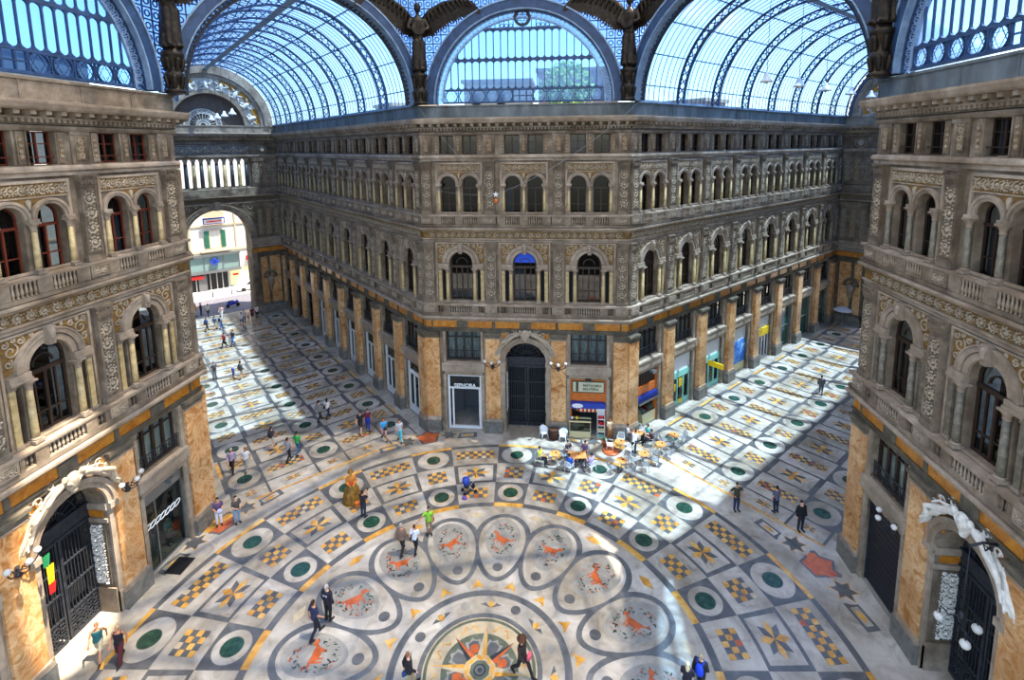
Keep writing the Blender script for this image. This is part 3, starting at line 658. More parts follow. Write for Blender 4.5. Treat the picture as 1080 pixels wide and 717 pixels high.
        def dado2(b):
            b.box(-.3, .3, 0, .33, 16.42, 17.02, 0)
            for s in (-1, 1): x0, x1 = sorted((s*1.34, s*(h-.46))); b.box(x0, x1, 0, .33, 16.42, 17.02, 0); x0, x1 = sorted((s*.3, s*1.34)); b.box(x0, x1, 0, .05, 16.42, 17.02, 1)
        part('balcony_dado', ('balcony_dado', 2, round(h,2)), ['stone', 'relief_brown'], dado2, c)
        # frieze carving between the ledges
        def carve(b): scroll_strip(b, -h+.05, h-.05, 15.4, 15.82, .09, 0, step=.5, r=.04); b.lathe([(.36,0),(.3,.06),(.1,.1)], 0, 0, 8, 0) if False else None
        part('frieze_carving', ('frieze_carving', round(h,2)), ['relief'], carve, c)
        def cart(b):
            b.box(-.34, .34, .08, .16, 8.52, 8.9, 0); frame_rect(b, -.42, .42, 8.47, 8.94, .08, .19, .07, 0)
            for s in (-1, 1): b.box(s*h-.12 if s > 0 else -h, h if s > 0 else -h+.12, .08, .15, 8.46, 8.95, 0); b.lathe([(.1,0),(.1,.08)], 0,0,4,0) if False else None
        part('cartouche', ('cartouche', round(h,2)), ['stone_dark'], cart, c)
        # attic panels
        def att(b):
            for x in (0, -1.62, 1.62):
                if abs(x)+.12 > h-.4: continue
                b.box(x-.13, x+.13, 0, .06, 21.62, 22.9, 0); b.box(x-.08, x+.08, .06, .07, 21.8, 22.7, 1); scroll_strip(b, x-.08, x+.08, 21.8, 22.7, .075, 2, step=.2, r=.022)
            for s in (-1, 1): frame_rect(b, s*.85-.62, s*.85+.62, ZA, 22.98, 0, .05, .06, 0)
        part('attic_panel', ('attic_window_panel', round(h,2)), ['stone', 'relief_gold', 'relief'], att, c)
        # ---- windows
        def cur(p, kinds):
            return (kinds[CURT.randrange(len(kinds))], CURT.choice(['curtain', 'curtain_and_reflection'])) if CURT.random() < p else None
        window(fac, '1', c, f'tall arched window with columns on the first floor, {bay}, {where}', f'first floor arched windows, {where}', 'wood_dark', cur(.35, ['full', 'left']))
        for s in (-1, 1):
            sd = 'left' if s < 0 else 'right'
            window(fac, '2', c+s*.82, f'{sd} half of the twin arched window, second floor, {bay}, {where}', f'second floor arched windows, {where}', wood, cur(.3, ['full', 'left', 'right']))
            window(fac, 'a', c+s*.85, f'{sd} small square attic window, {bay}, {where}', f'attic windows, {where}', wood, cur(.4, ['full', 'left', 'right']))
        # ---- ground floor trims
        if g != 'arch':
            window(fac, 'm', c, f'wide mezzanine window behind a low iron rail, {bay}, {where}', f'mezzanine windows, {where}', 'wood_dark', ('full', CURT.choice(['curtain_and_reflection', 'reflection_grey', 'reflection_grey'])))  # full sheet behind the pane paints in the pale building it reflects
            def trim(b):
                b.sweep([(0,4.62),(.1,4.62),(.14,4.7),(.14,4.8),(.2,4.9),(.2,5.4),(.26,5.46),(.26,5.6),(0,5.66)], -1.5, 1.5, 0, 0)
                for s in (-1, 1):
                    x0, x1 = sorted((s*1.5, s*1.68)); b.box(x0, x1, 0, .27, 4.95, 5.6)
                    x0, x1 = sorted((s*1.36, s*1.6)); b.box(x0, x1, 0, .12, 0, 4.62)
                    x0, x1 = sorted((s*1.36, s*1.56)); b.box(x0, x1, 0, .1, 5.66, 8.1)
            part('shop_lintel', ('shop_lintel',), ['stone_light'], trim, c)
            def rm(b):      # the shop room behind the front
                b.box(-1.7, 1.7, -3.6, -3.5, 0, 4.6, 0); b.box(-1.8, -1.7, -3.6, -.5, 0, 4.6, 0); b.box(1.7, 1.8, -3.6, -.5, 0, 4.6, 0); b.box(-1.8, 1.8, -3.6, -.5, 4.56, 4.66, 0); b.box(-1.8, 1.8, -3.6, 0, 0, .06, 1)
            part('shop_room', ('shop_room',), ['room_grey', 'f_pale'], rm, c)
        else:
            def arc(b):
                b.arch(0, 5.75, 1.57, 1.8, 0, .12, k=20, m=0); b.arch(0, 5.75, 1.8, 2.02, 0, .2, k=20, m=0)
                for s in (-1, 1):
                    x0, x1 = sorted((s*1.57, s*2.02)); b.box(x0, x1, 0, .1, 0, 5.5, 0); b.box(x0, x1, 0, .22, 5.45, 5.75, 0); b.box(x0, x1, 0, .14, 0, 1.1, 0)
                    # mouldings on the deep jambs
                    x0, x1 = sorted((s*1.5, s*1.57)); b.box(x0, x1, -1.5, 0, 5.4, 5.72, 0); b.box(x0, x1, -1.5, 0, 4.75, 4.95, 0); b.box(x0, x1, -1.5, 0, 0, 1.3, 0)
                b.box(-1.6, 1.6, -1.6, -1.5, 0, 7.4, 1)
            part('arch_surround', ('portal_surround',), ['stone_light', 'room'], arc, c)
            def jamb(b):
                for s in (-1, 1):
                    x0, x1 = sorted((s*1.565, s*1.54)); b.box(x0, x1, -1.3, -.2, 1.45, 4.65, 0); b.box(x0, x1, -1.3, -.2, 5.02, 5.34, 2)
                    q = MB(); scroll_strip(q, -1.22, -.28, 1.55, 4.55, 0, 1, step=.5, r=.07); scroll_strip(q, -1.2, -.78, 1.55, 4.55, 0, 1, step=.4, r=.05); scroll_strip(q, -.72, -.3, 1.55, 4.55, 0, 1, step=.4, r=.05)
                    k = b.add([(s*(1.53-abs(y)*.6), x, z) for x, y, z in q.v])
                    for f in q.f: b.face([k+i for i in f], 1)
            part('jamb_relief', ('jamb_relief',), ['relief_brown', 'white_relief', 'orange_deep'], jamb, c)
    return fac, root
# ------------------------------------------------------------------ build the facades
far_c = [-4.8, 0, 4.75]
FAR, wall_far = facade('wall_far', 'richly carved grey stone corner facade of three bays facing the crossing, one dark portal in the middle', 0, D, 0, far_c, 4.8, -W, W, T8, T8, ['shop', 'arch', 'shop'],
    bounds=[-7.2, -2.5, 2.5, 7.15], where='corner facade at the crossing', pier_w=.56)
LEFT, wall_left = facade('wall_left', 'near carved facade with an iron gated portal and cream columns', -D, -.35, pi/2, [-4.8, 0, 4.8], 4.8, -W, W+.35, T8, T8, ['shop', 'arch', 'shop'],
    bounds=[-7.2, -2.45, 2.45, 7.15], where='near facade with the iron gate', wood='wood_red', pier_w=.62, par='stone', count='from the right')
RIGHT, wall_right = facade('wall_right', 'near carved facade with grey green columns and white figures over its portal', D, .3, -pi/2, [-4.8, 0, 4.8], 4.8, -W-.3, W, T8, T8, ['shop', 'arch', 'shop'],
    bounds=[-7.15, -2.45, 2.45, 7.2], where='near facade with the white portal figures', colmat='green_marble', pier_w=.62)
# arcade walls: the visible side of each arcade
lc = [20 - (2.6 + 4.42*i) for i in range(9)][::-1]
FLm = (-W - K*20, D + K*20)
LARM, wall_larm = facade('wall_left_arm', 'long carved arcade wall of nine bays with orange marble piers and white framed doors', FLm[0], FLm[1], -pi/4, lc, 4.42, -20.4, 20, -1, T8, ['shop']*9,
    bounds=[lc[0]-2.2] + [c+2.21 for c in lc[:-1]] + [19.56], where='arcade wall with white doors', pier_p=.42, pier_w=.5, count='from the corner')
rc = [-20 + 2.62 + 4.87*i for i in range(8)]
FRm = (W + K*20, D + K*20)
RARM, wall_rarm = facade('wall_right_arm', 'long carved arcade wall of eight bays with orange marble piers and coloured shopfronts', FRm[0], FRm[1], pi/4, rc, 4.87, -20, 20.4, T8, -1, ['shop']*8,
    bounds=[-19.56] + [c-2.435 for c in rc[1:]] + [rc[-1]+2.3], where='arcade wall with coloured shops', pier_p=.42, pier_w=.52, count='from the left')
def chain(ox, oy, rot): return Matrix.Translation((ox, oy, 0)) @ Matrix.Rotation(rot, 4, 'Z')
# the other side of each arcade, turned away from here
def back_wall(name, label, ox, oy, rot, pitch, n, s0):
    b = MB(); b.box(-20, 20, -.5, 0, 0, 24.9)
    for i in range(n):
        c = s0 + pitch*i
        for z0, z1, w in ((0.1,4.4,1.3), (5.8,8.1,1.3), (10.6,14,.85), (21.6,22.9,1.1)): b.box(c-w, c+w, -.45, .02, z0, z1, 1)
        for s in (-1,1): b.box(c+s*.82-.55, c+s*.82+.55, -.45, .02, 17.2, 19.8, 1)
        b.box(c-pitch/2-.5, c-pitch/2+.5, 0, .3, 0, 8.1, 2); b.box(c-pitch/2-.4, c-pitch/2+.4, 0, .2, 9.5, 21, 0)
    for p, z0, z1 in ((.5,9.0,9.4), (.4,15.9,16.2), (.2,21.1,21.5), (.8,23.7,24.1)): b.box(-20, 20, 0, p, z0, z1, 0)
    o = link(name, b.mesh(name, [M['stone'], M['room'], M['orange']], flip=True), None, (ox, oy, 0), rot); return tag(o, label, 'wall', kind='structure')
back_wall('wall_left_arm_opposite', 'arcade wall opposite the white doors, turned away behind the near gated facade', -D - K*20, W + K*20, 3*pi/4, 4.42, 9, -17.4)
back_wall('wall_right_arm_opposite', 'arcade wall opposite the coloured shops, hidden behind the near facade with green columns', D + K*20, W + K*20, -3*pi/4, 4.87, 8, -17.4)
# roofs of the four blocks and the back of the crossing, behind the parapets
rb = MB()
rb.vprism([(-W+.3, D+.4), (W-.3, D+.4), (W+K*41, D+K*41.5), (0, D+K*80), (-W-K*41, D+K*41.5)], 24.7, 24.95)
for s in (-1, 1):
    q = [(s*(D+.4), W-.3), (s*(D+K*41), W+K*40.5), (s*(D+46), 30), (s*(D+46), -25), (s*(D+.4), -25)]
    rb.vprism(q if s < 0 else q[::-1], 24.7, 24.95)
tag(link('roof', rb.mesh('roof', [M['lead']])), 'flat lead roofs of the blocks behind the parapets', 'roof', kind='structure')

# ------------------------------------------------------------------ glazed lunettes over the three short facades
def lunette_parts(root, tagp=None):
    def P(nm, ml, fn): return link(nm, cached(('lun', nm), [M[q] for q in ml], fn), root)
    zc = 25.15
    P('arch_band', ['steel', 'steel_pale'], lambda b: (b.arch(0, zc, 6.32, 6.95, -.4, .45, k=40, m=0), b.arch(0, zc, 6.95, 7.05, -.4, .5, k=40, m=1), b.arch(0, zc, 6.28, 6.36, -.4, .5, k=40, m=1), b.arch(0, zc, 6.24, 6.3, -.4, .2, k=40, m=0)))
    def ring(b):
        b.arch(0, zc, 5.72, 5.82, 0, .14, k=40); n = 56
        for i in range(n):
            a = pi*(i+.5)/n; da = pi/n
            for s in (-1, 1): b.tube([(cos(a+s*da*q)*r, .07, zc+sin(a+s*da*q)*r) for r, q in ((5.82,.9),(5.98,.25),(6.1,.5),(6.26,.9))], .035, 4, 0)
            b.tube([(cos(a+da)*5.8, .07, zc+sin(a+da)*5.8), (cos(a+da)*6.28, .07, zc+sin(a+da)*6.28)], .03, 4)
    P('arch_lattice', ['steel_pale'], ring)
    def bars(b):
        R = 5.75
        def hbar(z, t): x = sqrt(max(0, R*R-(z-zc)**2)); b.box(-x, x, -.02, .12, z-t, z+t)
        for z, t in ((25.22,.07), (26.1,.07), (28.15,.09), (30.22,.09)): hbar(z, t)
        for i in range(-11, 12):
            x = i*.515; zt = zc + sqrt(R*R-x*x)
            b.box(x-.032, x+.032, 0, .1, 26.1 if zt > 26.1 else 25.2, min(zt, 30.22))
            for z0, z1 in ((26.1, 28.15), (28.15, 30.22)):      # rounded heads and feet of the long panes
                for zz, s in ((z0+.09, 1), (z1-.09, -1)):
                    if zz < zt:
                        for q in (-1, 1): b.prism([(x+q*.03, zz), (x+q*.21, zz), (x+q*.12, zz+s*.035), (x+q*.06, zz+s*.09), (x+q*.03, zz+s*.17)], 0, .1)
        for i in range(-7, 8):
            x = i*.32
            for z in (30.5, 30.95, 31.0+.4): pass
            zt = zc + sqrt(R*R-x*x)
            if zt > 30.3 and abs(x) > .6: b.box(x-.025, x+.025, 0, .08, 30.22, zt)
            if zt > 30.6 and abs(x) > .7: b.arch(x+.16, 30.45, .1, .14, 0, .06, 0, 2*pi*.999, 10)
            if zt > 30.85 and abs(x) > .7: b.arch(x+.16, 30.75, .06, .1, 0, .06, 0, 2*pi*.999, 8)
        for x in (-.75, -.25, .25, .75): b.box(x-.04, x+.04, 0, .1, 25.2, 26.1)
        b.box(-.75, .75, 0, .1, 25.62, 25.68)
    P('glazing_bars', ['steel'], bars)
    def hexst(b, x, z, r, w):
        b.arch(x, z, r-w, r, 0, .12, 0, 2*pi*.999, 20)
        for s in (0, pi/3):
            p = [(x + (r-w)*cos(pi/2+s+2*pi*i/3), .06, z + (r-w)*sin(pi/2+s+2*pi*i/3)) for i in range(3)]
            b.tube(p, w*.5, 4, 0, closed=True)
    for i in range(5):
        for s in (-1, 1):
            o = link('star_panel', cached('star_panel', [M['steel']], lambda b: (hexst(b, 0, 25.66, .44, .045), [b.box(q*.485-.015, q*.485+.015, 0, .1, 25.22, 26.08) for q in (-1, 1)], [b.arch(q*.42, zz, .06, .1, .02, .08, 0, 2*pi*.999, 8) for q in (-1,1) for zz in (25.34, 25.98)])), root, (s*(1.16+1.0*i), 0, 0))
    P('star_medallion', ['iron', 'steel_pale'], lambda b: (b.arch(0, 30.95, .46, .6, -.02, .2, 0, 2*pi*.999, 24), hexst(b, 0, 30.95, .5, .1)))
    def pane(b):
        n = 40; pts = [(6.3*cos(pi*i/n), zc + 6.3*sin(pi*i/n)) for i in range(n+1)]; k = b.add([(x, -.05, z) for x, z in pts]); b.face(range(k, k+len(pts)))
    P('pane', ['glass_lunette'], pane)
for F_, lab in ((FAR, 'half round glazed lunette in blue iron bars above the corner facade'), (LEFT, 'half round glazed lunette showing blue sky above the gated facade'), (RIGHT, 'half round glazed lunette with greenery behind above the facade with green columns')):
    o = link(win_name(), None); o.matrix_world = F_['mw']; tag(o, lab, 'lunette window', None, 'structure'); lunette_parts(o)

# ------------------------------------------------------------------ glass barrel vaults
def vault(name, label, rot, pitch, n, s0):
    # frame: x across the arcade, y along it (from the mouth outwards), z up; the root stands at the mouth
    R = 7.3
    root = thing(name, label, 'glass vault', (-sin(rot)*D, cos(rot)*D, 0), rot, None, 'structure')
    def P(nm, key, ml, fn, y=0): 
        if key not in CACHE:
            b = MB(); fn(b); CACHE[key] = b.mesh(nm, [M[q] for q in ml])
        return link(nm, CACHE[key], root, (0, y, 0))
    # mouth arch in blue steel with a beaded inner edge
    def mouth(b):
        b.arch(0, VZ, 6.95, 7.5, -.45, .5, k=44, m=0); b.arch(0, VZ, 7.5, 7.6, -.5, .5, k=44, m=1); b.arch(0, VZ, 6.9, 6.97, -.5, .5, k=44, m=1)
    P('mouth_arch', 'mouth_arch', ['steel', 'steel_pale'], mouth)
    def bead(b):
        b.arch(0, VZ, 6.6, 6.68, .1, .3, k=44)
        for i in range(72):
            a = pi*(i+.5)/72; b.tube([(6.92*cos(a), .2, VZ+6.92*sin(a)), (6.78*cos(a+.012), .2, VZ+6.78*sin(a+.012)), (6.62*cos(a-.012), .2, VZ+6.62*sin(a-.012))], .06, 4)
    P('mouth_fringe', 'mouth_fringe', ['iron'], bead)
    def rib(b):
        for dy in (0,):
            for r in (R-.05, R-.6): b.arch(0, VZ, r-.06, r+.06, dy-.1, dy+.1, k=40)
            m_ = 34
            for i in range(m_):
                a0, a1 = pi*i/m_, pi*(i+1)/m_
                for ra, rb_ in ((R-.05, R-.6), (R-.6, R-.05)): b.tube([(ra*cos(a0), dy, VZ+ra*sin(a0)), (rb_*cos(a1), dy, VZ+rb_*sin(a1))], .04, 4)
    ys = [(AE-ARM-D) + 0.15] if False else []
    off = (W+D)*K - D            # the corner of the wall stands this far past the mouth plane
    for i in range(n+1): P('rib', 'vault_rib', ['steel'], rib, off + s0 + pitch*i)
    Y0, Y1 = .4, AE - D - .1
    for j, deg in enumerate((9, 26, 44, 62, 80, 100, 118, 136, 154, 171)):
        a = rad(deg)
        def purlin(b):
            x, z = (R-.02)*cos(a), VZ+(R-.02)*sin(a); b.tube([(x, Y0, z), (x, Y1, z)], .045, 4)
            x, z = (R-.25)*cos(a), VZ+(R-.25)*sin(a)
            k = int((Y1-Y0)/1.1)
            for i in range(k): b.tube([(x*1.0, Y0+1.1*i, z), ((R-.02)*cos(a), Y0+1.1*(i+.5), VZ+(R-.02)*sin(a)), (x, Y0+1.1*(i+1), z)], .015, 3)
        P('purlin', ('purlin', deg), ['steel'], purlin)
    def gbars(b):
        k = int((Y1-Y0)/.6)
        for i in range(k+1):
            y = Y0 + (Y1-Y0)*i/k; b.arch(0, VZ, R+.02, R+.06, y-.018, y+.018, k=28)
    P('glazing_bars', 'vault_bars', ['steel'], gbars)
    def gl(b):
        m_ = 40; k = b.add([(R*1.01*cos(pi*i/m_), y, VZ+R*1.01*sin(pi*i/m_)) for y in (Y0, Y1) for i in range(m_+1)])
        for i in range(m_): b.face([k+i, k+i+1, k+m_+2+i, k+m_+1+i], 0, True)
    P('glass', 'vault_glass', ['glass_roof'], gl)
    def ridge(b):
        b.box(-.28, .28, Y0, Y1, VZ+R-.66, VZ+R-.62); 
        for s in (-1, 1): b.tube([(s*.3, Y0, VZ+R-.3), (s*.3, Y1, VZ+R-.3)], .03, 4)
    P('ridge_walk', 'ridge_walk', ['steel_pale'], ridge)
    def kerb(b):
        for s in (-1, 1): b.box(min(s*7.2, s*7.55), max(s*7.2, s*7.55), Y0, Y1, VZ-.05, VZ+.12)
    P('kerb', 'vault_kerb', ['steel_pale'], kerb)
    return root
vault('ceiling_left_arm', 'blue glazed barrel vault on lattice ribs over the arcade with white doors', pi/4, 4.42, 9, .3)
vault('ceiling_right_arm', 'blue glazed barrel vault on lattice ribs over the arcade with coloured shops', -pi/4, 4.87, 8, .2)

# ------------------------------------------------------------------ dome over the crossing: spandrel lattices, ring, ribs and glass
dome = thing('ceiling_dome', 'iron and glass dome over the crossing, its lattice spandrels showing between the arches', 'dome', (0,0,0), 0, None, 'structure')
def spand(b, R, x1, zt=33.6):
    zc = 25.15
    n = 26
    for i in range(n+1):
        x = -x1 + 2*x1*i/n; z0 = zc + (sqrt(R*R-x*x) if abs(x) < R else 0)
        b.box(x-.035, x+.035, -.03, .03, z0, zt)
    k = 14; dz = (zt-zc)/k
    for j in range(k+1):
        z = zc + dz*j; d = z-zc; x0 = sqrt(R*R-d*d) if d < R else 0
        for s in (-1, 1):
            if x0 < x1: b.box(min(s*x0, s*x1), max(s*x0, s*x1), -.03, .03, z-.035, z+.035)
        for i in range(n):
            x = -x1 + 2*x1*(i+.5)/n
            if sqrt(x*x + (d+dz/2)**2) > R+.25 and j < k: b.arch(x, z+dz/2, .12, .19, -.02, .02, 0, 2*pi*.999, 9)
def spand_glass(b, R, x1, zt=33.6):
    zc = 25.15; pts = [(R*cos(pi*i/40), zc+R*sin(pi*i/40)) for i in range(41)]
    poly = [(x1, zc)] + [(min(R, x1) if i == 0 else x, z) for i, (x, z) in enumerate(pts)] + [(-x1, zc), (-x1, zt), (x1, zt)]
    q = b.add([(x, -.06, z) for x, z in poly]); b.face(range(q, q+len(poly)))
for k in range(8):
    a = pi/4*k; ar = k % 2 == 1; R = 7.5 if ar else 6.95
    rz = -a                                   # outward direction (sin a, cos a)
    loc = (sin(a)*D, cos(a)*D, 0)
    if k in (0, 1, 2, 6, 7): link('spandrel_lattice', cached(('spandrel_lattice', ar), [M['steel']], lambda b: spand(b, R, W)), dome, loc, rz)
    link('spandrel_glass', cached(('spandrel_glass', ar), [M['glass_spandrel']], lambda b: spand_glass(b, R, W)), dome, loc, rz)
def dring(b): 
    pts = [((D+.5)/cos(pi/8)*cos(pi/8+pi/4*i), (D+.5)/cos(pi/8)*sin(pi/8+pi/4*i)) for i in range(8)]
    for i in range(8): b.tube([pts[i]+(33.9,), pts[(i+1) % 8]+(33.9,)], .45, 4)
def dpt(az, t): r = 19.2*cos(t*1.45); return (r*sin(az), r*cos(az), 33.9 + 21*sin(t*1.45))
bb = MB(); dring(bb); link('dome_ring', bb.mesh('dome_ring', [M['steel']]), dome)
for k in range(16):
    if 'dome_rib' not in CACHE:
        bb = MB(); bb.tube([dpt(0, i/14) for i in range(15)], .3, 4); CACHE['dome_rib'] = bb.mesh('dome_rib', [M['steel']])
    link('dome_rib', CACHE['dome_rib'], dome, (0,0,0), pi/8*k)
bb = MB()
for j in range(1, 13): bb.tube([dpt(2*pi*i/48, j/13) for i in range(48)], .09, 4, closed=True)
for k in range(64):
    if k % 4: bb.tube([dpt(2*pi*k/64, i/14) for i in range(13)], .05, 3)
link('dome_bars', bb.mesh('dome_bars', [M['steel']]), dome)
bb = MB()
n = bb.add([dpt(2*pi*i/48, j/14) for j in range(15) for i in range(48)])
for j in range(14):
    for i in range(48): h = (i+1) % 48; bb.face([n+j*48+i, n+j*48+h, n+(j+1)*48+h, n+(j+1)*48+i], 0, True)
link('dome_glass', bb.mesh('dome_glass', [M['glass_dome']]), dome)
# ------------------------------------------------------------------ end walls of the two arcades: arch to the street, loggia, stucco lunette
def end_wall(name, label, rot, lead_lab):
    # facade frame at the end plane; rot as for vault(); x to the right as seen from the crossing
    ox, oy = -sin(rot)*AE, cos(rot)*AE
    b = MB(); R = 3.55; zs = 10.9; dp = -3.2
    b.box(-8, -R, dp, 0, 0, zs); b.box(R, 8, dp, 0, 0, zs); spandrel(b, 0, 8, zs, R, 16.6, dp, 0, n=24)
    b.box(-8, -4.1, dp, 0, 16.6, 24.6); b.box(4.1, 8, dp, 0, 16.6, 24.6); b.box(-4.1, 4.1, dp, 0, 16.6, 17.2); b.box(-4.1, 4.1, dp, 0, 20.85, 24.6)
    root = link(name, b.mesh(name, [M['stone']], flip=True), None, (ox, oy, 0), rot); tag(root, label, 'wall', kind='structure')
    def P(nm, ml, fn, x=0, key=None): return link(nm, cached((nm, 'end', key), [M[q] for q in ml], fn), root, (x, 0, 0))
    P('archivolt', ['stone_light'], lambda b: (b.arch(0, zs, R, R+.28, -.2, .14, k=30), b.arch(0, zs, R+.28, R+.62, -.2, .24, k=30), b.arch(0, zs, R+.62, R+.74, -.2, .32, k=30), b.prism([(-.22, zs+R-.05), (.22, zs+R-.05), (.34, zs+R+1.0), (-.34, zs+R+1.0)], 0, .5)))
    def soff(b):       # coffers under the arch and on the deep jambs
        for i in range(9):
            a0 = pi*(i+.12)/9; a1 = pi*(i+.88)/9
            b.arch(0, zs, R-.06, R+.01, -2.9, -.5, a0, a1, 4, 0)
        for s in (-1, 1):
            for z0, z1 in ((1.6, 3.4), (3.8, 5.6), (6.0, 7.6)):
                x0, x1 = sorted((s*R, s*(R-.08))); b.box(x0, x1, -2.7, -.5, z0, z1, 0)
    P('coffers', ['relief_brown'], soff)
    def spr(b):
        for s in (-1, 1):
            pts = [(s*(R+.8)*cos(t), zs+(R+.8)*sin(t)) for t in [.28+1.2*i/10 for i in range(11)]]
            poly = pts + [(s*.4, 15.3), (s*4.3, 15.3), (s*4.3, 12.2)]
            k = b.add([(x, .04, z) for x, z in poly]); b.face(range(k, k+len(poly)))
            for u, v, q in ((3.85,14.6,.5), (3.1,14.85,.32), (4.0,13.6,.3), (2.3,15.05,.2), (1.5,15.12,.14)):
                pt = []
                for j in range(14): t = j/13; a = s*t*pi*2.6; pt.append((s*u+q*(1-.8*t)*cos(a), .06, v+q*(1-.8*t)*sin(a)))
                b.tube(pt, .06, 4, 1)
    P('spandrel_relief', ['relief_brown', 'relief'], spr)
    # mouldings right across
    def mold(nm, prof, ml): P(nm, [ml], lambda b: b.sweep(prof, -7.56, 7.56, -1, -1), 0, prof[0][1])
    for s in (-1, 1):
        x0, x1 = sorted((s*R, s*7.56))
        P('impost_cornice', ['stone_light'], lambda b: (b.sweep([(0,8.96),(.18,9.06),(.5,9.24),(.5,9.38),(0,9.46)], x0, x1, 0, 0), b.sweep([(0,9.46),(.3,9.46),(.3,10.35),(0,10.42)], x0, x1, 0, 0)), 0, s)
        P('orange_band', ['orange_deep'], lambda b: b.box(x0+.1, x1-.1, 0, .1, 8.44, 8.95), 0, s)
        # flat pilaster strips with relief on both flanks
        P('flank_relief', ['stone', 'relief', 'relief_gold', 'relief_brown'], lambda b: [(b.box(s*x-.5, s*x+.5, 0, .16, 10.45, 15.0, 0), frame_rect(b, s*x-.44, s*x+.44, 10.7, 14.4, .16, .22, .09, 0), b.box(s*x-.3, s*x+.3, .16, .17, 10.85, 14.25, m2), scroll_strip(b, s*x-.3, s*x+.3, 10.85, 14.25, .18, 1, step=.6, r=.05), b.box(s*x-.56, s*x+.56, 0, .26, 14.5, 15.05, 0),
            b.box(s*x-.5, s*x+.5, 0, .16, 17.2, 21.0, 0), b.box(s*x-.3, s*x+.3, .16, .17, 17.6, 20.3, m2), scroll_strip(b, s*x-.3, s*x+.3, 17.6, 20.3, .18, 1, step=.6, r=.05), b.box(s*x-.56, s*x+.56, 0, .24, 20.5, 21.0, 0)) for x, m2 in ((4.85, 3), (5.85, 2), (6.85, 3))], 0, s)
        def niche(b):
            for x0, x1 in ((s*4.5, s*5.3), (s*5.65, s*6.9)):
                q0, q1 = sorted((x0, x1)); b.box(q0, q1, 0, .08, 1.4, 7.7, 0)
            q0, q1 = sorted((s*4.2, s*7.56)); b.box(q0, q1, 0, .35, 0, 1.15, 1); b.box(q0, q1, 0, .12, 7.8, 8.44, 2)
            for x in (4.35, 5.48, 7.1): b.box(s*x-.14, s*x+.14, 0, .2, 1.15, 7.8, 2)
            c = s*5.55; b.capsule((c, .15, 4.6), (c, .3, 3.6), .5, .28, 8, 3); b.arch(c, 5.0, .55, .85, 0, .4, k=12, m=2); b.box(c-.85, c+.85, 0, .3, 4.85, 5.0, 2); b.capsule((c, .1, 3.4), (c, .15, 2.9), .22, .08, 8, 3)
        P('marble_flank', ['orange', 'plinth', 'stone_dark', 'stone_light'], niche, 0, s)
    mold('architrave', [(0,15.1),(.2,15.2),(.2,15.36),(0,15.36)], 'stone_light'); mold('frieze', [(0,15.36),(.08,15.36),(.08,15.86),(0,15.86)], 'relief_brown'); mold('cornice', [(0,15.86),(.2,15.96),(.4,16.06),(.4,16.16),(0,16.22)], 'stone_light')
    mold('loggia_dado', [(0,16.22),(.3,16.22),(.3,17.1),(0,17.16)], 'stone'); mold('string_course', [(0,20.95),(.1,20.95),(.22,21.2),(.22,21.34),(0,21.4)], 'stone_light'); mold('attic_moulding', [(0,22.7),(.2,22.8),(.2,22.95),(0,23)], 'stone')
    P('main_cornice', ['stone_light', 'relief_brown'], lambda b: (b.sweep([(0,23.2),(.14,23.2),(.3,23.42),(.3,23.5),(.72,23.74),(.84,24.0),(.84,24.1),(0,24.2)], -7.56, 7.56, -1, -1, 0), [b.box(-7+.6*i-.11, -7+.6*i+.11, .1, .66, 23.5, 23.76, 1) for i in range(24)]))
    P('parapet', ['stone_light'], lambda b: b.sweep([(-.3,24.18),(.14,24.18),(.14,24.9),(.2,24.95),(.2,25.06),(-.3,25.1)], -7.56, 7.56, -1, -1))
    def frz(b):
        b.box(-4.0, 4.0, 0, .08, 21.45, 22.65, 0); frame_rect(b, -4.05, 4.05, 21.42, 22.68, .06, .16, .1, 2)
        for i in range(5):
            c = -3.2+1.6*i; b.tube([(c+.7*cos(pi*(1+j/10)), .1, 22.4+.6*sin(pi*(1+j/10))) for j in range(11)], .08, 5, 1); b.capsule((c, .1, 21.85), (c, .16, 22.0), .2, .14, 8, 1); b.capsule((c+.8, .1, 22.35), (c+.8, .12, 22.1), .12, .08, 6, 1)
        scroll_strip(b, -3.9, 3.9, 21.55, 22.55, .09, 1, step=.8, r=.05)
        for s in (-1, 1):
            b.lathe([(.001,0),(.3,.02),(.36,.1),(.3,.16)], 0, 0, 4, 1) if False else None
            c = s*5.7; b.capsule((c, .05, 22.05), (c, .15, 21.9), .4, .3, 10, 1); b.arch(c, 22.0, .5, .58, 0, .14, 0, 2*pi*.999, 16, 2)
    P('frieze_relief', ['lead', 'relief', 'stone_light'], frz)
    for i in range(10):      # loggia columns, pale and dark marble by turns
        x = -3.75 + 7.5*i/9; ml = ['cream_marble', 'iron'][i % 2]
        def col(b):
            b.box(-.26, .26, -.5, .02, 17.16, 17.34, 1); b.lathe([(.26,17.34),(.24,17.5),(.235,18.3),(.2,20.3)], 0, -.24, 12, 0); b.lathe([(.17,20.28),(.2,20.36),(.18,20.4),(.24,20.66)], 0, -.24, 10, 1); b.box(-.26, .26, -.5, .02, 20.66, 20.86, 1)
        o = P('loggia_column', [ml, 'stone_light'], col, x, ml); 
    # great stucco lunette under the vault
    zl = 25.05
    P('lunette_wall', ['stucco_white'], lambda b: b.arch(0, zl, 3.95, 7.3, -.6, -.1, k=36))
    P('lunette_rim', ['stone_light'], lambda b: (b.arch(0, zl, 5.85, 6.3, -.1, .14, k=36), b.arch(0, zl, 6.3, 6.9, -.1, .3, k=36), b.arch(0, zl, 6.9, 7.25, -.1, .12, k=36), b.arch(0, zl, 3.9, 4.2, -.3, .24, k=30), b.arch(0, zl, 4.2, 4.34, -.1, .14, k=30)))
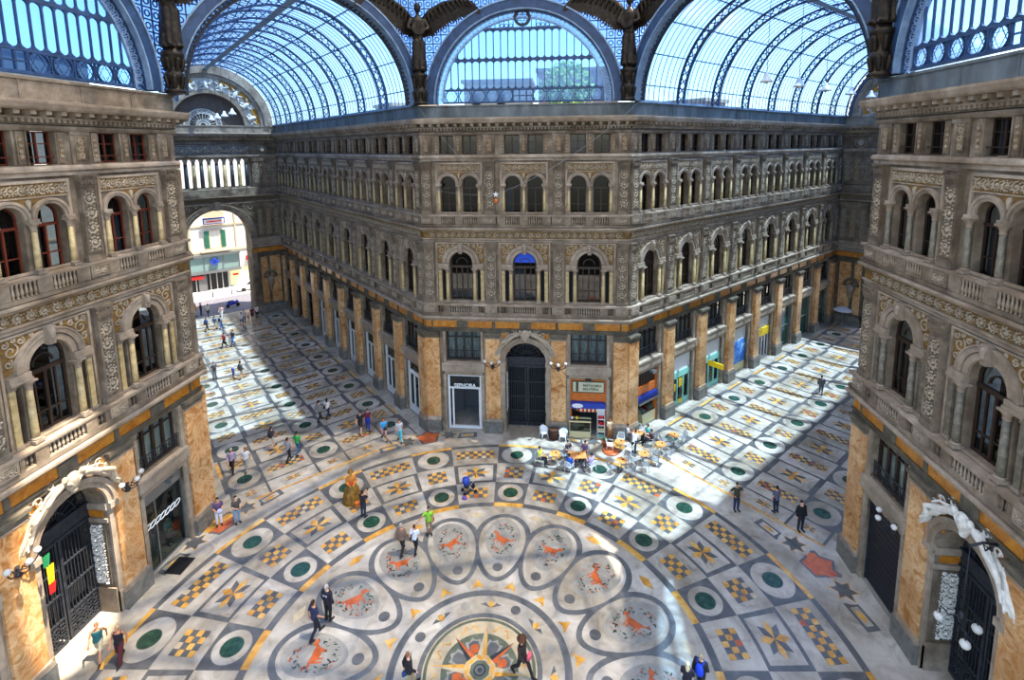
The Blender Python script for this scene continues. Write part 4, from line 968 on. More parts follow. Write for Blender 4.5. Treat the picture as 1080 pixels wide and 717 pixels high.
    def och(b):
        for i in range(7):
            a0 = pi*(i+.1)/7; a1 = pi*(i+.9)/7
            if i in (0, 1, 2, 4, 5, 6): b.arch(0, zl, 5.2, 5.8, -.1, -.04, a0 + .05*(i % 2), a1, 5)
    P('ochre_ground', ['ochre'], och)
    def figs(b):
        r = random.Random(4)
        for i in range(9):
            a = pi*(i+.5)/9; c, s_ = cos(a), sin(a); g = lambda rr, t: (rr*cos(a+t), .05, zl + rr*sin(a+t))
            b.capsule(g(4.6, 0), g(5.1, .03), .2, .26, 7); b.capsule(g(5.1, .03), g(5.35, .03), .12, .13, 7); b.capsule(g(5.0, .05), g(4.7, .14), .1, .07, 6); b.capsule(g(5.0, -.03), g(5.3, -.12), .1, .06, 6)
            b.capsule(g(4.6, -.02), g(4.45, .1), .16, .1, 6)
            for q in range(3): 
                u = r.uniform(4.5, 5.5); t = r.uniform(-.16, .16); b.capsule(g(u, t), g(u+.15, t+.05), .1, .07, 5)
    P('stucco_figures', ['white_relief'], figs)
    def fan(b):
        b.arch(0, zl, 0, 3.95, -.5, -.4, k=24, m=0)
        for r in (.7, 1.5, 2.0): b.arch(-.6, zl, r-.06, r+.06, -.42, -.28, k=20, m=1)
        for i in range(13): a = pi*i/12; b.tube([(-.6+.3*cos(a), -.34, zl+.3*sin(a)), (-.6+2*cos(a), -.34, zl+2*sin(a))], .05, 4, 1)
        for i in range(12): a = pi*(i+.5)/12; b.arch(-.6+1.75*cos(a), zl+1.75*sin(a), .1, .17, -.4, -.3, 0, 2*pi*.999, 8, 1)
    P('fan_panel', ['brick', 'stucco_white'], fan)
    return root
end_wall('wall_left_end', 'end wall with a tall street arch, a loggia of columns and a stucco lunette', pi/4, '')
end_wall('wall_right_end', 'end wall closing the arcade with coloured shops, largely hidden by the near facade', -pi/4, '')

# ------------------------------------------------------------------ the street beyond the left end
SX = Matrix.Translation((-K*AE, K*AE, 0)) @ Matrix.Rotation(pi/4, 4, 'Z')   # y outwards from the end wall
def at_street(name, mesh, label, cat, kind=None, loc=(0,0,0), rz=0, group=None):
    o = link(name, mesh); o.matrix_world = SX @ Matrix.Translation(loc) @ Matrix.Rotation(rz, 4, 'Z'); return tag(o, label, cat, group, kind)
M['asphalt'] = noisy('asphalt', [(.3,'4B4B55'),(.7,'62626C')], 3, 6, 0, .85)
M['paving'] = noisy('pale_paving', [(.3,'B9B8B6'),(.7,'D6D5D2')], 3, 6, 0, .8)
M['facade_white'] = noisy('white_render', [(.3,'B4B2AC'),(.7,'CCCAC4')], 1, 6, 0, .85)
M['sand'] = plain('sand_trim', 'B9A68C', .8)
M['shutter_green'] = plain('green_shutter', '2C6B57', .6)
b = MB(); b.box(-30, 30, 3.2, 12.0, 0, .03); at_street('street', b.mesh('street', [M['asphalt']]), 'dark asphalt street beyond the tall arch', 'street', 'structure')
b = MB(); b.box(-30, 30, 12.0, 17.6, 0, .16); b.box(-30, 30, 11.85, 12.0, 0, .17); at_street('sidewalk', b.mesh('sidewalk', [M['paving']]), 'pale pavement across the street', 'sidewalk', 'structure')
bl = link('apartment_building', None); bl.matrix_world = SX @ Matrix.Translation((0, 17.6, 0)); tag(bl, 'white house with green shutters and a glass shop front across the street', 'building')
def bp(nm, ml, fn, par=None):
    b = MB(); fn(b); return link(nm, b.mesh(nm, [M[q] for q in ml]), par or bl)
bp('house_wall', ['facade_white'], lambda b: b.box(-22, 22, 0, 6, 0, 26))
bp('string_course', ['sand'], lambda b: (b.box(-22, 22, -.12, 0, 6.1, 6.4), b.box(-22, 22, -.1, 0, 10.2, 10.45), b.box(-1.6, -1.35, -.1, 0, 6.3, 10.2), b.box(4.7, 4.9, -.1, 0, 6.3, 13)))
wf = bp('window', ['sand', 'white_paint'], lambda b: (frame_rect(b, 1.1, 2.7, 6.7, 9.6, -.1, .02, .15, 0), frame_rect(b, 1.25, 2.55, 6.8, 9.5, -.05, .05, .1, 1), b.box(1.86, 1.94, -.05, .05, 6.9, 9.4, 1)))
bp('pane', ['curtain_and_reflection'], lambda b: b.box(1.3, 2.5, -.02, .02, 6.9, 9.4), wf)
bp('shutter', ['shutter_green'], lambda b: [b.box(.45, 1.1, -.14, -.06, 6.75, 9.5)] + [b.box(.5, 1.05, -.17, -.14, 6.85+.18*i, 6.95+.18*i) for i in range(14)])
bp('shutter', ['shutter_green'], lambda b: [b.box(2.7, 3.35, -.14, -.06, 6.75, 9.5)] + [b.box(2.75, 3.3, -.17, -.14, 6.85+.18*i, 6.95+.18*i) for i in range(14)])
bp('balcony', ['sand'], lambda b: b.box(-.2, 3.9, -.8, 0, 6.25, 6.5)); bp('balcony', ['sand'], lambda b: b.box(.6, 3.2, -.8, -.74, 11.6, 12.6))
[bp('window', ['room'], lambda b: b.box(x, x+.36, -.06, .02, 10.9, 13.2)) for x in (1.0, 1.55, 2.1)]
sg = bp('oval_sign', ['blue', 'white_paint'], lambda b: (b.box(.4, 3.35, -.5, -.35, 10.55, 11.55, 0), b.vprism([], 0, 0) if False else b.box(.55, 3.2, -.53, -.5, 10.7, 11.35, 1)))
bp('sign_bar', ['red'], lambda b: b.capsule((.9, -.54, 11.0), (2.85, -.54, 11.0), .1, .1, 8), sg)
M['shop_teal'] = plain('teal_glass', '6E8686', .2)
sh = bp('shop_upper', ['grey_metal', 'shop_teal'], lambda b: (b.box(-2.3, 5.0, -1.0, 0, 5.6, 5.95, 0), b.box(-2.2, 4.9, -.7, 0, 3.35, 5.6, 1), b.box(-2.4, 5.1, -1.1, 0, 2.95, 3.3, 0), [b.box(x-.06, x+.06, -.76, -.7, 3.3, 5.6, 0) for x in (-2.2, 0.0, 2.6, 4.9)], b.box(2.6, 4.9, -.76, -.7, 4.4, 4.5, 0)))
bp('pharmacy_cross', ['blue'], lambda b: (b.box(1.2, 1.65, -1.0, -.8, 4.15, 5.3), b.box(.85, 2.0, -1.0, -.8, 4.5, 4.95)), sh)
sl = bp('shop_front', ['room', 'grey_metal', 'room_grey'], lambda b: (b.box(-2.4, 3.2, -.3, 0, .16, 2.95, 0), [b.box(x-.06, x+.06, -.36, -.3, .16, 2.95, 1) for x in (-2.4, -1.2, -.3, .7, 1.6, 2.4, 3.2)], b.box(-.9, .2, -.7, -.3, .16, 2.7, 2)))
bp('shop_sign', ['red'], lambda b: b.box(-1.9, -.2, -.9, -.4, 2.2, 2.7), sl)
bp('wall_poster', ['cream_paint', 'red'], lambda b: (b.box(3.5, 8, -.06, 0, .4, 3.2, 0), b.box(3.9, 4.7, -.1, -.06, 1.9, 2.2, 1), b.box(6, 6.6, -.5, 0, 4.2, 4.9, 1)))
for i, x in enumerate((-4.5, 0.2, 2.7)):
    b = MB(); b.lathe([(.16,0),(.16,.1),(.1,.14),(.1,.7),(.13,.74),(.08,.9)], 0, 0, 10)
    at_street('bollard', b.mesh('bollard', [M['iron']]) if i == 0 else bpy.data.objects['bollard'].data, 'dark bollard on the kerb across the street, ' + ['leftmost of three', 'middle of three', 'rightmost of three'][i], 'bollard', None, (x, 12.4, .16), 0, 'bollards along the kerb')
def car(name, label, loc, rz, body):
    root = link(name, None); root.matrix_world = SX @ Matrix.Translation(loc) @ Matrix.Rotation(rz, 4, 'Z'); tag(root, label, 'car')
    b = MB(); sec = [(-2.0,.55,.7),(-1.95,.35,.85),(-1.0,.3,.95),(1.2,.3,1.0),(2.0,.38,.9),(2.05,.5,.7)]
    b.prism([(-2.05,.3),(2.05,.3),(2.05,.8),(1.75,.95),(-1.1,.98),(-1.95,.8)], -.82, .82); b.prism([(-1.05,.95),(-.45,1.45),(1.2,1.45),(1.75,.95)], -.7, .7)
    link('car_body', b.mesh('car_body', [M[body]]), root)
    b = MB(); b.prism([(-.9,.99),(-.42,1.4),(1.15,1.4),(1.58,.99)], -.715, .715); link('windows', b.mesh('windows', [M['room']]), root)
    for x in (-1.3, 1.3):
        for y in (-.8, .8):
            b = MB(); n = [(x+.32*cos(2*pi*i/14), .32+.32*sin(2*pi*i/14)) for i in range(14)]; b.prism(n, y-.1, y+.1); link('wheel', b.mesh('wheel', [M['black']]), root)
car('parked_car', 'white parked car at the right side of the far pavement', (5.6, 13.6, .16), .1, 'white_paint')

# ------------------------------------------------------------------ houses and trees seen through the glass, standing beyond the roofs
M['house_pink'] = noisy('pink_render', [(.3,'A98476'),(.7,'C9A494')], .6, 5, 0, .9)
M['house_sand'] = noisy('sand_render', [(.3,'BCA684'),(.7,'D8C6A6')], .6, 5, 0, .9)
def house(lab, x, y, w, d, z1, m, rz=0):
    b = MB(); b.box(-w/2, w/2, -d/2, d/2, 0, z1); r = link('distant_house', None, None, (x, y, 0), rz); tag(r, lab, 'building')
    link('house_wall', b.mesh('house_wall', [M[m]]), r)
    b = MB(); b.box(-w/2-.3, w/2+.3, -d/2-.3, d/2+.3, z1, z1+.4); link('roof_edge', b.mesh('roof_edge', [M['sand']]), r)
    for i in range(int(w/3)):
        b = MB(); frame_rect(b, -.6, .6, z1-3.4, z1-1.2, -.06, .04, .12); b.box(-.5, .5, 0, .02, z1-3.3, z1-1.3, 1)
        link('window', b.mesh('window', [M['sand'], M['room']]), r, (-w/2+1.5+3*i, -d/2, 0))
house('pink house behind the glass of the lunette over the corner facade', 4.2, 44, 9, 6, 30.4, 'house_pink')
house('sand coloured house behind the lunette, left of the pink one', -5.4, 46, 8, 6, 29.6, 'house_sand')
house('sand coloured house showing low through the vault with lattice ribs over the coloured shops', 0, 90, 30, 8, 27.5, 'house_sand')
house('pale roof hut behind the vault over the white doors', -18, 51, 9, 5, 27.4, 'house_sand', .78)
house('pale roof hut behind the vault over the coloured shops', 18, 51, 9, 5, 27.2, 'house_pink', -.78)
def tree(lab, x, y, z0, h):
    r = random.Random(int(x*7)); t = thing('leafy_tree', lab, 'tree', (x, y, z0))
    b = MB(); b.lathe([(.4,0),(.25,h*.5)], 0, 0, 8); link('trunk', b.mesh('trunk', [M['wood_dark']]), t)
    b = MB()
    for i in range(900):
        a = r.uniform(0, 2*pi); q = r.random()**.5; zz = r.uniform(-1, 1); rr = 2.8*sqrt(1-zz*zz)*q; p = Vector((rr*cos(a), rr*sin(a), h*.7+zz*2.6)); s = r.uniform(.15, .35)
        u = Vector((r.uniform(-1,1), r.uniform(-1,1), r.uniform(-1,1))).normalized()*s; v = u.orthogonal().normalized()*s*.6
        k = b.add([p-u, p+v, p+u, p-v]); b.face(range(k, k+4))
    M.setdefault('leaf', noisy('green_leaf', [(.3,'4E7A26'),(.7,'86AE46')], 2, 3, 0, .7))
    link('foliage', b.mesh('foliage', [M['leaf']], recalc=False), t)
tree('leafy green tree on the roof terrace behind the lunette over the facade with green columns', 24.5, 4.2, 24.95, 6)
tree('small green tree behind the lunette over the corner facade', 3.0, 34.0, 24.95, 4.0)
for lab, x in (('grey roof wall behind the star panels of the lunette over the gated facade', -24.5), ('grey roof wall behind the star panels of the lunette over the facade with green columns', 29)):
    b = MB(); b.box(-.2, .2, -9, 9, 0, 2.1); b.box(-.3, .3, -9.1, 9.1, 2.1, 2.3); tag(link('roof_wall', b.mesh('roof_wall', [M['lead']]), None, (x, 0, 24.95)), lab, 'wall', kind='structure')
# ------------------------------------------------------------------ sculpture
def remesh(b, name, mats, vox, smooth=3):
    me = b.mesh(name + '_raw', mats); o = bpy.data.objects.new('tmp', me); C.objects.link(o)
    md = o.modifiers.new('r', 'REMESH'); md.mode = 'VOXEL'; md.voxel_size = vox
    if smooth: ms = o.modifiers.new('s', 'SMOOTH'); ms.iterations = smooth; ms.factor = .5
    bpy.context.view_layer.update()
    out = bpy.data.meshes.new_from_object(o.evaluated_get(bpy.context.evaluated_depsgraph_get())); out.name = name
    bpy.data.objects.remove(o); bpy.data.meshes.remove(me)
    out.polygons.foreach_set('use_smooth', [True]*len(out.polygons)); out.materials.clear()
    for m in mats: out.materials.append(m)
    return out
def angel(label, x, y, rz):
    root = thing('bronze_angel', label, 'statue', (x, y, 25.1), rz, 'bronze angels between the arches')
    if 'angel' not in CACHE:
        b = MB()
        b.lathe([(.5,0),(.52,.12),(.34,.25),(.3,.5),(.46,.75),(.5,.95),(.34,1.15),(.3,1.4),(.44,1.6),(.54,1.9),(.6,2.05),(.42,2.15),(.4,2.3)], 0, 0, 12)
        for k in range(6): a = 2*pi*k/6; b.capsule((.36*cos(a), .36*sin(a), .3), (.44*cos(a), .44*sin(a), .8), .1, .13, 6); b.capsule((.36*cos(a+.5), .36*sin(a+.5), 1.2), (.46*cos(a+.5), .46*sin(a+.5), 1.7), .1, .13, 6)
        ped = b.mesh('corbel', [M['bronze']])
        b = MB()        # robed figure: feet at 2.3, head near 6.9
        b.loft([(0,0,2.3,.52,.42),(0,0,2.7,.46,.36),(0,-.02,3.4,.42,.34),(0,-.03,4.1,.44,.36),(0,0,4.5,.36,.28),(0,0,4.8,.33,.25),(0,-.02,5.3,.44,.32),(0,0,5.75,.5,.28),(0,0,5.95,.3,.2),(0,0,6.1,.12,.12)])
        b.capsule((0,0,6.0), (0,-.03,6.3), .13, .12); b.capsule((0,-.05,6.5), (0,-.07,6.72), .24, .22, 10)
        for s in (-1, 1):
            b.capsule((s*.5,0,5.75), (s*.72,-.2,5.2), .17, .13); b.capsule((s*.72,-.2,5.2), (s*.3,-.5,5.0), .13, .09); b.capsule((s*.3,-.5,5.0), (s*.14,-.55,5.05), .09, .07)
            b.capsule((s*.2,-.18,4.2), (s*.22,-.25,2.6), .26, .2); b.capsule((s*.22,-.3,2.4), (s*.24,-.62,2.38), .13, .09)
        for i in range(9): a = rad(-160+40*i); b.capsule((.34*cos(a), .28*sin(a), 4.4), (.5*cos(a), .42*sin(a), 2.45), .07, .1, 5)
        body = remesh(b, 'angel_body', [M['bronze']], .05)
        b = MB(); b.arch(0, 5.15, .2, .46, -.62, -.5, 0, 2*pi*.999, 18); b.arch(0, 5.15, 0, .22, -.6, -.54, 0, 2*pi*.999, 12)
        for i in range(-2, 3): b.box(i*.07-.012, i*.07+.012, -.64, -.6, 4.8, 5.5)
        harp = b.mesh('tambourine', [M['bronze']])
        b = MB()        # a wing: a curved arm with three ranks of feathers
        arm = [(.25,.25,5.7),(.9,.45,6.5),(1.7,.5,6.95),(2.6,.45,7.1),(3.3,.3,6.95)]
        b.tube(arm, [.16,.18,.15,.12,.06], 6)
        for i in range(26):
            t = i/25; q = t*(len(arm)-1); j = min(int(q), len(arm)-2); f_ = q-j; p = Vector(arm[j]).lerp(Vector(arm[j+1]), f_)
            L = 1.9 - .75*t if t > .2 else 1.2 + 2.5*t; dx = .25 + .75*t
            d = Vector((dx*.9-.15, .05, -1)).normalized(); e = p + d*L
            w_ = Vector((.13, 0, .03)); o_ = Vector((0, .03, 0))
            k = b.add([p-w_, p+w_, p+d*L*.7+w_*1.1, e, p+d*L*.7-w_*1.1] ); k2 = b.add([q_+o_ for q_ in (p-w_, p+w_, p+d*L*.7+w_*1.1, e, p+d*L*.7-w_*1.1)])
            b.face([k+i_ for i_ in range(5)]); b.face([k2+i_ for i_ in reversed(range(5))])
            for i_ in range(5): j_ = (i_+1) % 5; b.face([k+i_, k+j_, k2+j_, k2+i_])
            if i % 2 == 0: m2 = p + d*L*.35; b.capsule(p+Vector((0,-.05,0)), m2+Vector((0,-.04,0)), .13, .08, 5)
        b.v = [(x*1.05, y - .5*max(0, x-.25), z) for x, y, z in b.v]
        wing = b.mesh('wing', [M['bronze']])
        me2 = wing.copy(); me2.transform(Matrix.Scale(-1, 4, (1,0,0))); me2.flip_normals()
        CACHE['angel'] = (ped, body, harp, wing, me2)
    ped, body, harp, wing, me2 = CACHE['angel']
    link('corbel', ped, root); link('robed_figure', body, root); link('tambourine', harp, root); link('wing', wing, root); link('wing', me2, root)
    return root
for k, lab in ((22.5, 'dark bronze winged angel between the corner lunette and the vault over the coloured shops'), (-22.5, 'dark bronze winged angel between the vault over the white doors and the corner lunette'),
               (-67.5, 'dark bronze angel between the near gated facade and the vault over the white doors'), (67.5, 'dark bronze angel beside the lunette over the facade with green columns')):
    a = rad(k); r_ = D/cos(pi/8) - .75; angel(lab, r_*sin(a), r_*cos(a), -a)

def portal_figures(root, mat, x=0):
    # two reclining figures and a cartouche over the round portal
    key = ('figures', mat)
    if key not in CACHE:
        b = MB(); R_ = 2.02
        def P(s_, deg, dr, p=.28): t = rad(deg); return (s_*(R_+dr)*sin(t), -p, 5.75+(R_+dr)*cos(t))
        b.capsule((0,-.2,7.85), (0,-.28,8.1), .26, .24, 10); b.tube([(.3*cos(2*pi*i/18), -.3, 8.02+.34*sin(2*pi*i/18)) for i in range(18)], .07, 6, closed=True); b.capsule((0,-.25,7.6), (0,-.2,7.75), .16, .2, 8)
        for s_ in (-1, 1):
            b.capsule(P(s_,14,.36), P(s_,22,.3), .17, .14); b.capsule(P(s_,22,.3), P(s_,31,.26), .14, .18); b.capsule(P(s_,9,.5,.36), P(s_,8.5,.56,.36), .125, .12)      # chest, hips, head
            b.capsule(P(s_,12,.42), P(s_,6,.26,.4), .075, .055); b.capsule(P(s_,6,.26,.4), P(s_,3,.1,.4), .055, .045)
            b.capsule(P(s_,16,.45,.2), P(s_,27,.56,.34), .07, .055); b.capsule(P(s_,27,.56,.34), P(s_,36,.5,.4), .055, .04)
            b.capsule(P(s_,32,.3), P(s_,47,.4,.42), .14, .1); b.capsule(P(s_,47,.4,.42), P(s_,59,.14,.34), .1, .06); b.capsule(P(s_,59,.14,.34), P(s_,65,.2,.42), .06, .045)
            b.capsule(P(s_,32,.18), P(s_,51,.16), .13, .095); b.capsule(P(s_,51,.16), P(s_,68,.1), .09, .055); b.capsule(P(s_,68,.1), P(s_,73,.16,.34), .055, .04)
            for k in range(5):      # drapery falling along the arch
                b.tube([P(s_, 30+i*(5.2+.5*k), .1+.07*k+.05*sin(i*1.7+k), .16+.03*(k % 2)+.04*sin(i+k)) for i in range(9)], [.06, .07, .075, .07, .07, .06, .06, .05, .03], 5)
            for k in range(3):      # scrolls and leaves behind the heads
                c = P(s_, 18+13*k, .62-.06*k, .12); b.tube([(c[0]+.2*(1-.7*i/12)*cos(i*.6)*s_, c[1], c[2]+.2*(1-.7*i/12)*sin(i*.6)) for i in range(13)], .045, 5)
        CACHE[key] = remesh(b, 'portal_figures', [M[mat]], .025, 2)
    link('portal_figures', CACHE[key], root, (x, 0, 0))
    link('spandrel_ground', cached(('spandrel_ground',), [M['orange_deep']], lambda b: [b.box(min(s*1.2, s*2.3), max(s*1.2, s*2.3), 0, .04, 6.6, 8.1) for s in (-1, 1)]), root, (x, 0, 0))
portal_figures(wall_far, 'relief'); portal_figures(wall_left, 'relief'); portal_figures(wall_right, 'white_relief')

# ------------------------------------------------------------------ gates and shop fronts
def door_root(fac, x, label, cat='door'):
    o = link(door_name(), None); o.matrix_world = fac['mw'] @ Matrix.Translation((x, 0, 0)); return tag(o, label, cat, None, 'structure')
def dp(o, nm, ml, fn, key=None, par=None):
    if key: me = cached((nm,)+key, [M[q] for q in ml], fn)
    else: b = MB(); fn(b); me = b.mesh(nm, [M[q] for q in ml], flip=True)
    return link(nm, me, par or o)
def gate(fac, label, open_=True):
    o = door_root(fac, 0, label, 'gate'); p = -1.0
    dp(o, 'transom', ['iron'], lambda b: (b.box(-1.57, 1.57, p-.1, p+.05, 5.1, 5.75), b.box(-1.57, 1.57, p-.1, p+.1, 5.68, 5.8), b.box(-1.57, 1.57, p-.1, p+.1, 5.0, 5.1)), ('g',))
    for s in (-1, 1):
        def leaf(b):
            x0, x1 = sorted((s*.03, s*1.55)); frame_rect(b, x0, x1, .08, 5.0, p-.05, p+.05, .1)
            for i in range(9): x = x0+.15+(x1-x0-.3)*i/8; b.box(x-.018, x+.018, p-.02, p+.02, .1, 5)
            for z in (1.3, 2.5, 3.7): b.box(x0, x1, p-.04, p+.04, z-.04, z+.04)
            for i in range(5):
                for j in range(3):
                    c = x0+.2+.28*i; b.arch(c, .32+.34*j, .1, .135, p-.02, p+.05, 0, 2*pi*.999, 10)
        dp(o, 'gate_leaf', ['iron'], leaf, ('g', s))
    def fan(b):
        for i in range(9): a = pi*(i+.5)/9; b.tube([(.2*cos(a), p, 5.8+.2*sin(a)), (1.52*cos(a), p, 5.75+1.52*sin(a))], .025, 4)
        for r in (.5, 1.0, 1.5): b.arch(0, 5.75, r-.02, r+.02, p-.03, p+.03, k=18)
    dp(o, 'fanlight', ['iron'], fan, ('g',))
    return o
gate(FAR, 'dark iron gate in the round portal of the corner facade'); gate(LEFT, 'dark iron gate in the round portal of the near facade with cream columns'); gate(RIGHT, 'dark closed gate under the white portal figures')
def letters(o, text, size, x, p, z, mat, name='lettering', cx='CENTER', weight=.0, par=None):
    cu = bpy.data.curves.new(name, 'FONT'); cu.body = text; cu.size = size; cu.extrude = .015; cu.align_x = cx; cu.align_y = 'CENTER'; cu.offset = weight
    t = bpy.data.objects.new('tmp', cu); C.objects.link(t); bpy.context.view_layer.update()
    me = bpy.data.meshes.new_from_object(t.evaluated_get(bpy.context.evaluated_depsgraph_get())); bpy.data.objects.remove(t)
    me.name = name; me.materials.clear(); me.materials.append(M[mat]); l = link(name, me, par or o, (x, -p, z)); l.rotation_euler = (pi/2, 0, 0); return l
def white_front(fac, x, label, sign=None, mat='white_paint', leaves=3, opened=False, base='room'):
    o = door_root(fac, x, label, 'shop front'); p = -.25
    def fr(b):
        frame_rect(b, -1.34, 1.34, .06, 4.55, p-.1, p+.1, .16); b.box(-1.3, 1.3, p-.08, p+.09, 3.35, 3.47)
        if not opened:
            n = leaves
            for i in range(n+1): xx = -1.2+2.4*i/n; b.box(xx-.07, xx+.07, p-.06, p+.07, .1, 3.4)
            b.box(-1.3, 1.3, p-.06, p+.07, .06, .6)
        else:
            for xx in (-.95, 1.15): b.box(xx-.06, xx+.06, p-.06, p+.07, .1, 3.4)
    dp(o, 'door_frame', [mat], fr, ('wf', mat, leaves, opened))
    dp(o, 'pane', ['glass_shop'], lambda b: (b.box(-1.2, 1.2, p-.02, p, 3.47, 4.42), [b.box(xa, xb, p-.02, p, .5, 3.36) for xa, xb in (((-1.2, 1.2),) if not opened else ((-1.2, -.95),))]), ('wf', opened))
    if sign: letters(o, sign, .4, 0.02, p+.14, 3.64, 'text_white', 'shop_lettering', weight=.003)
    return o
white_front(FAR, -4.8, 'white framed open shop front with white lettering over the door, corner facade', 'SEPHORA', opened=True)
for i in range(6):
    lab = 'white framed three leaf shop door under the arcade, ' + ['first bay from the corner, lettering over it', 'second bay from the corner', 'third bay from the corner', 'fourth bay from the corner', 'fifth bay from the corner', 'sixth bay from the corner'][i]
    white_front(LARM, lc[8-i], lab, 'SEPHORA' if i == 0 else None)
for i in range(6, 9): white_front(LARM, lc[8-i], 'dark shop door at the far end of the arcade, ' + ORD[i] + ' bay from the corner', mat='wood_dark', leaves=2)
# the confectioner's bay on the corner facade
o = door_root(FAR, 4.75, 'orange wood fronted pastry shop bay with a pale sign on the corner facade', 'shop front')
dp(o, 'wood_surround', ['wood_orange'], lambda b: (b.box(-1.36, 1.36, -.3, -.12, 2.75, 4.5), b.box(-1.36, -1.24, -.3, -.05, .06, 2.75), b.box(1.24, 1.36, -.3, -.05, .06, 2.75)))
sg = dp(o, 'sign_board', ['sign_pale', 'text_dark'], lambda b: (b.box(-1.16, 1.18, -.12, -.06, 3.5, 4.32, 0), frame_rect(b, -1.2, 1.22, 3.46, 4.36, -.12, -.03, .05, 1), b.box(-.92, -.74, -.06, -.04, 3.54, 4.28, 1)))
letters(o, 'PASTICCERIA', .24, .3, -.03, 4.02, 'text_dark', par=sg); letters(o, 'GELATERIA', .24, .18, -.03, 3.74, 'text_dark', par=sg)
dp(o, 'blue_fascia', ['blue'], lambda b: b.prism([(-1.3,2.3),(1.3,2.3),(1.3,2.72),(-1.3,2.72)], -.2, .25))
dp(o, 'oval_badge', ['white_paint'], lambda b: b.prism([(-.8+.42*cos(2*pi*i/24), 2.54+.17*sin(2*pi*i/24)) for i in range(24)], .25, .28))
dp(o, 'red_valance', ['red', 'cream_paint'], lambda b: [b.box(-.75+.15*i, -.62+.15*i, .24, .27, 2.08, 2.32, i % 2) for i in range(10)])
dp(o, 'back_shelves', ['wood_dark', 'table_top', 'cream_paint'], lambda b: ([b.box(-1.2, 1.2, -2.4, -1.8, z, z+.06, 0) for z in (.9, 1.4, 1.9, 2.4)], [b.box(-1.1+.22*i, -.96+.22*i, -2.2, -1.9, z, z+.2+.05*(i % 3), 1+(i+int(z*3)) % 2) for i in range(10) for z in (.96, 1.46, 1.96)]))
for s in (0,):
    o2 = dp(o, 'shop_lamp', ['black', 'grey_metal'], lambda b: (b.box(-.22, .22, 0, .3, 4.5, 4.66, 0), b.box(-.18, .18, .05, .3, 4.4, 4.5, 1)))
# left near facade: clear glass shop with a looped white motif
o = door_root(LEFT, 4.8, 'clear glass shop front with a looped chain motif, near facade with cream columns', 'shop front')
dp(o, 'door_frame', ['grey_metal'], lambda b: (frame_rect(b, -1.36, 1.36, .06, 4.55, -.3, -.15, .08), b.box(-1.3, 1.3, -.3, -.1, 3.9, 4.5), b.box(-.5, -.44, -.3, -.2, .1, 3.9)))
dp(o, 'pane', ['glass_shop'], lambda b: b.box(-1.3, 1.3, -.24, -.22, .1, 3.9))
def links(b):
    for i in range(7):
        c = -1.05 + .33*i; P_ = [(c + .21*cos(t)*1.0, -.19, 2.62 + .13*sin(t) + .07*cos(t)) for t in [2*pi*j/16 for j in range(16)]]; b.tube(P_, .028, 5, 0, closed=True)
dp(o, 'chain_motif', ['text_white'], links)
dp(o, 'door_mat', ['black'], lambda b: b.box(-1.0, .1, .35, 1.3, .0, .03))
dp(o, 'counter', ['black', 'white_paint'], lambda b: (b.box(-1.2, -.2, -2.6, -1.9, 0, 1.1, 0), b.box(.2, 1.4, -3.0, -2.6, 0, 2.2, 1)))
dp(o, 'shop_lamp', ['grey_metal'], lambda b: (b.box(.1, .5, 0, .35, 4.35, 4.6)))
# right near facade: closed dark roller shutter
o = door_root(RIGHT, -4.8, 'closed dark roller shutter between orange piers of the facade with green columns', 'shutter')
dp(o, 'shutter', ['shutter'], lambda b: [b.box(-1.36, 1.36, -.3, -.2 + .02*(i % 2), .06+.15*i, .06+.15*(i+1)) for i in range(30)])
dp(o, 'shutter_rail', ['iron'], lambda b: [b.box(x-.05, x+.05, -.3, -.12, 0, 4.55) for x in (-1.33, 1.33)])
# the coloured shops along the right arcade
def colour_shop(x, label, fn):
    o = door_root(RARM, x, label, 'shop front'); fn(o); return o
def s_gel(o):
    dp(o, 'wood_fascia', ['wood_orange', 'wood_dark'], lambda b: (b.box(-1.34, 1.34, -.3, -.1, 2.7, 3.4, 0), b.box(-1.34, 1.34, -.3, -.2, 3.4, 4.55, 1), [b.box(-1.2+.3*i, -1.1+.3*i, -.2, -.16, 3.45, 4.5, 1) for i in range(9)], b.box(1.2, 1.36, -.3, -.05, 0, 4.5, 0)))
    dp(o, 'awning_bar', ['grey_metal', 'blue'], lambda b: (b.prism([(-1.3,2.2),(1.3,2.2),(1.3,2.65),(-1.3,2.65)], -.2, .1, 1), b.box(-1.3, 1.3, .1, .3, 2.15, 2.3, 0)))
    dp(o, 'shop_lamp', ['grey_metal'], lambda b: b.box(.2, .7, 0, .4, 4.35, 4.55))
def s_mint(o, yellow=True):
    dp(o, 'upper_board', ['white_paint'], lambda b: b.box(-1.34, 1.34, -.3, -.2, 3.1, 4.55))
    dp(o, 'door_frame', ['mint'], lambda b: (b.box(-1.34, 1.34, -.3, -.14, 2.55, 3.1), frame_rect(b, -1.34, 1.34, .06, 2.6, -.3, -.16, .1), [b.box(xx-.07, xx+.07, -.3, -.16, .06, 2.6) for xx in (-.45, .45)], b.box(-1.3, 1.3, -.28, -.18, .06, .5)))
    dp(o, 'pane', ['glass_shop'], lambda b: b.box(-1.25, 1.25, -.25, -.23, .5, 2.55))
    if yellow: dp(o, 'yellow_notice', ['yellow', 'black'], lambda b: (b.box(-.3, .2, -.14, -.1, 1.7, 2.4, 0), b.box(-1.2, -.75, -.14, -.1, 1.5, 2.1, 0), b.box(-.25, .15, -.14, -.1, .9, 1.5, 1), b.box(-.3, .2, -.14, -.1, .25, .6, 0), b.box(-1.2, -.9, -.14, -.1, .4, 1.3, 1)))
    else: dp(o, 'projecting_sign', ['yellow'], lambda b: b.box(-1.0, -.85, .1, 1.5, 2.5, 2.95))
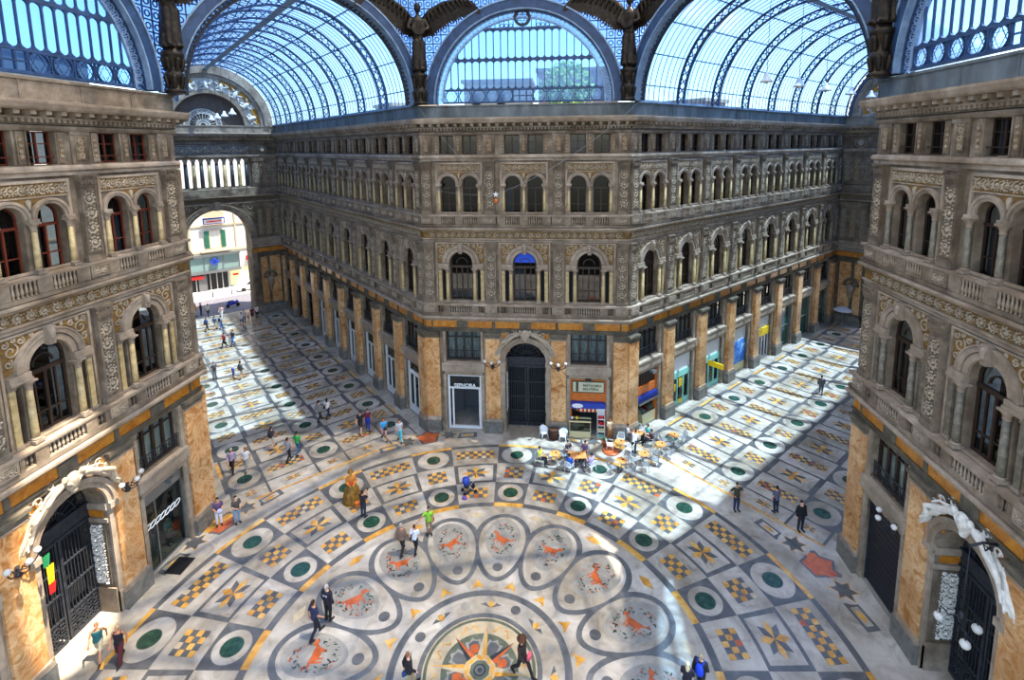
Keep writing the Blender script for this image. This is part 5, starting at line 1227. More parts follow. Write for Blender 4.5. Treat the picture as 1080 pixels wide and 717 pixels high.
def s_blue(o):
    dp(o, 'upper_board', ['white_paint'], lambda b: b.box(-1.34, 1.34, -.3, -.2, 3.2, 4.55)); dp(o, 'blue_poster', ['blue_poster'], lambda b: b.box(-1.34, 1.34, -.3, -.18, .9, 3.2)); dp(o, 'lower_board', ['cream_paint'], lambda b: b.box(-1.34, 1.34, -.3, -.2, .06, .9))
def s_yel(o):
    dp(o, 'upper_board', ['white_paint'], lambda b: b.box(-1.34, 1.34, -.3, -.2, 3.3, 4.55)); dp(o, 'yellow_fascia', ['yellow'], lambda b: b.box(-1.34, 1.34, -.3, -.1, 2.5, 3.3))
    dp(o, 'door_frame', ['white_paint'], lambda b: (frame_rect(b, -1.34, 1.34, .06, 2.5, -.3, -.16, .1), [b.box(xx-.08, xx+.08, -.3, -.16, .06, 2.5) for xx in (-.66, 0, .66)])); dp(o, 'pane', ['pane_dark'], lambda b: b.box(-1.25, 1.25, -.25, -.23, .1, 2.45))
M['green_glass'] = plain('deep_green_glass', '1F4A44', .1)
def s_green(o):
    dp(o, 'door_frame', ['grey_metal'], lambda b: (frame_rect(b, -1.34, 1.34, .06, 4.55, -.3, -.16, .07), b.box(-1.3, 1.3, -.3, -.17, 2.3, 2.4)), ('sg',)); dp(o, 'pane', ['green_glass'], lambda b: b.box(-1.3, 1.3, -.26, -.22, .1, 4.5), ('sg',))
labs = ['gelato bay with orange wood fascia, first under the arcade from the corner', 'mint green shop front with yellow notices', 'mint green shop front with a projecting yellow sign', 'shop front covered by a blue poster', 'shop front with a yellow fascia over white doors', 'green glass shop front just past the yellow fascia', 'green glass shop front, second past the yellow fascia', 'green glass shop front in the last bay by the end wall']
for x, l, fn in zip(rc, labs, (s_gel, s_mint, lambda o: s_mint(o, False), s_blue, s_yel, s_green, s_green, s_green)): colour_shop(x, l, fn)

# ------------------------------------------------------------------ lamps
def globe(par, x, p, z, r=.13):
    b = MB(); b.lathe([(.02,-r),(r*.7,-r*.75),(r,-r*.1),(r*.85,r*.45),(r*.4,r*.8)], x, -p, 12, 0, cz=z); b2 = link('lamp_globe', b.mesh('lamp_globe', [M['globe']]), par)
    return b2
def bracket_lamp(fac, x, z, label, reach=.55):
    o = thing('bracket_lamp', label, 'wall lamp', (0,0,0), 0, 'three globe bracket lamps'); o.matrix_world = fac['mw'] @ Matrix.Translation((x, -.2, 0))
    def arms(b):
        b.lathe([(.12,0),(.08,.1),(.05,.3),(.09,.4)], 0, .1, 8, 0, cz=z-.35)
        for dx, dpp in ((-.55, reach*.7), (.55, reach*.7), (0, reach*1.2)):
            b.tube([(0, .05, z-.1), (dx*.4, dpp*.5, z-.22), (dx*.8, dpp*.9, z-.05), (dx, dpp, z+.12), (dx, dpp, z+.22)], .028, 5)
            b.tube([(dx*.3, dpp*.4, z-.1), (dx*.5, dpp*.5, z+.12), (dx*.7, dpp*.8, z+.08)], .02, 4)
    b = MB(); arms(b); link('bracket', b.mesh('bracket', [M['iron']], flip=True), o)
    for dx, dpp in ((-.55, reach*.7), (.55, reach*.7), (0, reach*1.2)): globe(o, dx, dpp, z+.34)
    return o
bracket_lamp(FAR, -2.5, 5.65, 'three globe bracket lamp on the pier left of the dark corner portal')
bracket_lamp(FAR, 2.5, 5.65, 'three globe bracket lamp on the pier right of the dark corner portal')
bracket_lamp(LEFT, 2.45, 6.1, 'three globe bracket lamp on the orange pier between iron gate and glass shop')
bracket_lamp(LEFT, -2.5, 6.1, 'three globe bracket lamp beside the hanging coloured flags')
bracket_lamp(RIGHT, -3.6, 5.0, 'three globe lamp in front of the dark roller shutter', .7)
# flags hanging at the left gate
fl = thing('flag_bunch', 'green, yellow and red cloth hanging from the lamp by the iron gate', 'flag', (0,0,0)); fl.matrix_world = LEFT['mw'] @ Matrix.Translation((-1.95, -.5, 0))
for i, (m_, z0, z1, x) in enumerate((('f_green', 5.5, 6.0, .1), ('yellow', 4.5, 5.5, .16), ('red', 4.3, 4.75, .12))):
    b = MB(); n = 7; k = b.add([(x + .05*j - .05*(row == 0)*(.3*j), -.1 - .06*(j % 2) - .04*i, z) for row, z in enumerate((z0, z1)) for j in range(n)])
    for j in range(n-1): b.face([k+j, k+j+1, k+n+j+1, k+n+j])
    me = b.mesh('cloth', [M[m_] if m_ != 'f_green' else plain('green_cloth', '1F7A4A', .7)]); link('cloth', me, fl)
# chandelier on a long bracket by the right portal
ch = thing('hanging_lamp', 'three globe lamp hung on a rod before the gate under the white figures', 'lamp', (0,0,0)); ch.matrix_world = RIGHT['mw'] @ Matrix.Translation((1.2, 0, 0))
b = MB(); b.tube([(.1,.1,8.25),(.1,.6,8.3),(.1,1.0,8.15)], .05, 5); b.tube([(.1,.3,8.0),(.1,.6,8.25),(.1,.5,8.0),(.1,.35,8.15)], .03, 4); b.tube([(.1,1.0,8.15),(.1,1.0,5.3)], .02, 5)
for k in range(3):
    a = 2*pi*k/3+.4; b.tube([(.1,1.0,5.4),(.1+.35*cos(a),1.0+.35*sin(a),5.15),(.1+.6*cos(a),1.0+.6*sin(a),5.3),(.1+.62*cos(a),1.0+.62*sin(a),5.0)], .028, 5)
b.lathe([(.05,0),(.12,.1),(.1,.3),(.04,.4)], .1, 1.0, 8, 0, cz=5.15); link('iron_arms', b.mesh('iron_arms', [M['iron']], flip=True), ch)
for k in range(3): a = 2*pi*k/3+.4; globe(ch, .1+.62*cos(a), 1.0+.62*sin(a), 4.85, .17)
# pendant lamps along the vault axes
def pendant(sgn, along, z, label):
    x, y = sgn*K*along, K*along
    o = thing('pendant_lamp', label, 'ceiling lamp', (x, y, z), 0, 'pendant lamps under the vaults')
    if 'pendant' not in CACHE:
        b = MB(); b.lathe([(.4,0),(.37,.08),(.17,.32),(.12,.5),(.06,.6)], 0, 0, 14); sh_ = b.mesh('lamp_shade', [M['white_paint']])
        b = MB(); b.tube([(0,0,.55),(0,0,6.0)], .02, 5); cd = b.mesh('cable', [M['iron']])
        b = MB(); b.lathe([(.03,-.12),(.14,-.02),(.14,.08)], 0, 0, 10); bu = b.mesh('bulb', [M['globe']])
        CACHE['pendant'] = (sh_, cd, bu)
    for nm, me in zip(('lamp_shade', 'cable', 'bulb'), CACHE['pendant']): link(nm, me, o)
for i, a in enumerate((56.3, 52.2, 47.9, 43.6)): pendant(-1, a, 25.6, 'white shaded pendant lamp against the stucco lunette, ' + ['leftmost and farthest', 'second from the left', 'third from the left', 'rightmost and largest'][i] + ' of four')
for i, a in enumerate((22.0, 26.7, 31.3, 36.4, 41.2)): pendant(1, a, 25.9, 'white shaded pendant lamp under the vault over the coloured shops, ' + ['nearest', 'second nearest', 'middle', 'second farthest', 'farthest'][i] + ' of five')
# wires across the crossing and the small star figure hung on them
def wire(a, b_, sag, label):
    bb = MB(); A, B = Vector(a), Vector(b_); bb.tube([A.lerp(B, i/16) - Vector((0,0,sag*4*(i/16)*(1-i/16))) for i in range(17)], .013, 4)
    tag(link('overhead_wire', bb.mesh('overhead_wire', [M['grey_metal']])), label, 'wire')
HUB = (-1.85, 16.75, 18.75)
wire((-7.5, 17.6, 25.0), HUB, .3, 'thin pale wire from the bronze angel by the white doors vault to the hanging star')
wire((8.0, 17.6, 25.0), HUB, .7, 'thin pale wire from the bronze angel by the coloured shops vault to the hanging star')
wire((-8.6, 17.9, 19.6), HUB, .35, 'thin pale wire running level from the arcade wall to the hanging star')
st = thing('star_ornament', 'small pale star with an orange ball hanging at the crossing of three wires', 'ornament', HUB)
b = MB(); pts = [((.22 if i % 2 == 0 else .09)*sin(pi*i/5), (.22 if i % 2 == 0 else .09)*cos(pi*i/5)) for i in range(10)]; b.prism(pts, -.04, .04); link('star', b.mesh('star', [M['white_paint']]), st)
b = MB(); b.capsule((0,0,-.42), (0,0,-.5), .14, .14, 10); link('ball', b.mesh('ball', [M['wood_orange']]), st)

mid = [o for o in C.objects if o.name.startswith('window_') and o.get('label', '').startswith('tall arched') and 'second bay from the left, corner facade' in o.get('label', '')][0]
M['blue_pane'] = plain('cobalt_glass', '2A56D8', .15)
b = MB(); n = [( .78*cos(pi*i/14), 13.45+.78*sin(pi*i/14)) for i in range(15)]; k = b.add([(x, -.34, z) for x, z in n]); b.face(range(k, k+15))
tag(link('fanlight', b.mesh('fanlight', [M['blue_pane']], flip=True), mid), 'cobalt blue glass fanlight')
# ------------------------------------------------------------------ people (each body one continuous surface; clothes, hair, shoes as parts)
def pose_joints(pose):
    J = {'lean': 0, 'dz': 0}
    J['hipz'] = .92
    for s in (-1, 1):
        J['sh', s] = Vector((s*.185, .0, 1.42)); J['el', s] = Vector((s*.25, .03, 1.14)); J['wr', s] = Vector((s*.265, -.05, .9))
        J['hp', s] = Vector((s*.095, 0, .92)); J['kn', s] = Vector((s*.105, -.01, .5)); J['an', s] = Vector((s*.11, .03, .09)); J['to', s] = Vector((s*.13, -.14, .04))
    if pose == 'walk':
        J['kn', 1] = Vector((.1, -.17, .52)); J['an', 1] = Vector((.1, -.27, .1)); J['to', 1] = Vector((.11, -.45, .07))
        J['kn', -1] = Vector((-.1, .03, .5)); J['an', -1] = Vector((-.1, .3, .15)); J['to', -1] = Vector((-.11, .16, .04))
        J['el', 1] = Vector((.25, .12, 1.15)); J['wr', 1] = Vector((.25, .1, .91)); J['el', -1] = Vector((-.25, -.02, 1.14)); J['wr', -1] = Vector((-.24, -.2, .95))
    elif pose == 'stride':
        J['kn', 1] = Vector((.1, -.25, .55)); J['an', 1] = Vector((.1, -.42, .13)); J['to', 1] = Vector((.11, -.58, .12)); J['hipz'] = .9
        J['kn', -1] = Vector((-.1, .12, .5)); J['an', -1] = Vector((-.1, .45, .2)); J['to', -1] = Vector((-.11, .34, .04))
        J['el', 1] = Vector((.26, .18, 1.18)); J['wr', 1] = Vector((.26, .2, .95)); J['el', -1] = Vector((-.26, -.08, 1.15)); J['wr', -1] = Vector((-.24, -.28, 1.0))
    elif pose in ('hold', 'reach'):
        for s in (-1, 1): J['el', s] = Vector((s*.25, -.02, 1.13)); J['wr', s] = Vector((s*.12, -.26, 1.1 if pose == 'hold' else 1.2))
    elif pose == 'photo':
        for s in (-1, 1): J['el', s] = Vector((s*.24, -.17, 1.24)); J['wr', s] = Vector((s*.07, -.3, 1.5))
    elif pose == 'hips':
        for s in (-1, 1): J['el', s] = Vector((s*.4, .09, 1.16)); J['wr', s] = Vector((s*.21, -.06, .99))
    elif pose == 'point':
        J['el', -1] = Vector((-.4, -.08, 1.24)); J['wr', -1] = Vector((-.6, -.2, 1.1)); J['wr', 1] = Vector((.2, -.16, .98))
    elif pose == 'sit':
        J['hipz'] = .5; J['dz'] = -.42
        for s in (-1, 1):
            J['hp', s] = Vector((s*.1, 0, .5)); J['kn', s] = Vector((s*.12, -.42, .52)); J['an', s] = Vector((s*.12, -.44, .09)); J['to', s] = Vector((s*.13, -.6, .04))
            J['sh', s].z -= .42; J['el', s] = Vector((s*.25, -.1, .76)); J['wr', s] = Vector((s*.15, -.34, .79))
    elif pose == 'serve':
        J['lean'] = .45
        for s in (-1, 1): J['el', s] = Vector((s*.24, -.16, 1.2)); J['wr', s] = Vector((s*.14, -.4, 1.12))
    return J
def lean_fn(J):
    if not J['lean']: return lambda v: v
    R_ = Matrix.Rotation(J['lean'], 3, 'X'); pv = Vector((0, 0, .95)); return lambda v: pv + R_ @ (Vector(v)-pv)
def torso(b, J, inf, z0, z1, L):
    dz = J['dz']; secs = [(.88,.165,.105),(.98,.165,.11),(1.08,.145,.1),(1.2,.16,.108),(1.32,.18,.11),(1.4,.175,.095),(1.46,.1,.07),(1.5,.06,.058)]
    n = len(b.v); k = 14; sel = [q for q in secs if z0 <= q[0] <= z1]
    for z, rx, ry in sel:
        for j in range(k): a = 2*pi*j/k; b.v.append(tuple(L(Vector(((rx+inf)*cos(a), (ry+inf)*sin(a), z+dz)))))
    for i in range(len(sel)-1):
        for j in range(k): h = (j+1) % k; b.face([n+i*k+j, n+i*k+h, n+(i+1)*k+h, n+(i+1)*k+j], 0, True)
    b.face([n+j for j in reversed(range(k))]); e = n+(len(sel)-1)*k; b.face([e+j for j in range(k)])
def body_mesh(pose):
    key = ('body', pose)
    if key in CACHE: return CACHE[key]
    J = pose_joints(pose); L = lean_fn(J); dz = J['dz']; b = MB()
    torso(b, J, 0, .8, 1.51, L)
    H = lambda x, y, z: L(Vector((x, y, z+dz)))
    b.capsule(H(0,.01,1.44), H(0,-.01,1.55), .055, .052, 10); b.capsule(H(0,.005,1.66), H(0,-.015,1.6), .092, .07, 12, 0, .86)      # neck, skull, jaw
    b.capsule(H(0,-.03,1.58), H(0,-.055,1.555), .05, .035, 8); b.capsule(H(0,-.095,1.63), H(0,-.112,1.6), .012, .018, 6); b.capsule(H(-.022,-.088,1.572), H(.022,-.088,1.572), .012, .012, 6)
    for s in (-1, 1):
        b.capsule(H(s*.08,.01,1.63), H(s*.08,.005,1.59), .016, .012, 6); b.capsule(H(s*.03,-.078,1.63), H(s*.032,-.08,1.63), .014, .014, 6)
        sh, el, wr = L(J['sh', s]), (L(J['el', s])), (L(J['wr', s]))
        b.capsule(sh, el, .056, .042, 10); b.capsule(el, wr, .042, .028, 10)
        d = (wr-el).normalized(); side = d.cross(Vector((0,0,1))); side = side.normalized() if side.length > .1 else Vector((0,-1,0))
        if abs(d.z) > .8: side = Vector((0,-1,0)); side = (side - d*side.dot(d)).normalized()
        cu = d.cross(side); cu = cu if cu.x*s < 0 or abs(cu.x) < .1 else -cu
        b.capsule(wr, wr+d*.085, .03, .036, 8, 0, 1, side)
        for i, ln in enumerate((.062, .072, .067, .05)):
            o = wr + d*.09 + side*(.027-.018*i); b.capsule(o, o+d*ln*.6, .0095, .009, 6); b.capsule(o+d*ln*.6, o+d*ln*.95+cu*.02, .009, .0075, 6)
        o = wr + d*.03 + side*.034; b.capsule(o, o+side*.026+d*.03, .011, .01, 6); b.capsule(o+side*.026+d*.03, o+side*.03+d*.06, .01, .008, 6)
        hp = J['hp', s]; b.capsule(hp, J['kn', s], .085, .056, 10); b.capsule(J['kn', s], J['an', s], .056, .036, 10); b.capsule(J['an', s]-Vector((0,0,.03)), J['to', s], .04, .035, 8)
    CACHE[key] = remesh(b, 'body', [M['skin']], .0125, 4); return CACHE[key]
def cloth(kind, pose, side=0):
    key = (kind, pose, side)
    if key in CACHE: return CACHE[key]
    J = pose_joints(pose); L = lean_fn(J); b = MB(); dz = J['dz']; vox = .02
    if kind in ('tee', 'long', 'jacket', 'tank'):
        inf = .045 if kind == 'jacket' else .028
        torso(b, J, inf, .8, 1.42 if kind == 'tank' else 1.47, L)
        for s in (-1, 1):
            sh, el, wr = L(J['sh', s]), L(J['el', s]), L(J['wr', s])
            if kind == 'tank': b.capsule(sh*.75 + L(Vector((0,0,1.42+dz)))*.25, sh*.75 + L(Vector((0,0,1.42+dz)))*.25 + Vector((0,0,-.1)), .05, .05, 8); continue
            g = .022 if kind == 'jacket' else .016
            if kind == 'tee': b.capsule(sh, sh.lerp(el, .62), .062+g, .05+g, 10)
            else: b.capsule(sh, el, .06+g, .046+g, 10); b.capsule(el, el.lerp(wr, .92), .046+g, .034+g, 10)
    elif kind in ('trousers', 'shorts', 'wrap'):
        for s in (-1, 1):
            hp, kn, an = J['hp', s], J['kn', s], J['an', s]
            b.capsule(hp+Vector((0,0,.04)), kn if kind != 'shorts' else hp.lerp(kn, .86), .108, .078 if kind != 'wrap' else .1, 10)
            if kind != 'shorts': b.capsule(kn, an+Vector((0,0,.0)), .076 if kind == 'trousers' else .1, .058 if kind == 'trousers' else .095, 10)
        b.capsule(J['hp', -1]+Vector((.02,0,.06)), J['hp', 1]+Vector((-.02,0,.06)), .118, .118, 10)
    elif kind == 'shoes':
        for s in (side,): b.capsule(J['an', s]+Vector((0,.02,-.035)), J['to', s]+Vector((0,-.03,0)), .052, .045, 8)
        vox = .015
    elif kind in ('hair', 'hair_long', 'cap'):
        H = lambda x, y, z: L(Vector((x, y, z+dz)))
        b.capsule(H(0,.02,1.685), H(0,.035,1.64), .098, .085, 12, 0, .9)
        if kind == 'hair_long': b.capsule(H(0,.06,1.6), H(0,.075,1.46), .075, .06, 10)
        if kind == 'cap': b.capsule(H(0,-.07,1.69), H(0,-.13,1.675), .06, .05, 8)
        vox = .014
    CACHE[key] = remesh(b, kind, [M['skin']], vox, 3); return CACHE[key]
M['skin'] = plain('skin', 'C58F6E', .6)
PM = {}
def pm(hexc, rough=.8):
    if hexc not in PM: PM[hexc] = noisy('cloth_' + hexc, [(.3, hexc), (.7, hexc)], 4, 3, 0, rough, .15, 40); 
    return PM[hexc]
SK = [plain('skin_light', 'D3A083', .6), plain('skin_tan', 'B67C58', .6), plain('skin_warm', 'C98F6C', .6)]
NP = [0]
def person(label, x, y, face, pose, top, tcol, bot, bcol, hair='hair', hcol='2A1D14', shoe='25201E', scale=1.0, skin=None, z=0, extras=(), group=None):
    # face: heading in degrees, 0 = towards -y (the viewer), 90 = towards +x
    NP[0] += 1
    o = thing('person', label, 'person', (x, y, z), rad(face), group); o.scale = (scale,)*3
    def p(nm, me, col):
        c = link(nm, me, o); recolour(c, [col] if not isinstance(col, str) else [pm(col)]); return c
    p('body', body_mesh(pose), SK[skin if skin is not None else NP[0] % 3])
    names = {'tee': 'shirt', 'long': 'shirt', 'jacket': 'jacket', 'tank': 'tank_top'}
    p(names[top], cloth(top, pose), tcol); p({'trousers': 'trousers', 'shorts': 'shorts', 'wrap': 'skirt'}[bot], cloth(bot, pose), bcol)
    [p('shoe', cloth('shoes', pose, sd), shoe) for sd in (-1, 1)]; p('cap' if hair == 'cap' else 'hair', cloth(hair, pose), hcol)
    J = pose_joints(pose); L = lean_fn(J)
    for e in extras:
        b = MB(); nm, col = e[0], e[1]
        if nm == 'backpack':
            b.loft([(0,.2,1.0,.13,.07),(0,.21,1.1,.16,.1),(0,.2,1.3,.15,.09),(0,.18,1.42,.1,.06)], 12)
            for s in (-1, 1): b.tube([(s*.11,.14,1.42),(s*.12,0,1.5),(s*.13,-.14,1.36),(s*.13,-.1,1.12),(s*.14,.12,1.05)], .02, 5)
        elif nm == 'shoulder_bag':
            b.loft([(.24,.02,.82,.05,.13),(.25,.02,.95,.07,.15),(.23,.02,1.06,.04,.13)], 10); b.tube([(.23,.0,1.05),(.12,-.13,1.3),(-.06,-.1,1.47),(-.1,.02,1.49),(0,.14,1.35),(.2,.1,1.08)], .014, 4)
        elif nm == 'hand_bag':
            w = J['wr', 1]; b.loft([(w.x, w.y-.02, w.z-.42, .06, .13), (w.x, w.y-.02, w.z-.28, .07, .14), (w.x, w.y-.02, w.z-.2, .04, .12)], 10); b.tube([(w.x, w.y-.1, w.z-.22),(w.x, w.y-.02, w.z-.06),(w.x, w.y+.06, w.z-.22)], .012, 4)
        elif nm == 'held_bag':
            b.loft([(.06,-.3,.92,.13,.06),(.06,-.31,1.05,.15,.08),(.06,-.3,1.18,.1,.05)], 10)
        elif nm == 'camera':
            w = (J['wr', 1]+J['wr', -1])/2; b.box(w.x-.07, w.x+.07, w.y-.14, w.y-.06, w.z, w.z+.1); b.capsule((w.x, w.y-.14, w.z+.05), (w.x, w.y-.22, w.z+.05), .04, .04, 8)
        elif nm == 'hat':
            b.lathe([(.2,0),(.2,.012),(.105,.02),(.095,.1),(.06,.125)], 0, .01, 14, 0, cz=1.68)
        elif nm == 'vest_bands':
            for z_ in (1.1+J['dz'], 1.28+J['dz']): b.loft([(0,0,z_,.2,.15),(0,0,z_+.05,.2,.15)], 14)
        elif nm == 'back_band':
            b.box(-.11, .11, .135, .15, 1.27, 1.35)
        elif nm == 'book': b.box(-.1, .14, -.38, -.3, 1.06, 1.1)
        c = link(nm, b.mesh(nm, [M['skin']]), o); recolour(c, [pm(col)])
    return o
P_ = person
# --- towards the street at the far end of the left arcade
P_('person in an orange top and white trousers nearest the left edge of the street arch', -46.38, 42.19, 120, 'stand', 'tee', 'E08A2C', 'trousers', 'D8D8D4')
P_('person in dark grey beside the one in the orange top', -46.0, 42.7, 150, 'stand', 'long', '3C3C42', 'trousers', '4A4A50')
P_('person in a white top with a tan bag at the street arch', -44.68, 42.31, 200, 'walk', 'tee', 'D4CFC8', 'trousers', '3A3A44', extras=[('shoulder_bag', 'B08A5A')])
P_('person in pale pink clothes walking in from the street', -42.37, 41.75, 20, 'walk', 'long', 'E6C4C0', 'trousers', 'E4DCD8', hcol='8A4A2A')
P_('person in a blue shirt with a black bag, seen from behind near the street arch', -40.95, 37.1, 160, 'walk', 'tee', '3F63A8', 'trousers', '23232A', extras=[('shoulder_bag', '17171A')])
P_('person in a blue shirt and beige shorts beside the black bag carrier', -40.3, 37.7, 170, 'walk', 'tee', '4F6CA0', 'shorts', 'C9B99A')
P_('person in a white shirt, blue jeans and a black backpack', -39.7, 38.0, 160, 'walk', 'tee', 'DADDE2', 'trousers', '2F5FA0', extras=[('backpack', '1C1C22')])
P_('person in a white shirt and blue shorts near the right pier of the street arch', -37.9, 39.35, 30, 'stand', 'tee', 'DCDDE0', 'shorts', '2C4E94')
P_('person in a pale shirt standing just behind the one in blue shorts', -38.14, 40.2, 40, 'stand', 'tee', 'C6C4C8', 'trousers', '55555E')
P_('person in a dark red top and black shorts by the street arch pier', -37.8, 41.4, 30, 'walk', 'tee', '6E2430', 'shorts', '1E1E24')
P_('person in a white top standing against the right pier of the street arch', -37.7, 42.2, 60, 'stand', 'tee', 'E0E0E2', 'trousers', '26262C')
P_('small child in peach clothes by the right pier of the street arch', -38.0, 40.85, 10, 'stand', 'tee', 'E2A898', 'shorts', 'C89080', scale=.68)
P_('person in a red shirt and black trousers walking beside the one in jeans', -35.35, 32.5, -40, 'walk', 'tee', 'D23848', 'trousers', '22222A', extras=[('hand_bag', '3A2A24')])
P_('person in a dark shirt and blue jeans walking with the one in red', -34.7, 33.1, -20, 'walk', 'tee', '3A3A52', 'trousers', '4C74AC', scale=1.06)
P_('man in grey holding a camera alone on the sunlit floor', -30.95, 25.0, 50, 'hold', 'tee', '5A5A60', 'trousers', '8C8C92', extras=[('camera', '17171A')])
P_('child in a blue shirt and white cap beside the man in the grey jacket', -29.19, 25.26, 160, 'stand', 'tee', '2C62D0', 'shorts', '3A66B8', hair='cap', hcol='E6E6E2', scale=.72)
P_('man in a grey jacket and beige shorts walking beside a child in blue', -28.34, 25.21, 150, 'walk', 'jacket', '5E6064', 'shorts', 'BFA98A', scale=1.05)
# --- middle of the left arcade
P_('man in a grey jacket and dark trousers seen from behind on the arcade floor', -16.94, 18.47, 160, 'walk', 'jacket', '7E7E7C', 'trousers', '2A2A2E', scale=1.04)
P_('woman in a white top and dark jeans walking beside the grey jacket', -16.5, 19.0, 165, 'walk', 'tee', 'D8D6D6', 'trousers', '2C3444', hair='hair_long', extras=[('shoulder_bag', '1E1A1A')])
P_('woman in a red and blue top nearest the orange piers', -12.5, 17.6, 20, 'walk', 'tee', '6A2438', 'trousers', '2A3690', hair='hair_long', extras=[('held_bag', '2438B0')])
P_('person in black with bare legs walking just left of the red and blue top', -12.9, 17.15, 10, 'stride', 'tee', '1E1A20', 'shorts', '2A2026', skin=0)
P_('woman in a light blue shirt and pink shorts striding near the corner pier', -10.71, 16.38, 30, 'stride', 'tee', '3E9CD4', 'shorts', 'D49A90', hcol='6A4A30', extras=[('held_bag', '1E2A34')])
P_('person in a pale grey top and turquoise trousers by the corner pier', -9.46, 16.3, 20, 'walk', 'tee', 'B4B8BE', 'trousers', '48B4C8')
P_('person with a dark backpack and light shorts seen from behind', -18.62, 14.57, 165, 'walk', 'tee', '4A4048', 'shorts', 'B8A898', extras=[('backpack', '2A262C')])
P_('man in a grey shirt and black trousers walking away, left of the green shirt', -16.54, 13.17, 165, 'walk', 'tee', '8E9098', 'trousers', '1C1C22', scale=1.05)
P_('man in a bright green shirt and blue jeans', -16.33, 14.02, 175, 'walk', 'tee', '2E9A4E', 'trousers', '35567E', scale=1.03)
P_('elderly man in a lavender checked shirt with a walking companion in white', -19.8, 11.72, 20, 'walk', 'long', 'A898B4', 'trousers', '2E2024', hcol='B8B0A8', skin=1)
P_('man in a white shirt and grey trousers beside the lavender shirt', -18.91, 11.91, 10, 'walk', 'tee', 'DADADC', 'trousers', '8A8A86', hcol='7A4A30', skin=1)
P_('woman in a dark patterned top and white trousers holding a pale blue bag', -17.32, 6.98, 40, 'hold', 'tee', '5A4668', 'trousers', 'D4D6DC', hair='hair_long', extras=[('held_bag', 'A8B4DC')])
P_('man in a dark grey shirt and jeans beside the orange shield inlay', -16.35, 7.23, 60, 'hold', 'tee', '4A4644', 'trousers', '7C94AC', extras=[('book', '8A5A3A')])
# --- in the crossing
P_('man in a black shirt photographing the golden lady', -9.0, 8.35, 165, 'photo', 'tee', '23232A', 'trousers', '2A3242', extras=[('camera', '111114')])
P_('grey haired man in a brown checked jacket walking away', -5.76, 5.82, 170, 'walk', 'jacket', '7C6252', 'trousers', '2A2220', hcol='9A9690', scale=1.06)
P_('person in a white shirt with a dark strap beside the brown jacket', -5.06, 5.98, 175, 'walk', 'tee', 'DADCE0', 'trousers', '1E1A1C', hcol='5A2E1E', scale=.97, extras=[('shoulder_bag', '4A3A34')])
P_('man in a lime green shirt and khaki shorts pointing', -4.66, 7.34, 20, 'point', 'tee', '8CC83A', 'shorts', '8A7A5A', extras=[('shoulder_bag', '2A2A2A')])
P_('man in a navy polo and dark trousers, lower of the two officers', -8.14, .84, 150, 'walk', 'tee', '2A2C4A', 'trousers', '1C1C26', scale=1.08)
P_('man in a black jacket with a pale band across the back', -7.94, 1.7, 165, 'stand', 'jacket', '23232E', 'trousers', '1A1A20', hcol='B4ACA0', scale=1.08, extras=[('back_band', 'B8BCC4')])
P_('man in a teal tank top and khaki shorts striding by the iron gate', -17.13, -.96, 30, 'stride', 'tank', '1E5A5E', 'shorts', 'B4A88A', hcol='8A5A3A', skin=1, shoe='3A2A22')
P_('woman in a black top and dark red wrap skirt walking by the iron gate', -16.12, -.97, 15, 'walk', 'tank', '1E1A22', 'wrap', '4A1C20', hcol='B49A78', skin=1)
P_('man in black jacket and khaki trousers left of the compass rose', -3.16, -.96, 130, 'walk', 'jacket', '1C1C22', 'trousers', '9A8A68', hcol='7A5038', extras=[('hand_bag', '2A4A80')])
P_('man in a brown brimmed hat with a red bag on the compass rose', 1.41, .01, 60, 'stride', 'jacket', '2E2422', 'trousers', '1E1C1E', hcol='3A2418', scale=1.06, extras=[('hat', '4A2C1C'), ('held_bag', 'D2566A')])
P_('pale blond woman in a dark top at the lower edge of the floor', 8.06, -.32, 160, 'hold', 'tee', '22202A', 'trousers', '2A2830', hair='hair_long', hcol='D6C49A')
P_('man with a bright blue backpack at the lower edge of the floor', 8.65, .0, 150, 'walk', 'jacket', '26242A', 'trousers', '2A2A30', hcol='A89A78', scale=1.05, extras=[('backpack', '2244D0')])
P_('man in an olive shirt and jeans with hands on hips', 13.46, 10.89, 10, 'hips', 'tee', '3A3C30', 'trousers', '22304E', scale=1.04)
P_('man in a grey shirt and dark trousers, middle of three on the shaded floor', 15.75, 10.9, 200, 'stand', 'tee', '5A5E70', 'trousers', '22283A')
P_('man in a black jacket over a blue shirt, nearest of three on the shaded floor', 16.59, 9.54, 10, 'stand', 'jacket', '17171E', 'trousers', '24222A', scale=1.06)
P_('person in grey walking alone between the coloured shops', 25.51, 26.48, 150, 'walk', 'jacket', '55585E', 'trousers', '50525A')
P_('person in dark clothes far away beyond the corner of the facade with green columns', 38.09, 43.87, 180, 'stand', 'long', '2A2A30', 'trousers', '26262C')
P_('woman in a teal shirt inside the glass shop of the near facade', -19.1, 5.3, 90, 'hold', 'tee', '3CA8A8', 'trousers', '2A3E60', hair='hair_long')
P_('person in a navy top inside the glass shop of the near facade', -19.7, 4.75, 200, 'stand', 'long', '26346A', 'trousers', '8A8C96')
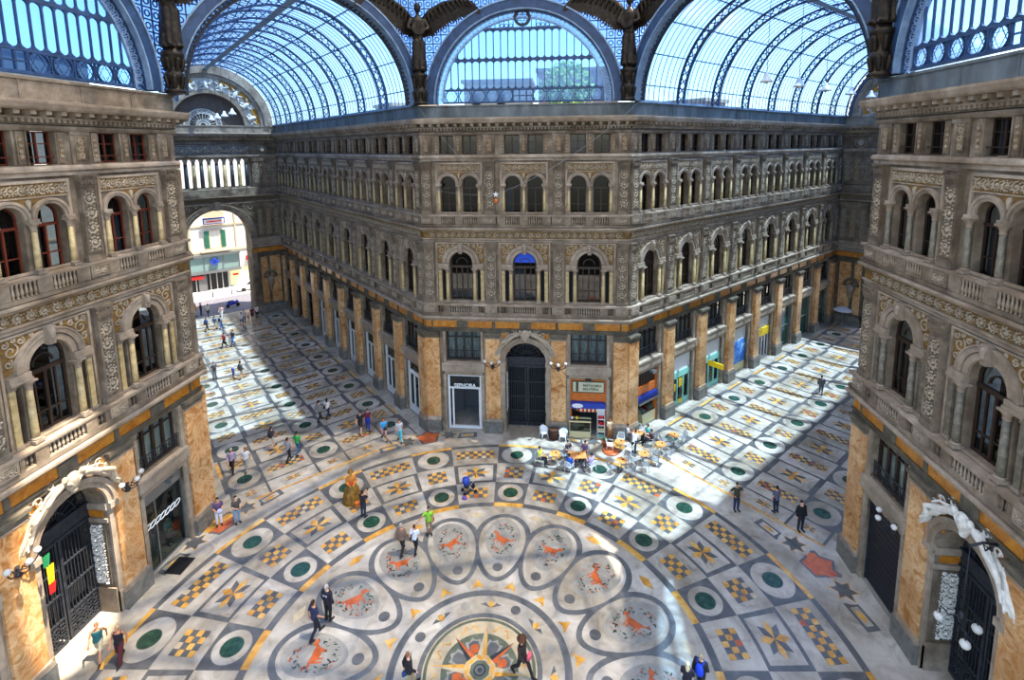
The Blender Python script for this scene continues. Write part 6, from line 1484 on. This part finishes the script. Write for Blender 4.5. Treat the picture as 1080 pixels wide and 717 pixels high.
# --- the golden costumed lady
t = thing('person', 'living statue in a wide golden gown with a gold veil and red flowers', 'person', (-10.32, 9.7, 0), rad(30)); t.scale = (1.14,)*3
M['gold'] = noisy('gold_cloth', [(.3,'5A3E16'),(.55,'876326'),(.8,'B08A42')], 6, 5, .3, .45, .3, 12, metal=.3)
c = link('body', body_mesh('hold'), t); recolour(c, [plain('gilded_skin', 'C89048', .45)])
b = MB(); b.lathe([(.52,0),(.51,.08),(.45,.4),(.36,.75),(.25,1.0),(.18,1.08)], 0, 0, 28)
for k in range(14): a = 2*pi*k/14; b.tube([(.51*cos(a), .51*sin(a), .03), (.45*cos(a), .45*sin(a), .4), (.36*cos(a), .36*sin(a), .76), (.19*cos(a), .19*sin(a), 1.08)], .018, 5)
link('hoop_skirt', b.mesh('hoop_skirt', [M['gold']]), t)
c = link('bodice', cloth('long', 'hold'), t); recolour(c, [pm('B8702C')])
c = link('hair', cloth('hair_long', 'hold'), t); recolour(c, [pm('C8823A')])
b = MB(); b.lathe([(.17,0),(.16,.03),(.11,.06),(.1,.14),(.04,.17)], 0, .02, 12, 0, cz=1.7); link('gold_hat', b.mesh('gold_hat', [M['gold']]), t)
b = MB()
for k in range(7): a = 2*pi*k/7; b.capsule((.06*cos(a), -.36+.05*sin(a), 1.22), (.06*cos(a), -.36+.05*sin(a), 1.24), .045, .045, 6)
link('red_flowers', b.mesh('red_flowers', [M['red']]), t)
b = MB(); b.lathe([(.14,0),(.16,.1),(.13,.3),(.16,.34)], .0, 0, 12); o = link('coin_basket', b.mesh('coin_basket', [M['wood_orange']]), None, (-9.75, 9.15, 0)); tag(o, 'small orange collecting basket at the hem of the golden gown', 'basket')
# --- at the cafe tables
SEAT = [('person in a yellow green safety vest seated at the leftmost orange table', 1.3, 14.4, 70, '3A3A30', '1E2430'), ('person in a dark top seated behind the long orange table', 3.25, 15.3, 40, '3A2A36', '2A2A34'),
        ('person in a purple top seated at the back of the long orange table', 4.45, 15.35, -30, '6E5A80', '2A2A34'), ('person in a bright blue top seated with back to the viewer', 3.35, 13.75, 150, '2458B4', '2A3A60'),
        ('person in a lavender shirt seated at the right of the long orange table', 4.85, 13.95, 220, 'B8A4CC', '4A4450'), ('person in a white shirt seated by the corner pier plinth', 7.75, 17.9, 80, 'E0E0E2', '2A2A30'),
        ('person in a turquoise top seated under the gelato counter', 9.2, 17.9, -70, '3AB4B8', '2A2A30'), ('person in dark red seated right of the turquoise top', 9.35, 17.25, -100, '4A1E24', '22222A')]
for lab, x, y, a, tc, bc in SEAT:
    P_(lab, x, y, a, 'sit', 'tee', tc if 'vest' not in lab else 'C8D82C', 'trousers', bc, extras=[('vest_bands', 'E2E6D8')] if 'vest' in lab else ())
P_('waitress in a cream top and tan apron standing by the shop corner', 6.38, 17.83, 30, 'hold', 'tee', 'E0C8A4', 'trousers', 'A87848', hcol='8A4A28')
P_('waiter in a white shirt and black trousers leaning over a table', 7.98, 16.23, 150, 'serve', 'tee', 'E2E2E4', 'trousers', '1C1A20')
# ------------------------------------------------------------------ cafe furniture
def cafe_table(x, y, lab, long=False, rz=0):
    t_ = thing('cafe_table', lab, 'table', (x, y, 0), rz, 'orange topped cafe tables')
    if ('tb', long) not in CACHE:
        b = MB()
        if long: b.box(-.62, .62, -.4, .4, .72, .75)
        else: b.lathe([(.36,.72),(.38,.73),(.38,.745),(.36,.75)], 0, 0, 24)
        top = b.mesh('table_top', [M['table_top']])
        b = MB(); b.tube([(0,0,.06),(0,0,.72)], .03, 8)
        col = b.mesh('column', [M['chair_metal']])
        b = MB()
        for k in range(4): a = pi/4+pi/2*k; b.tube([(0,0,.08),(.2*cos(a),.2*sin(a),.06),(.3*cos(a),.3*sin(a),.015)], .022, 6)
        ba = b.mesh('base', [M['chair_metal']])
        b = MB(); b.lathe([(.045,.75),(.05,.76),(.045,.8),(.05,.81)], .08, .05, 10); ash = b.mesh('ashtray', [M['black']])
        CACHE['tb', long] = (top, col, ba, ash)
    top, col, ba, ash = CACHE['tb', long]
    link('table_top', top, t_); link('column', col, t_); link('base', ba, t_)
    o = link('ashtray', ash, None, (x, y, 0), rz); tag(o, 'small dark ashtray on the ' + ' '.join(lab.replace(' cafe', '').split()[:11]), 'ashtray', 'ashtrays on the cafe tables')
def cafe_chair(x, y, rz, lab, mat='chair_metal', group='cafe chairs round the orange tables'):
    t_ = thing('cafe_chair', lab, 'chair', (x, y, 0), rz, group)
    if ('ch', mat) not in CACHE:
        # seat at .45, sitter faces -y, back at +y
        b = MB()
        for i in range(7): b.box(-.21, .21, -.2+.06*i, -.155+.06*i, .43, .455)
        b.tube([(-.22,-.22,.44),(.22,-.22,.44),(.22,.22,.44),(-.22,.22,.44)], .014, 5, closed=True); seat = b.mesh('seat', [M[mat]])
        b = MB()
        for i in range(6): xx = -.18+.072*i; b.tube([(xx,.22,.5),(xx*1.08,.27,.72),(xx,.3,.84)], .016, 4)
        b.tube([(-.23,.2,.44),(-.24,.26,.7),(-.2,.3,.86),(0,.32,.9),(.2,.3,.86),(.24,.26,.7),(.23,.2,.44)], .016, 5); back = b.mesh('backrest', [M[mat]])
        legs = []
        for sx in (-1, 1):
            for sy in (-1, 1): b = MB(); b.tube([(sx*.21,sy*.2,.44),(sx*.25,sy*.25,0)], .016, 6); legs.append(b.mesh('leg', [M[mat]]))
        arms = []
        for s in (-1, 1): b = MB(); b.tube([(s*.23,.27,.66),(s*.27,.05,.68),(s*.27,-.18,.66),(s*.24,-.22,.45)], .015, 5); arms.append(b.mesh('armrest', [M[mat]]))
        CACHE['ch', mat] = (seat, back, legs, arms)
    seat, back, legs, arms = CACHE['ch', mat]
    link('seat', seat, t_); link('backrest', back, t_)
    for l in legs: link('leg', l, t_)
    for a_ in arms: link('armrest', a_, t_)
TB = [(2.34, 14.62, 'leftmost round orange cafe table beside the person in the safety vest', False, 0), (3.9, 14.55, 'long orange cafe table with four people round it', True, .1),
      (6.9, 14.21, 'round orange cafe table nearest the viewer, on the green disc inlay', False, 0), (7.01, 16.44, 'round orange cafe table in front of the waiter', False, 0),
      (8.45, 17.72, 'round orange cafe table close to the corner pier', False, 0), (8.52, 15.11, 'round orange cafe table with empty chairs, second nearest on the right', False, 0),
      (9.92, 16.39, 'round orange cafe table third from the right end of the terrace', False, 0), (11.05, 17.64, 'round orange cafe table at the right end, standing on a ringed disc', False, 0)]
for x, y, l, lg, rz in TB: cafe_table(x, y, l, lg, rz)
def ch(tx, ty, ang, r, lab, mat='chair_metal'):
    a = rad(ang); cafe_chair(tx + r*sin(a), ty - r*cos(a), a + pi, lab, mat)     # ang 0: the side of the table nearest the viewer
# chairs that carry a sitter stand right under them, turned the same way
for lab, x, y, a, _, _ in SEAT:
    cafe_chair(x, y, rad(a), 'cafe chair under the ' + lab.split(' seated')[0], 'plastic_white' if 'blue top' in lab or 'lavender' in lab else 'chair_metal')
ch(2.34, 14.62, 120, .75, 'empty metal chair to the right of the leftmost orange table'); ch(2.34, 14.62, 40, .75, 'empty metal chair on the near side of the leftmost orange table')
for i, a in enumerate((-60, 50, 150)): ch(6.9, 14.21, a, .78, ['left', 'near right', 'far'][i] + ' empty chair at the orange table on the green disc inlay')
for i, a in enumerate((-95, 170)): ch(7.01, 16.44, a, .72, ['left', 'far'][i] + ' white chair at the orange table in front of the waiter', 'plastic_white')
ch(7.01, 16.44, 60, .75, 'white chair beside the waiter', 'plastic_white'); ch(8.45, 17.72, 170, .75, 'white chair behind the table close to the corner pier', 'plastic_white')
for i, a in enumerate((-70, 0, 80, 160)): ch(8.52, 15.11, a, .78, ['left', 'near', 'right', 'far'][i] + ' empty metal chair at the second nearest table on the right')
for i, a in enumerate((-40, 40, 130)): ch(9.92, 16.39, a, .78, ['near left', 'near right', 'far right'][i] + ' empty metal chair at the third table from the right end')
for i, a in enumerate((-75, 15, 110)): ch(11.05, 17.64, a, .78, ['left', 'near', 'right'][i] + ' empty metal chair at the table on the ringed disc')
# white plastic armchairs and a wicker basket by the portal
def armchair(x, y, rz, lab):
    t_ = thing('plastic_armchair', lab, 'chair', (x, y, 0), rz, 'white plastic armchairs by the portal')
    b = MB(); b.loft([(0,0,.4,.24,.24),(0,0,.44,.27,.26),(0,0,.46,.25,.24)], 16); link('seat', b.mesh('seat', [M['plastic_white']]), t_)
    b = MB(); n = 11
    k = b.add([(.3*sin(q)*(1+.1*h), .3*cos(q)*(1+.1*h)+.0, .44+h*.46*(1-.35*abs(sin(q))**2)) for h in (0, 1) for q in [rad(-110+220*i/(n-1)) for i in range(n)]]); k2 = b.add([(v[0]*.9, v[1]*.9, v[2]) for v in b.v[k:k+2*n]])
    for i in range(n-1): b.face([k+i, k+i+1, k+n+i+1, k+n+i]); b.face([k2+i+1, k2+i, k2+n+i, k2+n+i+1]); b.face([k+n+i, k+n+i+1, k2+n+i+1, k2+n+i])
    link('backrest', b.mesh('backrest', [M['plastic_white']]), t_)
    for sx in (-1, 1):
        for sy in (-1, 1): b = MB(); b.tube([(sx*.2,sy*.19,.42),(sx*.26,sy*.25,0)], [.03,.024], 6); link('leg', b.mesh('leg', [M['plastic_white']]), t_)
armchair(1.4, 17.7, .5, 'white plastic armchair with a rounded back, left of the wicker basket'); armchair(2.88, 17.4, -.2, 'white plastic armchair between wicker basket and pastry counter')
t_ = thing('wicker_basket', 'dark brown wicker basket between two white plastic armchairs', 'basket', (2.15, 17.6, 0))
M['wicker'] = noisy('dark_wicker', [(.3,'2A1A12'),(.7,'5A3A28')], 8, 3, 0, .7, .5, 40, stretch=(1,1,3))
b = MB(); b.lathe([(.28,0),(.36,.2),(.38,.5),(.34,.75),(.36,.8)], 0, 0, 18); link('basket_body', b.mesh('basket_body', [M['wicker']]), t_)
b = MB()
for i in range(9): z = .05+.085*i; r_ = .3+.08*sin(pi*z/.85); b.tube([(r_*cos(q), r_*sin(q), z) for q in [2*pi*j/20 for j in range(20)]], .025, 5, closed=True)
link('weave', b.mesh('weave', [M['wicker']]), t_)
# pastry counter
t_ = thing('pastry_counter', 'cream glass fronted pastry counter below the blue fascia', 'counter', (4.15, 18.28, 0))
b = MB(); b.box(-.8, .8, -.3, .3, 0, .42); b.box(-.84, .84, -.34, .34, .42, .48); b.box(-.84, .84, -.34, -.2, 1.22, 1.28); b.box(-.84, .84, .2, .34, 1.22, 1.3); b.box(-.8, -.76, -.3, .3, .48, 1.22); b.box(.76, .8, -.3, .3, .48, 1.22); b.box(-.8, .8, -.1, .28, .82, .85); b.box(-.84, .84, -.36, .36, 0, .06)
link('counter_frame', b.mesh('counter_frame', [M['cream_paint']]), t_)
b = MB(); b.box(-.77, .77, -.31, -.295, .48, 1.22); link('pane', b.mesh('pane', [M['glass_shop']]), t_)
M['pastry'] = noisy('baked_pastry', [(.3,'8A4A1A'),(.6,'C48238'),(.8,'E0B068')], 9, 4, 0, .6)
pk = []
for kind in range(2):
    b = MB(); b.capsule((-.05,0,.05), (.05,0,.05), .05, .05 if kind else .035, 8); pk.append(b.mesh('pastry', [M['pastry']]))
for i in range(10):
    for z, row in ((.48, 'lower'), (.85, 'upper')):
        for y in ((-.16, .08) if z < .6 else (-.02, .14)):
            o = link('pastry', pk[(i + (z > .6)) % 2], None, (4.15-.68+.15*i, 18.28+y, z), i*.7); tag(o, 'golden brown pastry on the ' + row + ' shelf of the cream counter', 'pastry', 'pastries on the ' + row + ' counter shelf')
for i, (x, m_, l) in enumerate(((-.62, 'white_paint', 'small white and red jar on top of the pastry counter, at its left end'), (-.25, 'yellow', 'small yellow jar on top of the pastry counter'))):
    t2 = thing('jar', l, 'jar', (4.15+x, 18.28, 1.3)); b = MB(); b.lathe([(.08,0),(.1,.05),(.1,.2),(.06,.24)], 0, 0, 12); link('jar_body', b.mesh('jar_body', [M[m_]]), t2); b = MB(); b.lathe([(.07,.24),(.07,.29)], 0, 0, 12); link('lid', b.mesh('lid', [M['red']]), t2)
# drinks rack with cans beside the shop opening
t_ = thing('display_rack', 'narrow white display rack at the right edge of the pastry shop', 'rack', (5.72, 17.95, 0))
b = MB(); b.box(-.28, .28, -.22, -.18, 0, 1.6) if False else None
for z in (.1, .6, 1.1, 1.6): b.box(-.28, .28, -.2, .2, z, z+.03)
for sx in (-1, 1):
    for sy in (-1, 1): b.box(sx*.27-.015, sx*.27+.015, sy*.19-.015, sy*.19+.015, 0, 2.0)
link('rack_frame', b.mesh('rack_frame', [M['white_paint']]), t_)
b = MB(); b.box(-.28, .28, .17, .2, 1.65, 2.3); b.box(-.3, .3, -.05, .2, 2.3, 2.34); link('header_board', b.mesh('header_board', [M['white_paint']]), t_)
for i in range(4):
    for z, m_ in ((.13, 'mint'), (.63, 'cream_paint'), (1.13, 'red'), (1.63, 'red')):
        b = MB(); b.lathe([(.05,0),(.055,.02),(.055,.2),(.04,.24)], 0, 0, 10)
        me = CACHE.setdefault(('can', m_), b.mesh('drink_can', [M[m_]])); o = link('drink_can', me, None, (5.72-.2+.13*i, 17.87, z)); tag(o, {'mint': 'green', 'cream_paint': 'cream', 'red': 'red'}[m_] + ' drink can on the white display rack', 'can', {'mint': 'green', 'cream_paint': 'cream', 'red': 'red'}[m_] + ' cans on the display rack')
# gelato counter in the first arcade bay
t_ = thing('gelato_counter', 'cream and yellow gelato counter with slanted glass in the first arcade bay', 'counter', (9.62, 21.1, 0), pi/4)
b = MB(); b.prism([(-1.2,.1),(1.2,.1),(1.3,.95),(-1.3,.95)], -.5, .4); b.box(-1.15, 1.15, -.4, .35, 0, .12); link('counter_body', b.mesh('counter_body', [M['cream_paint']]), t_)
b = MB(); b.box(-1.26, 1.26, -.5, .4, .95, 1.0); b.box(-1.26, 1.26, .2, .4, 1.4, 1.44)
for x in (-1.25, 1.25): b.box(x-.02, x+.02, .3, .4, 1.0, 1.42)
link('steel_rim', b.mesh('steel_rim', [M['chair_metal']]), t_)
b = MB(); k = b.add([(-1.25,-.48,1.0),(1.25,-.48,1.0),(1.25,.2,1.42),(-1.25,.2,1.42)]); b.face(range(k, k+4)); link('slanted_pane', b.mesh('slanted_pane', [M['glass_shop']]), t_)
for i in range(8):
    m_ = ['cream_paint', 'white_paint', 'red', 'table_top', 'mint', 'cream_paint', 'pastry', 'white_paint'][i]
    b = MB(); b.box(-.13, .13, -.3, .2, 1.0, 1.06); b.capsule((0,-.2,1.06), (0,.12,1.08), .11, .12, 8); o = link('gelato_tub', b.mesh('gelato_tub', [M[m_]]), None, (9.62, 21.1, 0), pi/4); o.location = Vector((9.62, 21.1, 0)) + Matrix.Rotation(pi/4, 3, 'Z') @ Vector((-1.05+.3*i, 0, 0))
    tag(o, 'tub of gelato under the slanted glass, ' + ORD[i] + ' from the left', 'tub', 'gelato tubs in the counter')
for i, x in enumerate((-.9, .2)):
    t2 = thing('cone_display', ['orange', 'red orange'][i] + ' cone display standing on the gelato counter, ' + ['left one', 'right one'][i], 'display', Vector((9.62, 21.1, 1.44)) + Matrix.Rotation(pi/4, 3, 'Z') @ Vector((x, .3, 0)))
    b = MB(); b.lathe([(.16,0),(.2,.1),(.24,.35),(.1,.5)], 0, 0, 12); link('cone_body', b.mesh('cone_body', [M['f_orange' if i == 0 else 'wood_orange']]), t2)
# orange parasol base and planter among the tables
t_ = thing('parasol_base', 'low orange red parasol base on the floor by the white chairs', 'parasol base', (6.35, 16.35, 0))
b = MB(); b.lathe([(.6,0),(.62,.04),(.5,.09),(.1,.12)], 0, 0, 20); link('base_plate', b.mesh('base_plate', [M['f_orange']]), t_); b = MB(); b.lathe([(.04,.1),(.04,.55)], 0, 0, 10); link('socket', b.mesh('socket', [M['chair_metal']]), t_)
t_ = thing('flower_pot', 'terracotta pot beside the waitress', 'pot', (5.95, 17.0, 0)); b = MB(); b.lathe([(.14,0),(.2,.3),(.23,.32),(.23,.4),(.18,.4)], 0, 0, 14); link('pot_body', b.mesh('pot_body', [M['f_orange']]), t_)
b = MB()
for k in range(14): a = 2*pi*k/14; b.tube([(0,0,.38),(.12*cos(a),.12*sin(a),.6),(.24*cos(a),.24*sin(a),.58)], [.02,.025,.004], 4)
link('leaves', b.mesh('leaves', [M['leaf']]), t_)
# stroller with a blue hood standing alone in the crossing
t_ = thing('baby_stroller', 'black baby stroller with a blue hood standing alone on the floor', 'stroller', (-3.13, 11.09, 0), .5)
b = MB(); b.loft([(-.12,0,.62,.2,.22),(-.14,0,.8,.26,.26),(-.16,0,1.0,.22,.22),(-.16,0,1.06,.1,.1)], 12); link('hood', b.mesh('hood', [M['blue']]), t_)
b = MB(); b.capsule((-.1,0,.5), (.25,0,.5), .2, .16, 10); b.capsule((.25,0,.5), (.4,0,.32), .12, .08, 8); link('seat', b.mesh('seat', [M['black']]), t_)
for s in (-1, 1):
    b = MB(); b.tube([(-.3,s*.24,.12),(.1,s*.22,.6),(.45,s*.2,1.02)], .018, 6); b.tube([(.38,s*.24,.12),(0,s*.22,.55)], .018, 6); link('side_frame', b.mesh('side_frame', [M['chair_metal']]), t_)
    for x in (-.32, .4): b = MB(); q = [(x+.11*cos(2*pi*i/14), .11+.11*sin(2*pi*i/14)) for i in range(14)]; b.prism(q, s*.24-.025, s*.24+.025); link('wheel', b.mesh('wheel', [M['black']]), t_)
b = MB(); b.tube([(.45,-.2,1.02),(.5,0,1.06),(.45,.2,1.02)], .022, 6); link('handle', b.mesh('handle', [M['black']]), t_)
t_ = thing('purple_bag', 'small purple bag lying in front of the stroller', 'bag', (-3.25, 10.45, 0)); b = MB(); b.loft([(0,0,0,.16,.1),(0,0,.08,.18,.12),(0,0,.18,.1,.06)], 12); link('bag_body', b.mesh('bag_body', [pm('6A4A9A')]), t_); b = MB(); b.tube([(-.08,0,.17),(0,0,.28),(.08,0,.17)], .012, 5); link('bag_handle', b.mesh('bag_handle', [pm('6A4A9A')]), t_)
# scooter and white parasol
t_ = thing('motor_scooter', 'bright blue covered motor scooter parked on the street beyond the arch', 'scooter', (-44.07, 46.4, .03), pi/4)
b = MB(); b.capsule((-.5,0,.55), (.2,0,.6), .26, .3, 10); b.capsule((.2,0,.5), (.62,0,.75), .2, .16, 8); link('scooter_body', b.mesh('scooter_body', [M['blue']]), t_)
for x in (-.6, .65): b = MB(); q = [(x+.25*cos(2*pi*i/16), .25+.25*sin(2*pi*i/16)) for i in range(16)]; b.prism(q, -.06, .06); link('wheel', b.mesh('wheel', [M['black']]), t_)
b = MB(); b.tube([(.6,0,.6),(.5,0,1.0),(.48,-.3,1.05)], .025, 6); b.tube([(.5,0,1.0),(.48,.3,1.05)], .025, 6); link('handlebar', b.mesh('handlebar', [M['black']]), t_)
b = MB(); b.capsule((-.45,0,.85), (.05,0,.85), .13, .12, 8); link('saddle', b.mesh('saddle', [M['black']]), t_)
t_ = thing('street_parasol', 'small white parasol at the far end beyond the coloured shops', 'parasol', (36.6, 45.2, 0))
b = MB(); b.lathe([(1.1,1.75),(1.0,1.85),(.4,2.15),(.03,2.25)], 0, 0, 8); link('canopy', b.mesh('canopy', [M['white_paint']]), t_); b = MB(); b.lathe([(.2,0),(.2,.05),(.03,.08),(.03,2.2)], 0, 0, 8); link('pole', b.mesh('pole', [M['chair_metal']]), t_)
SKY, SUN, EXPO = .42, 13, .78
SUN_AZ, SUN_EL = 2, 70
# ------------------------------------------------------------------ light and camera
sc = bpy.context.scene
w = bpy.data.worlds.new('World'); sc.world = w; w.use_nodes = True; nt = w.node_tree
bg = nt.nodes['Background']; sky = nt.nodes.new('ShaderNodeTexSky'); sky.sky_type = 'NISHITA'; sky.sun_disc = False
sky.sun_elevation = rad(62); sky.sun_rotation = rad(70); sky.altitude = 50; sky.air_density = 1.0; sky.dust_density = 1.2; sky.ozone_density = 1.0
nt.links.new(sky.outputs[0], bg.inputs[0]); bg.inputs[1].default_value = SKY
sun = bpy.data.lights.new('sun', 'SUN'); sun.energy = SUN; sun.angle = rad(.6); sun.color = (1, .87, .7)
so = bpy.data.objects.new('sun', sun); C.objects.link(so)
az, el = rad(SUN_AZ), rad(SUN_EL)         # azimuth from +x towards +y
sd = Vector((cos(el)*cos(az), cos(el)*sin(az), sin(el)))
so.rotation_euler = sd.to_track_quat('Z', 'Y').to_euler()
cam = bpy.data.cameras.new('camera'); co = bpy.data.objects.new('camera', cam); C.objects.link(co); sc.camera = co
f = 534.891
cam.sensor_fit = 'HORIZONTAL'; cam.sensor_width = 36; cam.lens = f/1080*36
cam.shift_x = (540-546.829)/1080; cam.shift_y = (227.288-358.5)/1080
cam.clip_start = .1; cam.clip_end = 600
y, p, r = rad(5.896), rad(7.813), rad(-.643)
fw = Vector((-sin(y)*cos(p), cos(y)*cos(p), -sin(p))); rt = Vector((cos(y), sin(y), 0)); up = rt.cross(fw)
R2 = rt*cos(r) + up*sin(r); U2 = up*cos(r) - rt*sin(r)
co.matrix_world = Matrix(((R2.x, U2.x, -fw.x, 3.368), (R2.y, U2.y, -fw.y, -18.421), (R2.z, U2.z, -fw.z, 22.112), (0,0,0,1)))
sc.view_settings.view_transform = 'Standard'; sc.view_settings.look = 'None'; sc.view_settings.gamma = 1; sc.view_settings.use_curve_mapping = False
sc.view_settings.exposure = EXPO
sc.cycles.use_denoising = True
sc.cycles.max_bounces = 10; sc.cycles.transparent_max_bounces = 24; sc.cycles.diffuse_bounces = 5; sc.cycles.glossy_bounces = 3
sc.cycles.sample_clamp_indirect = 6
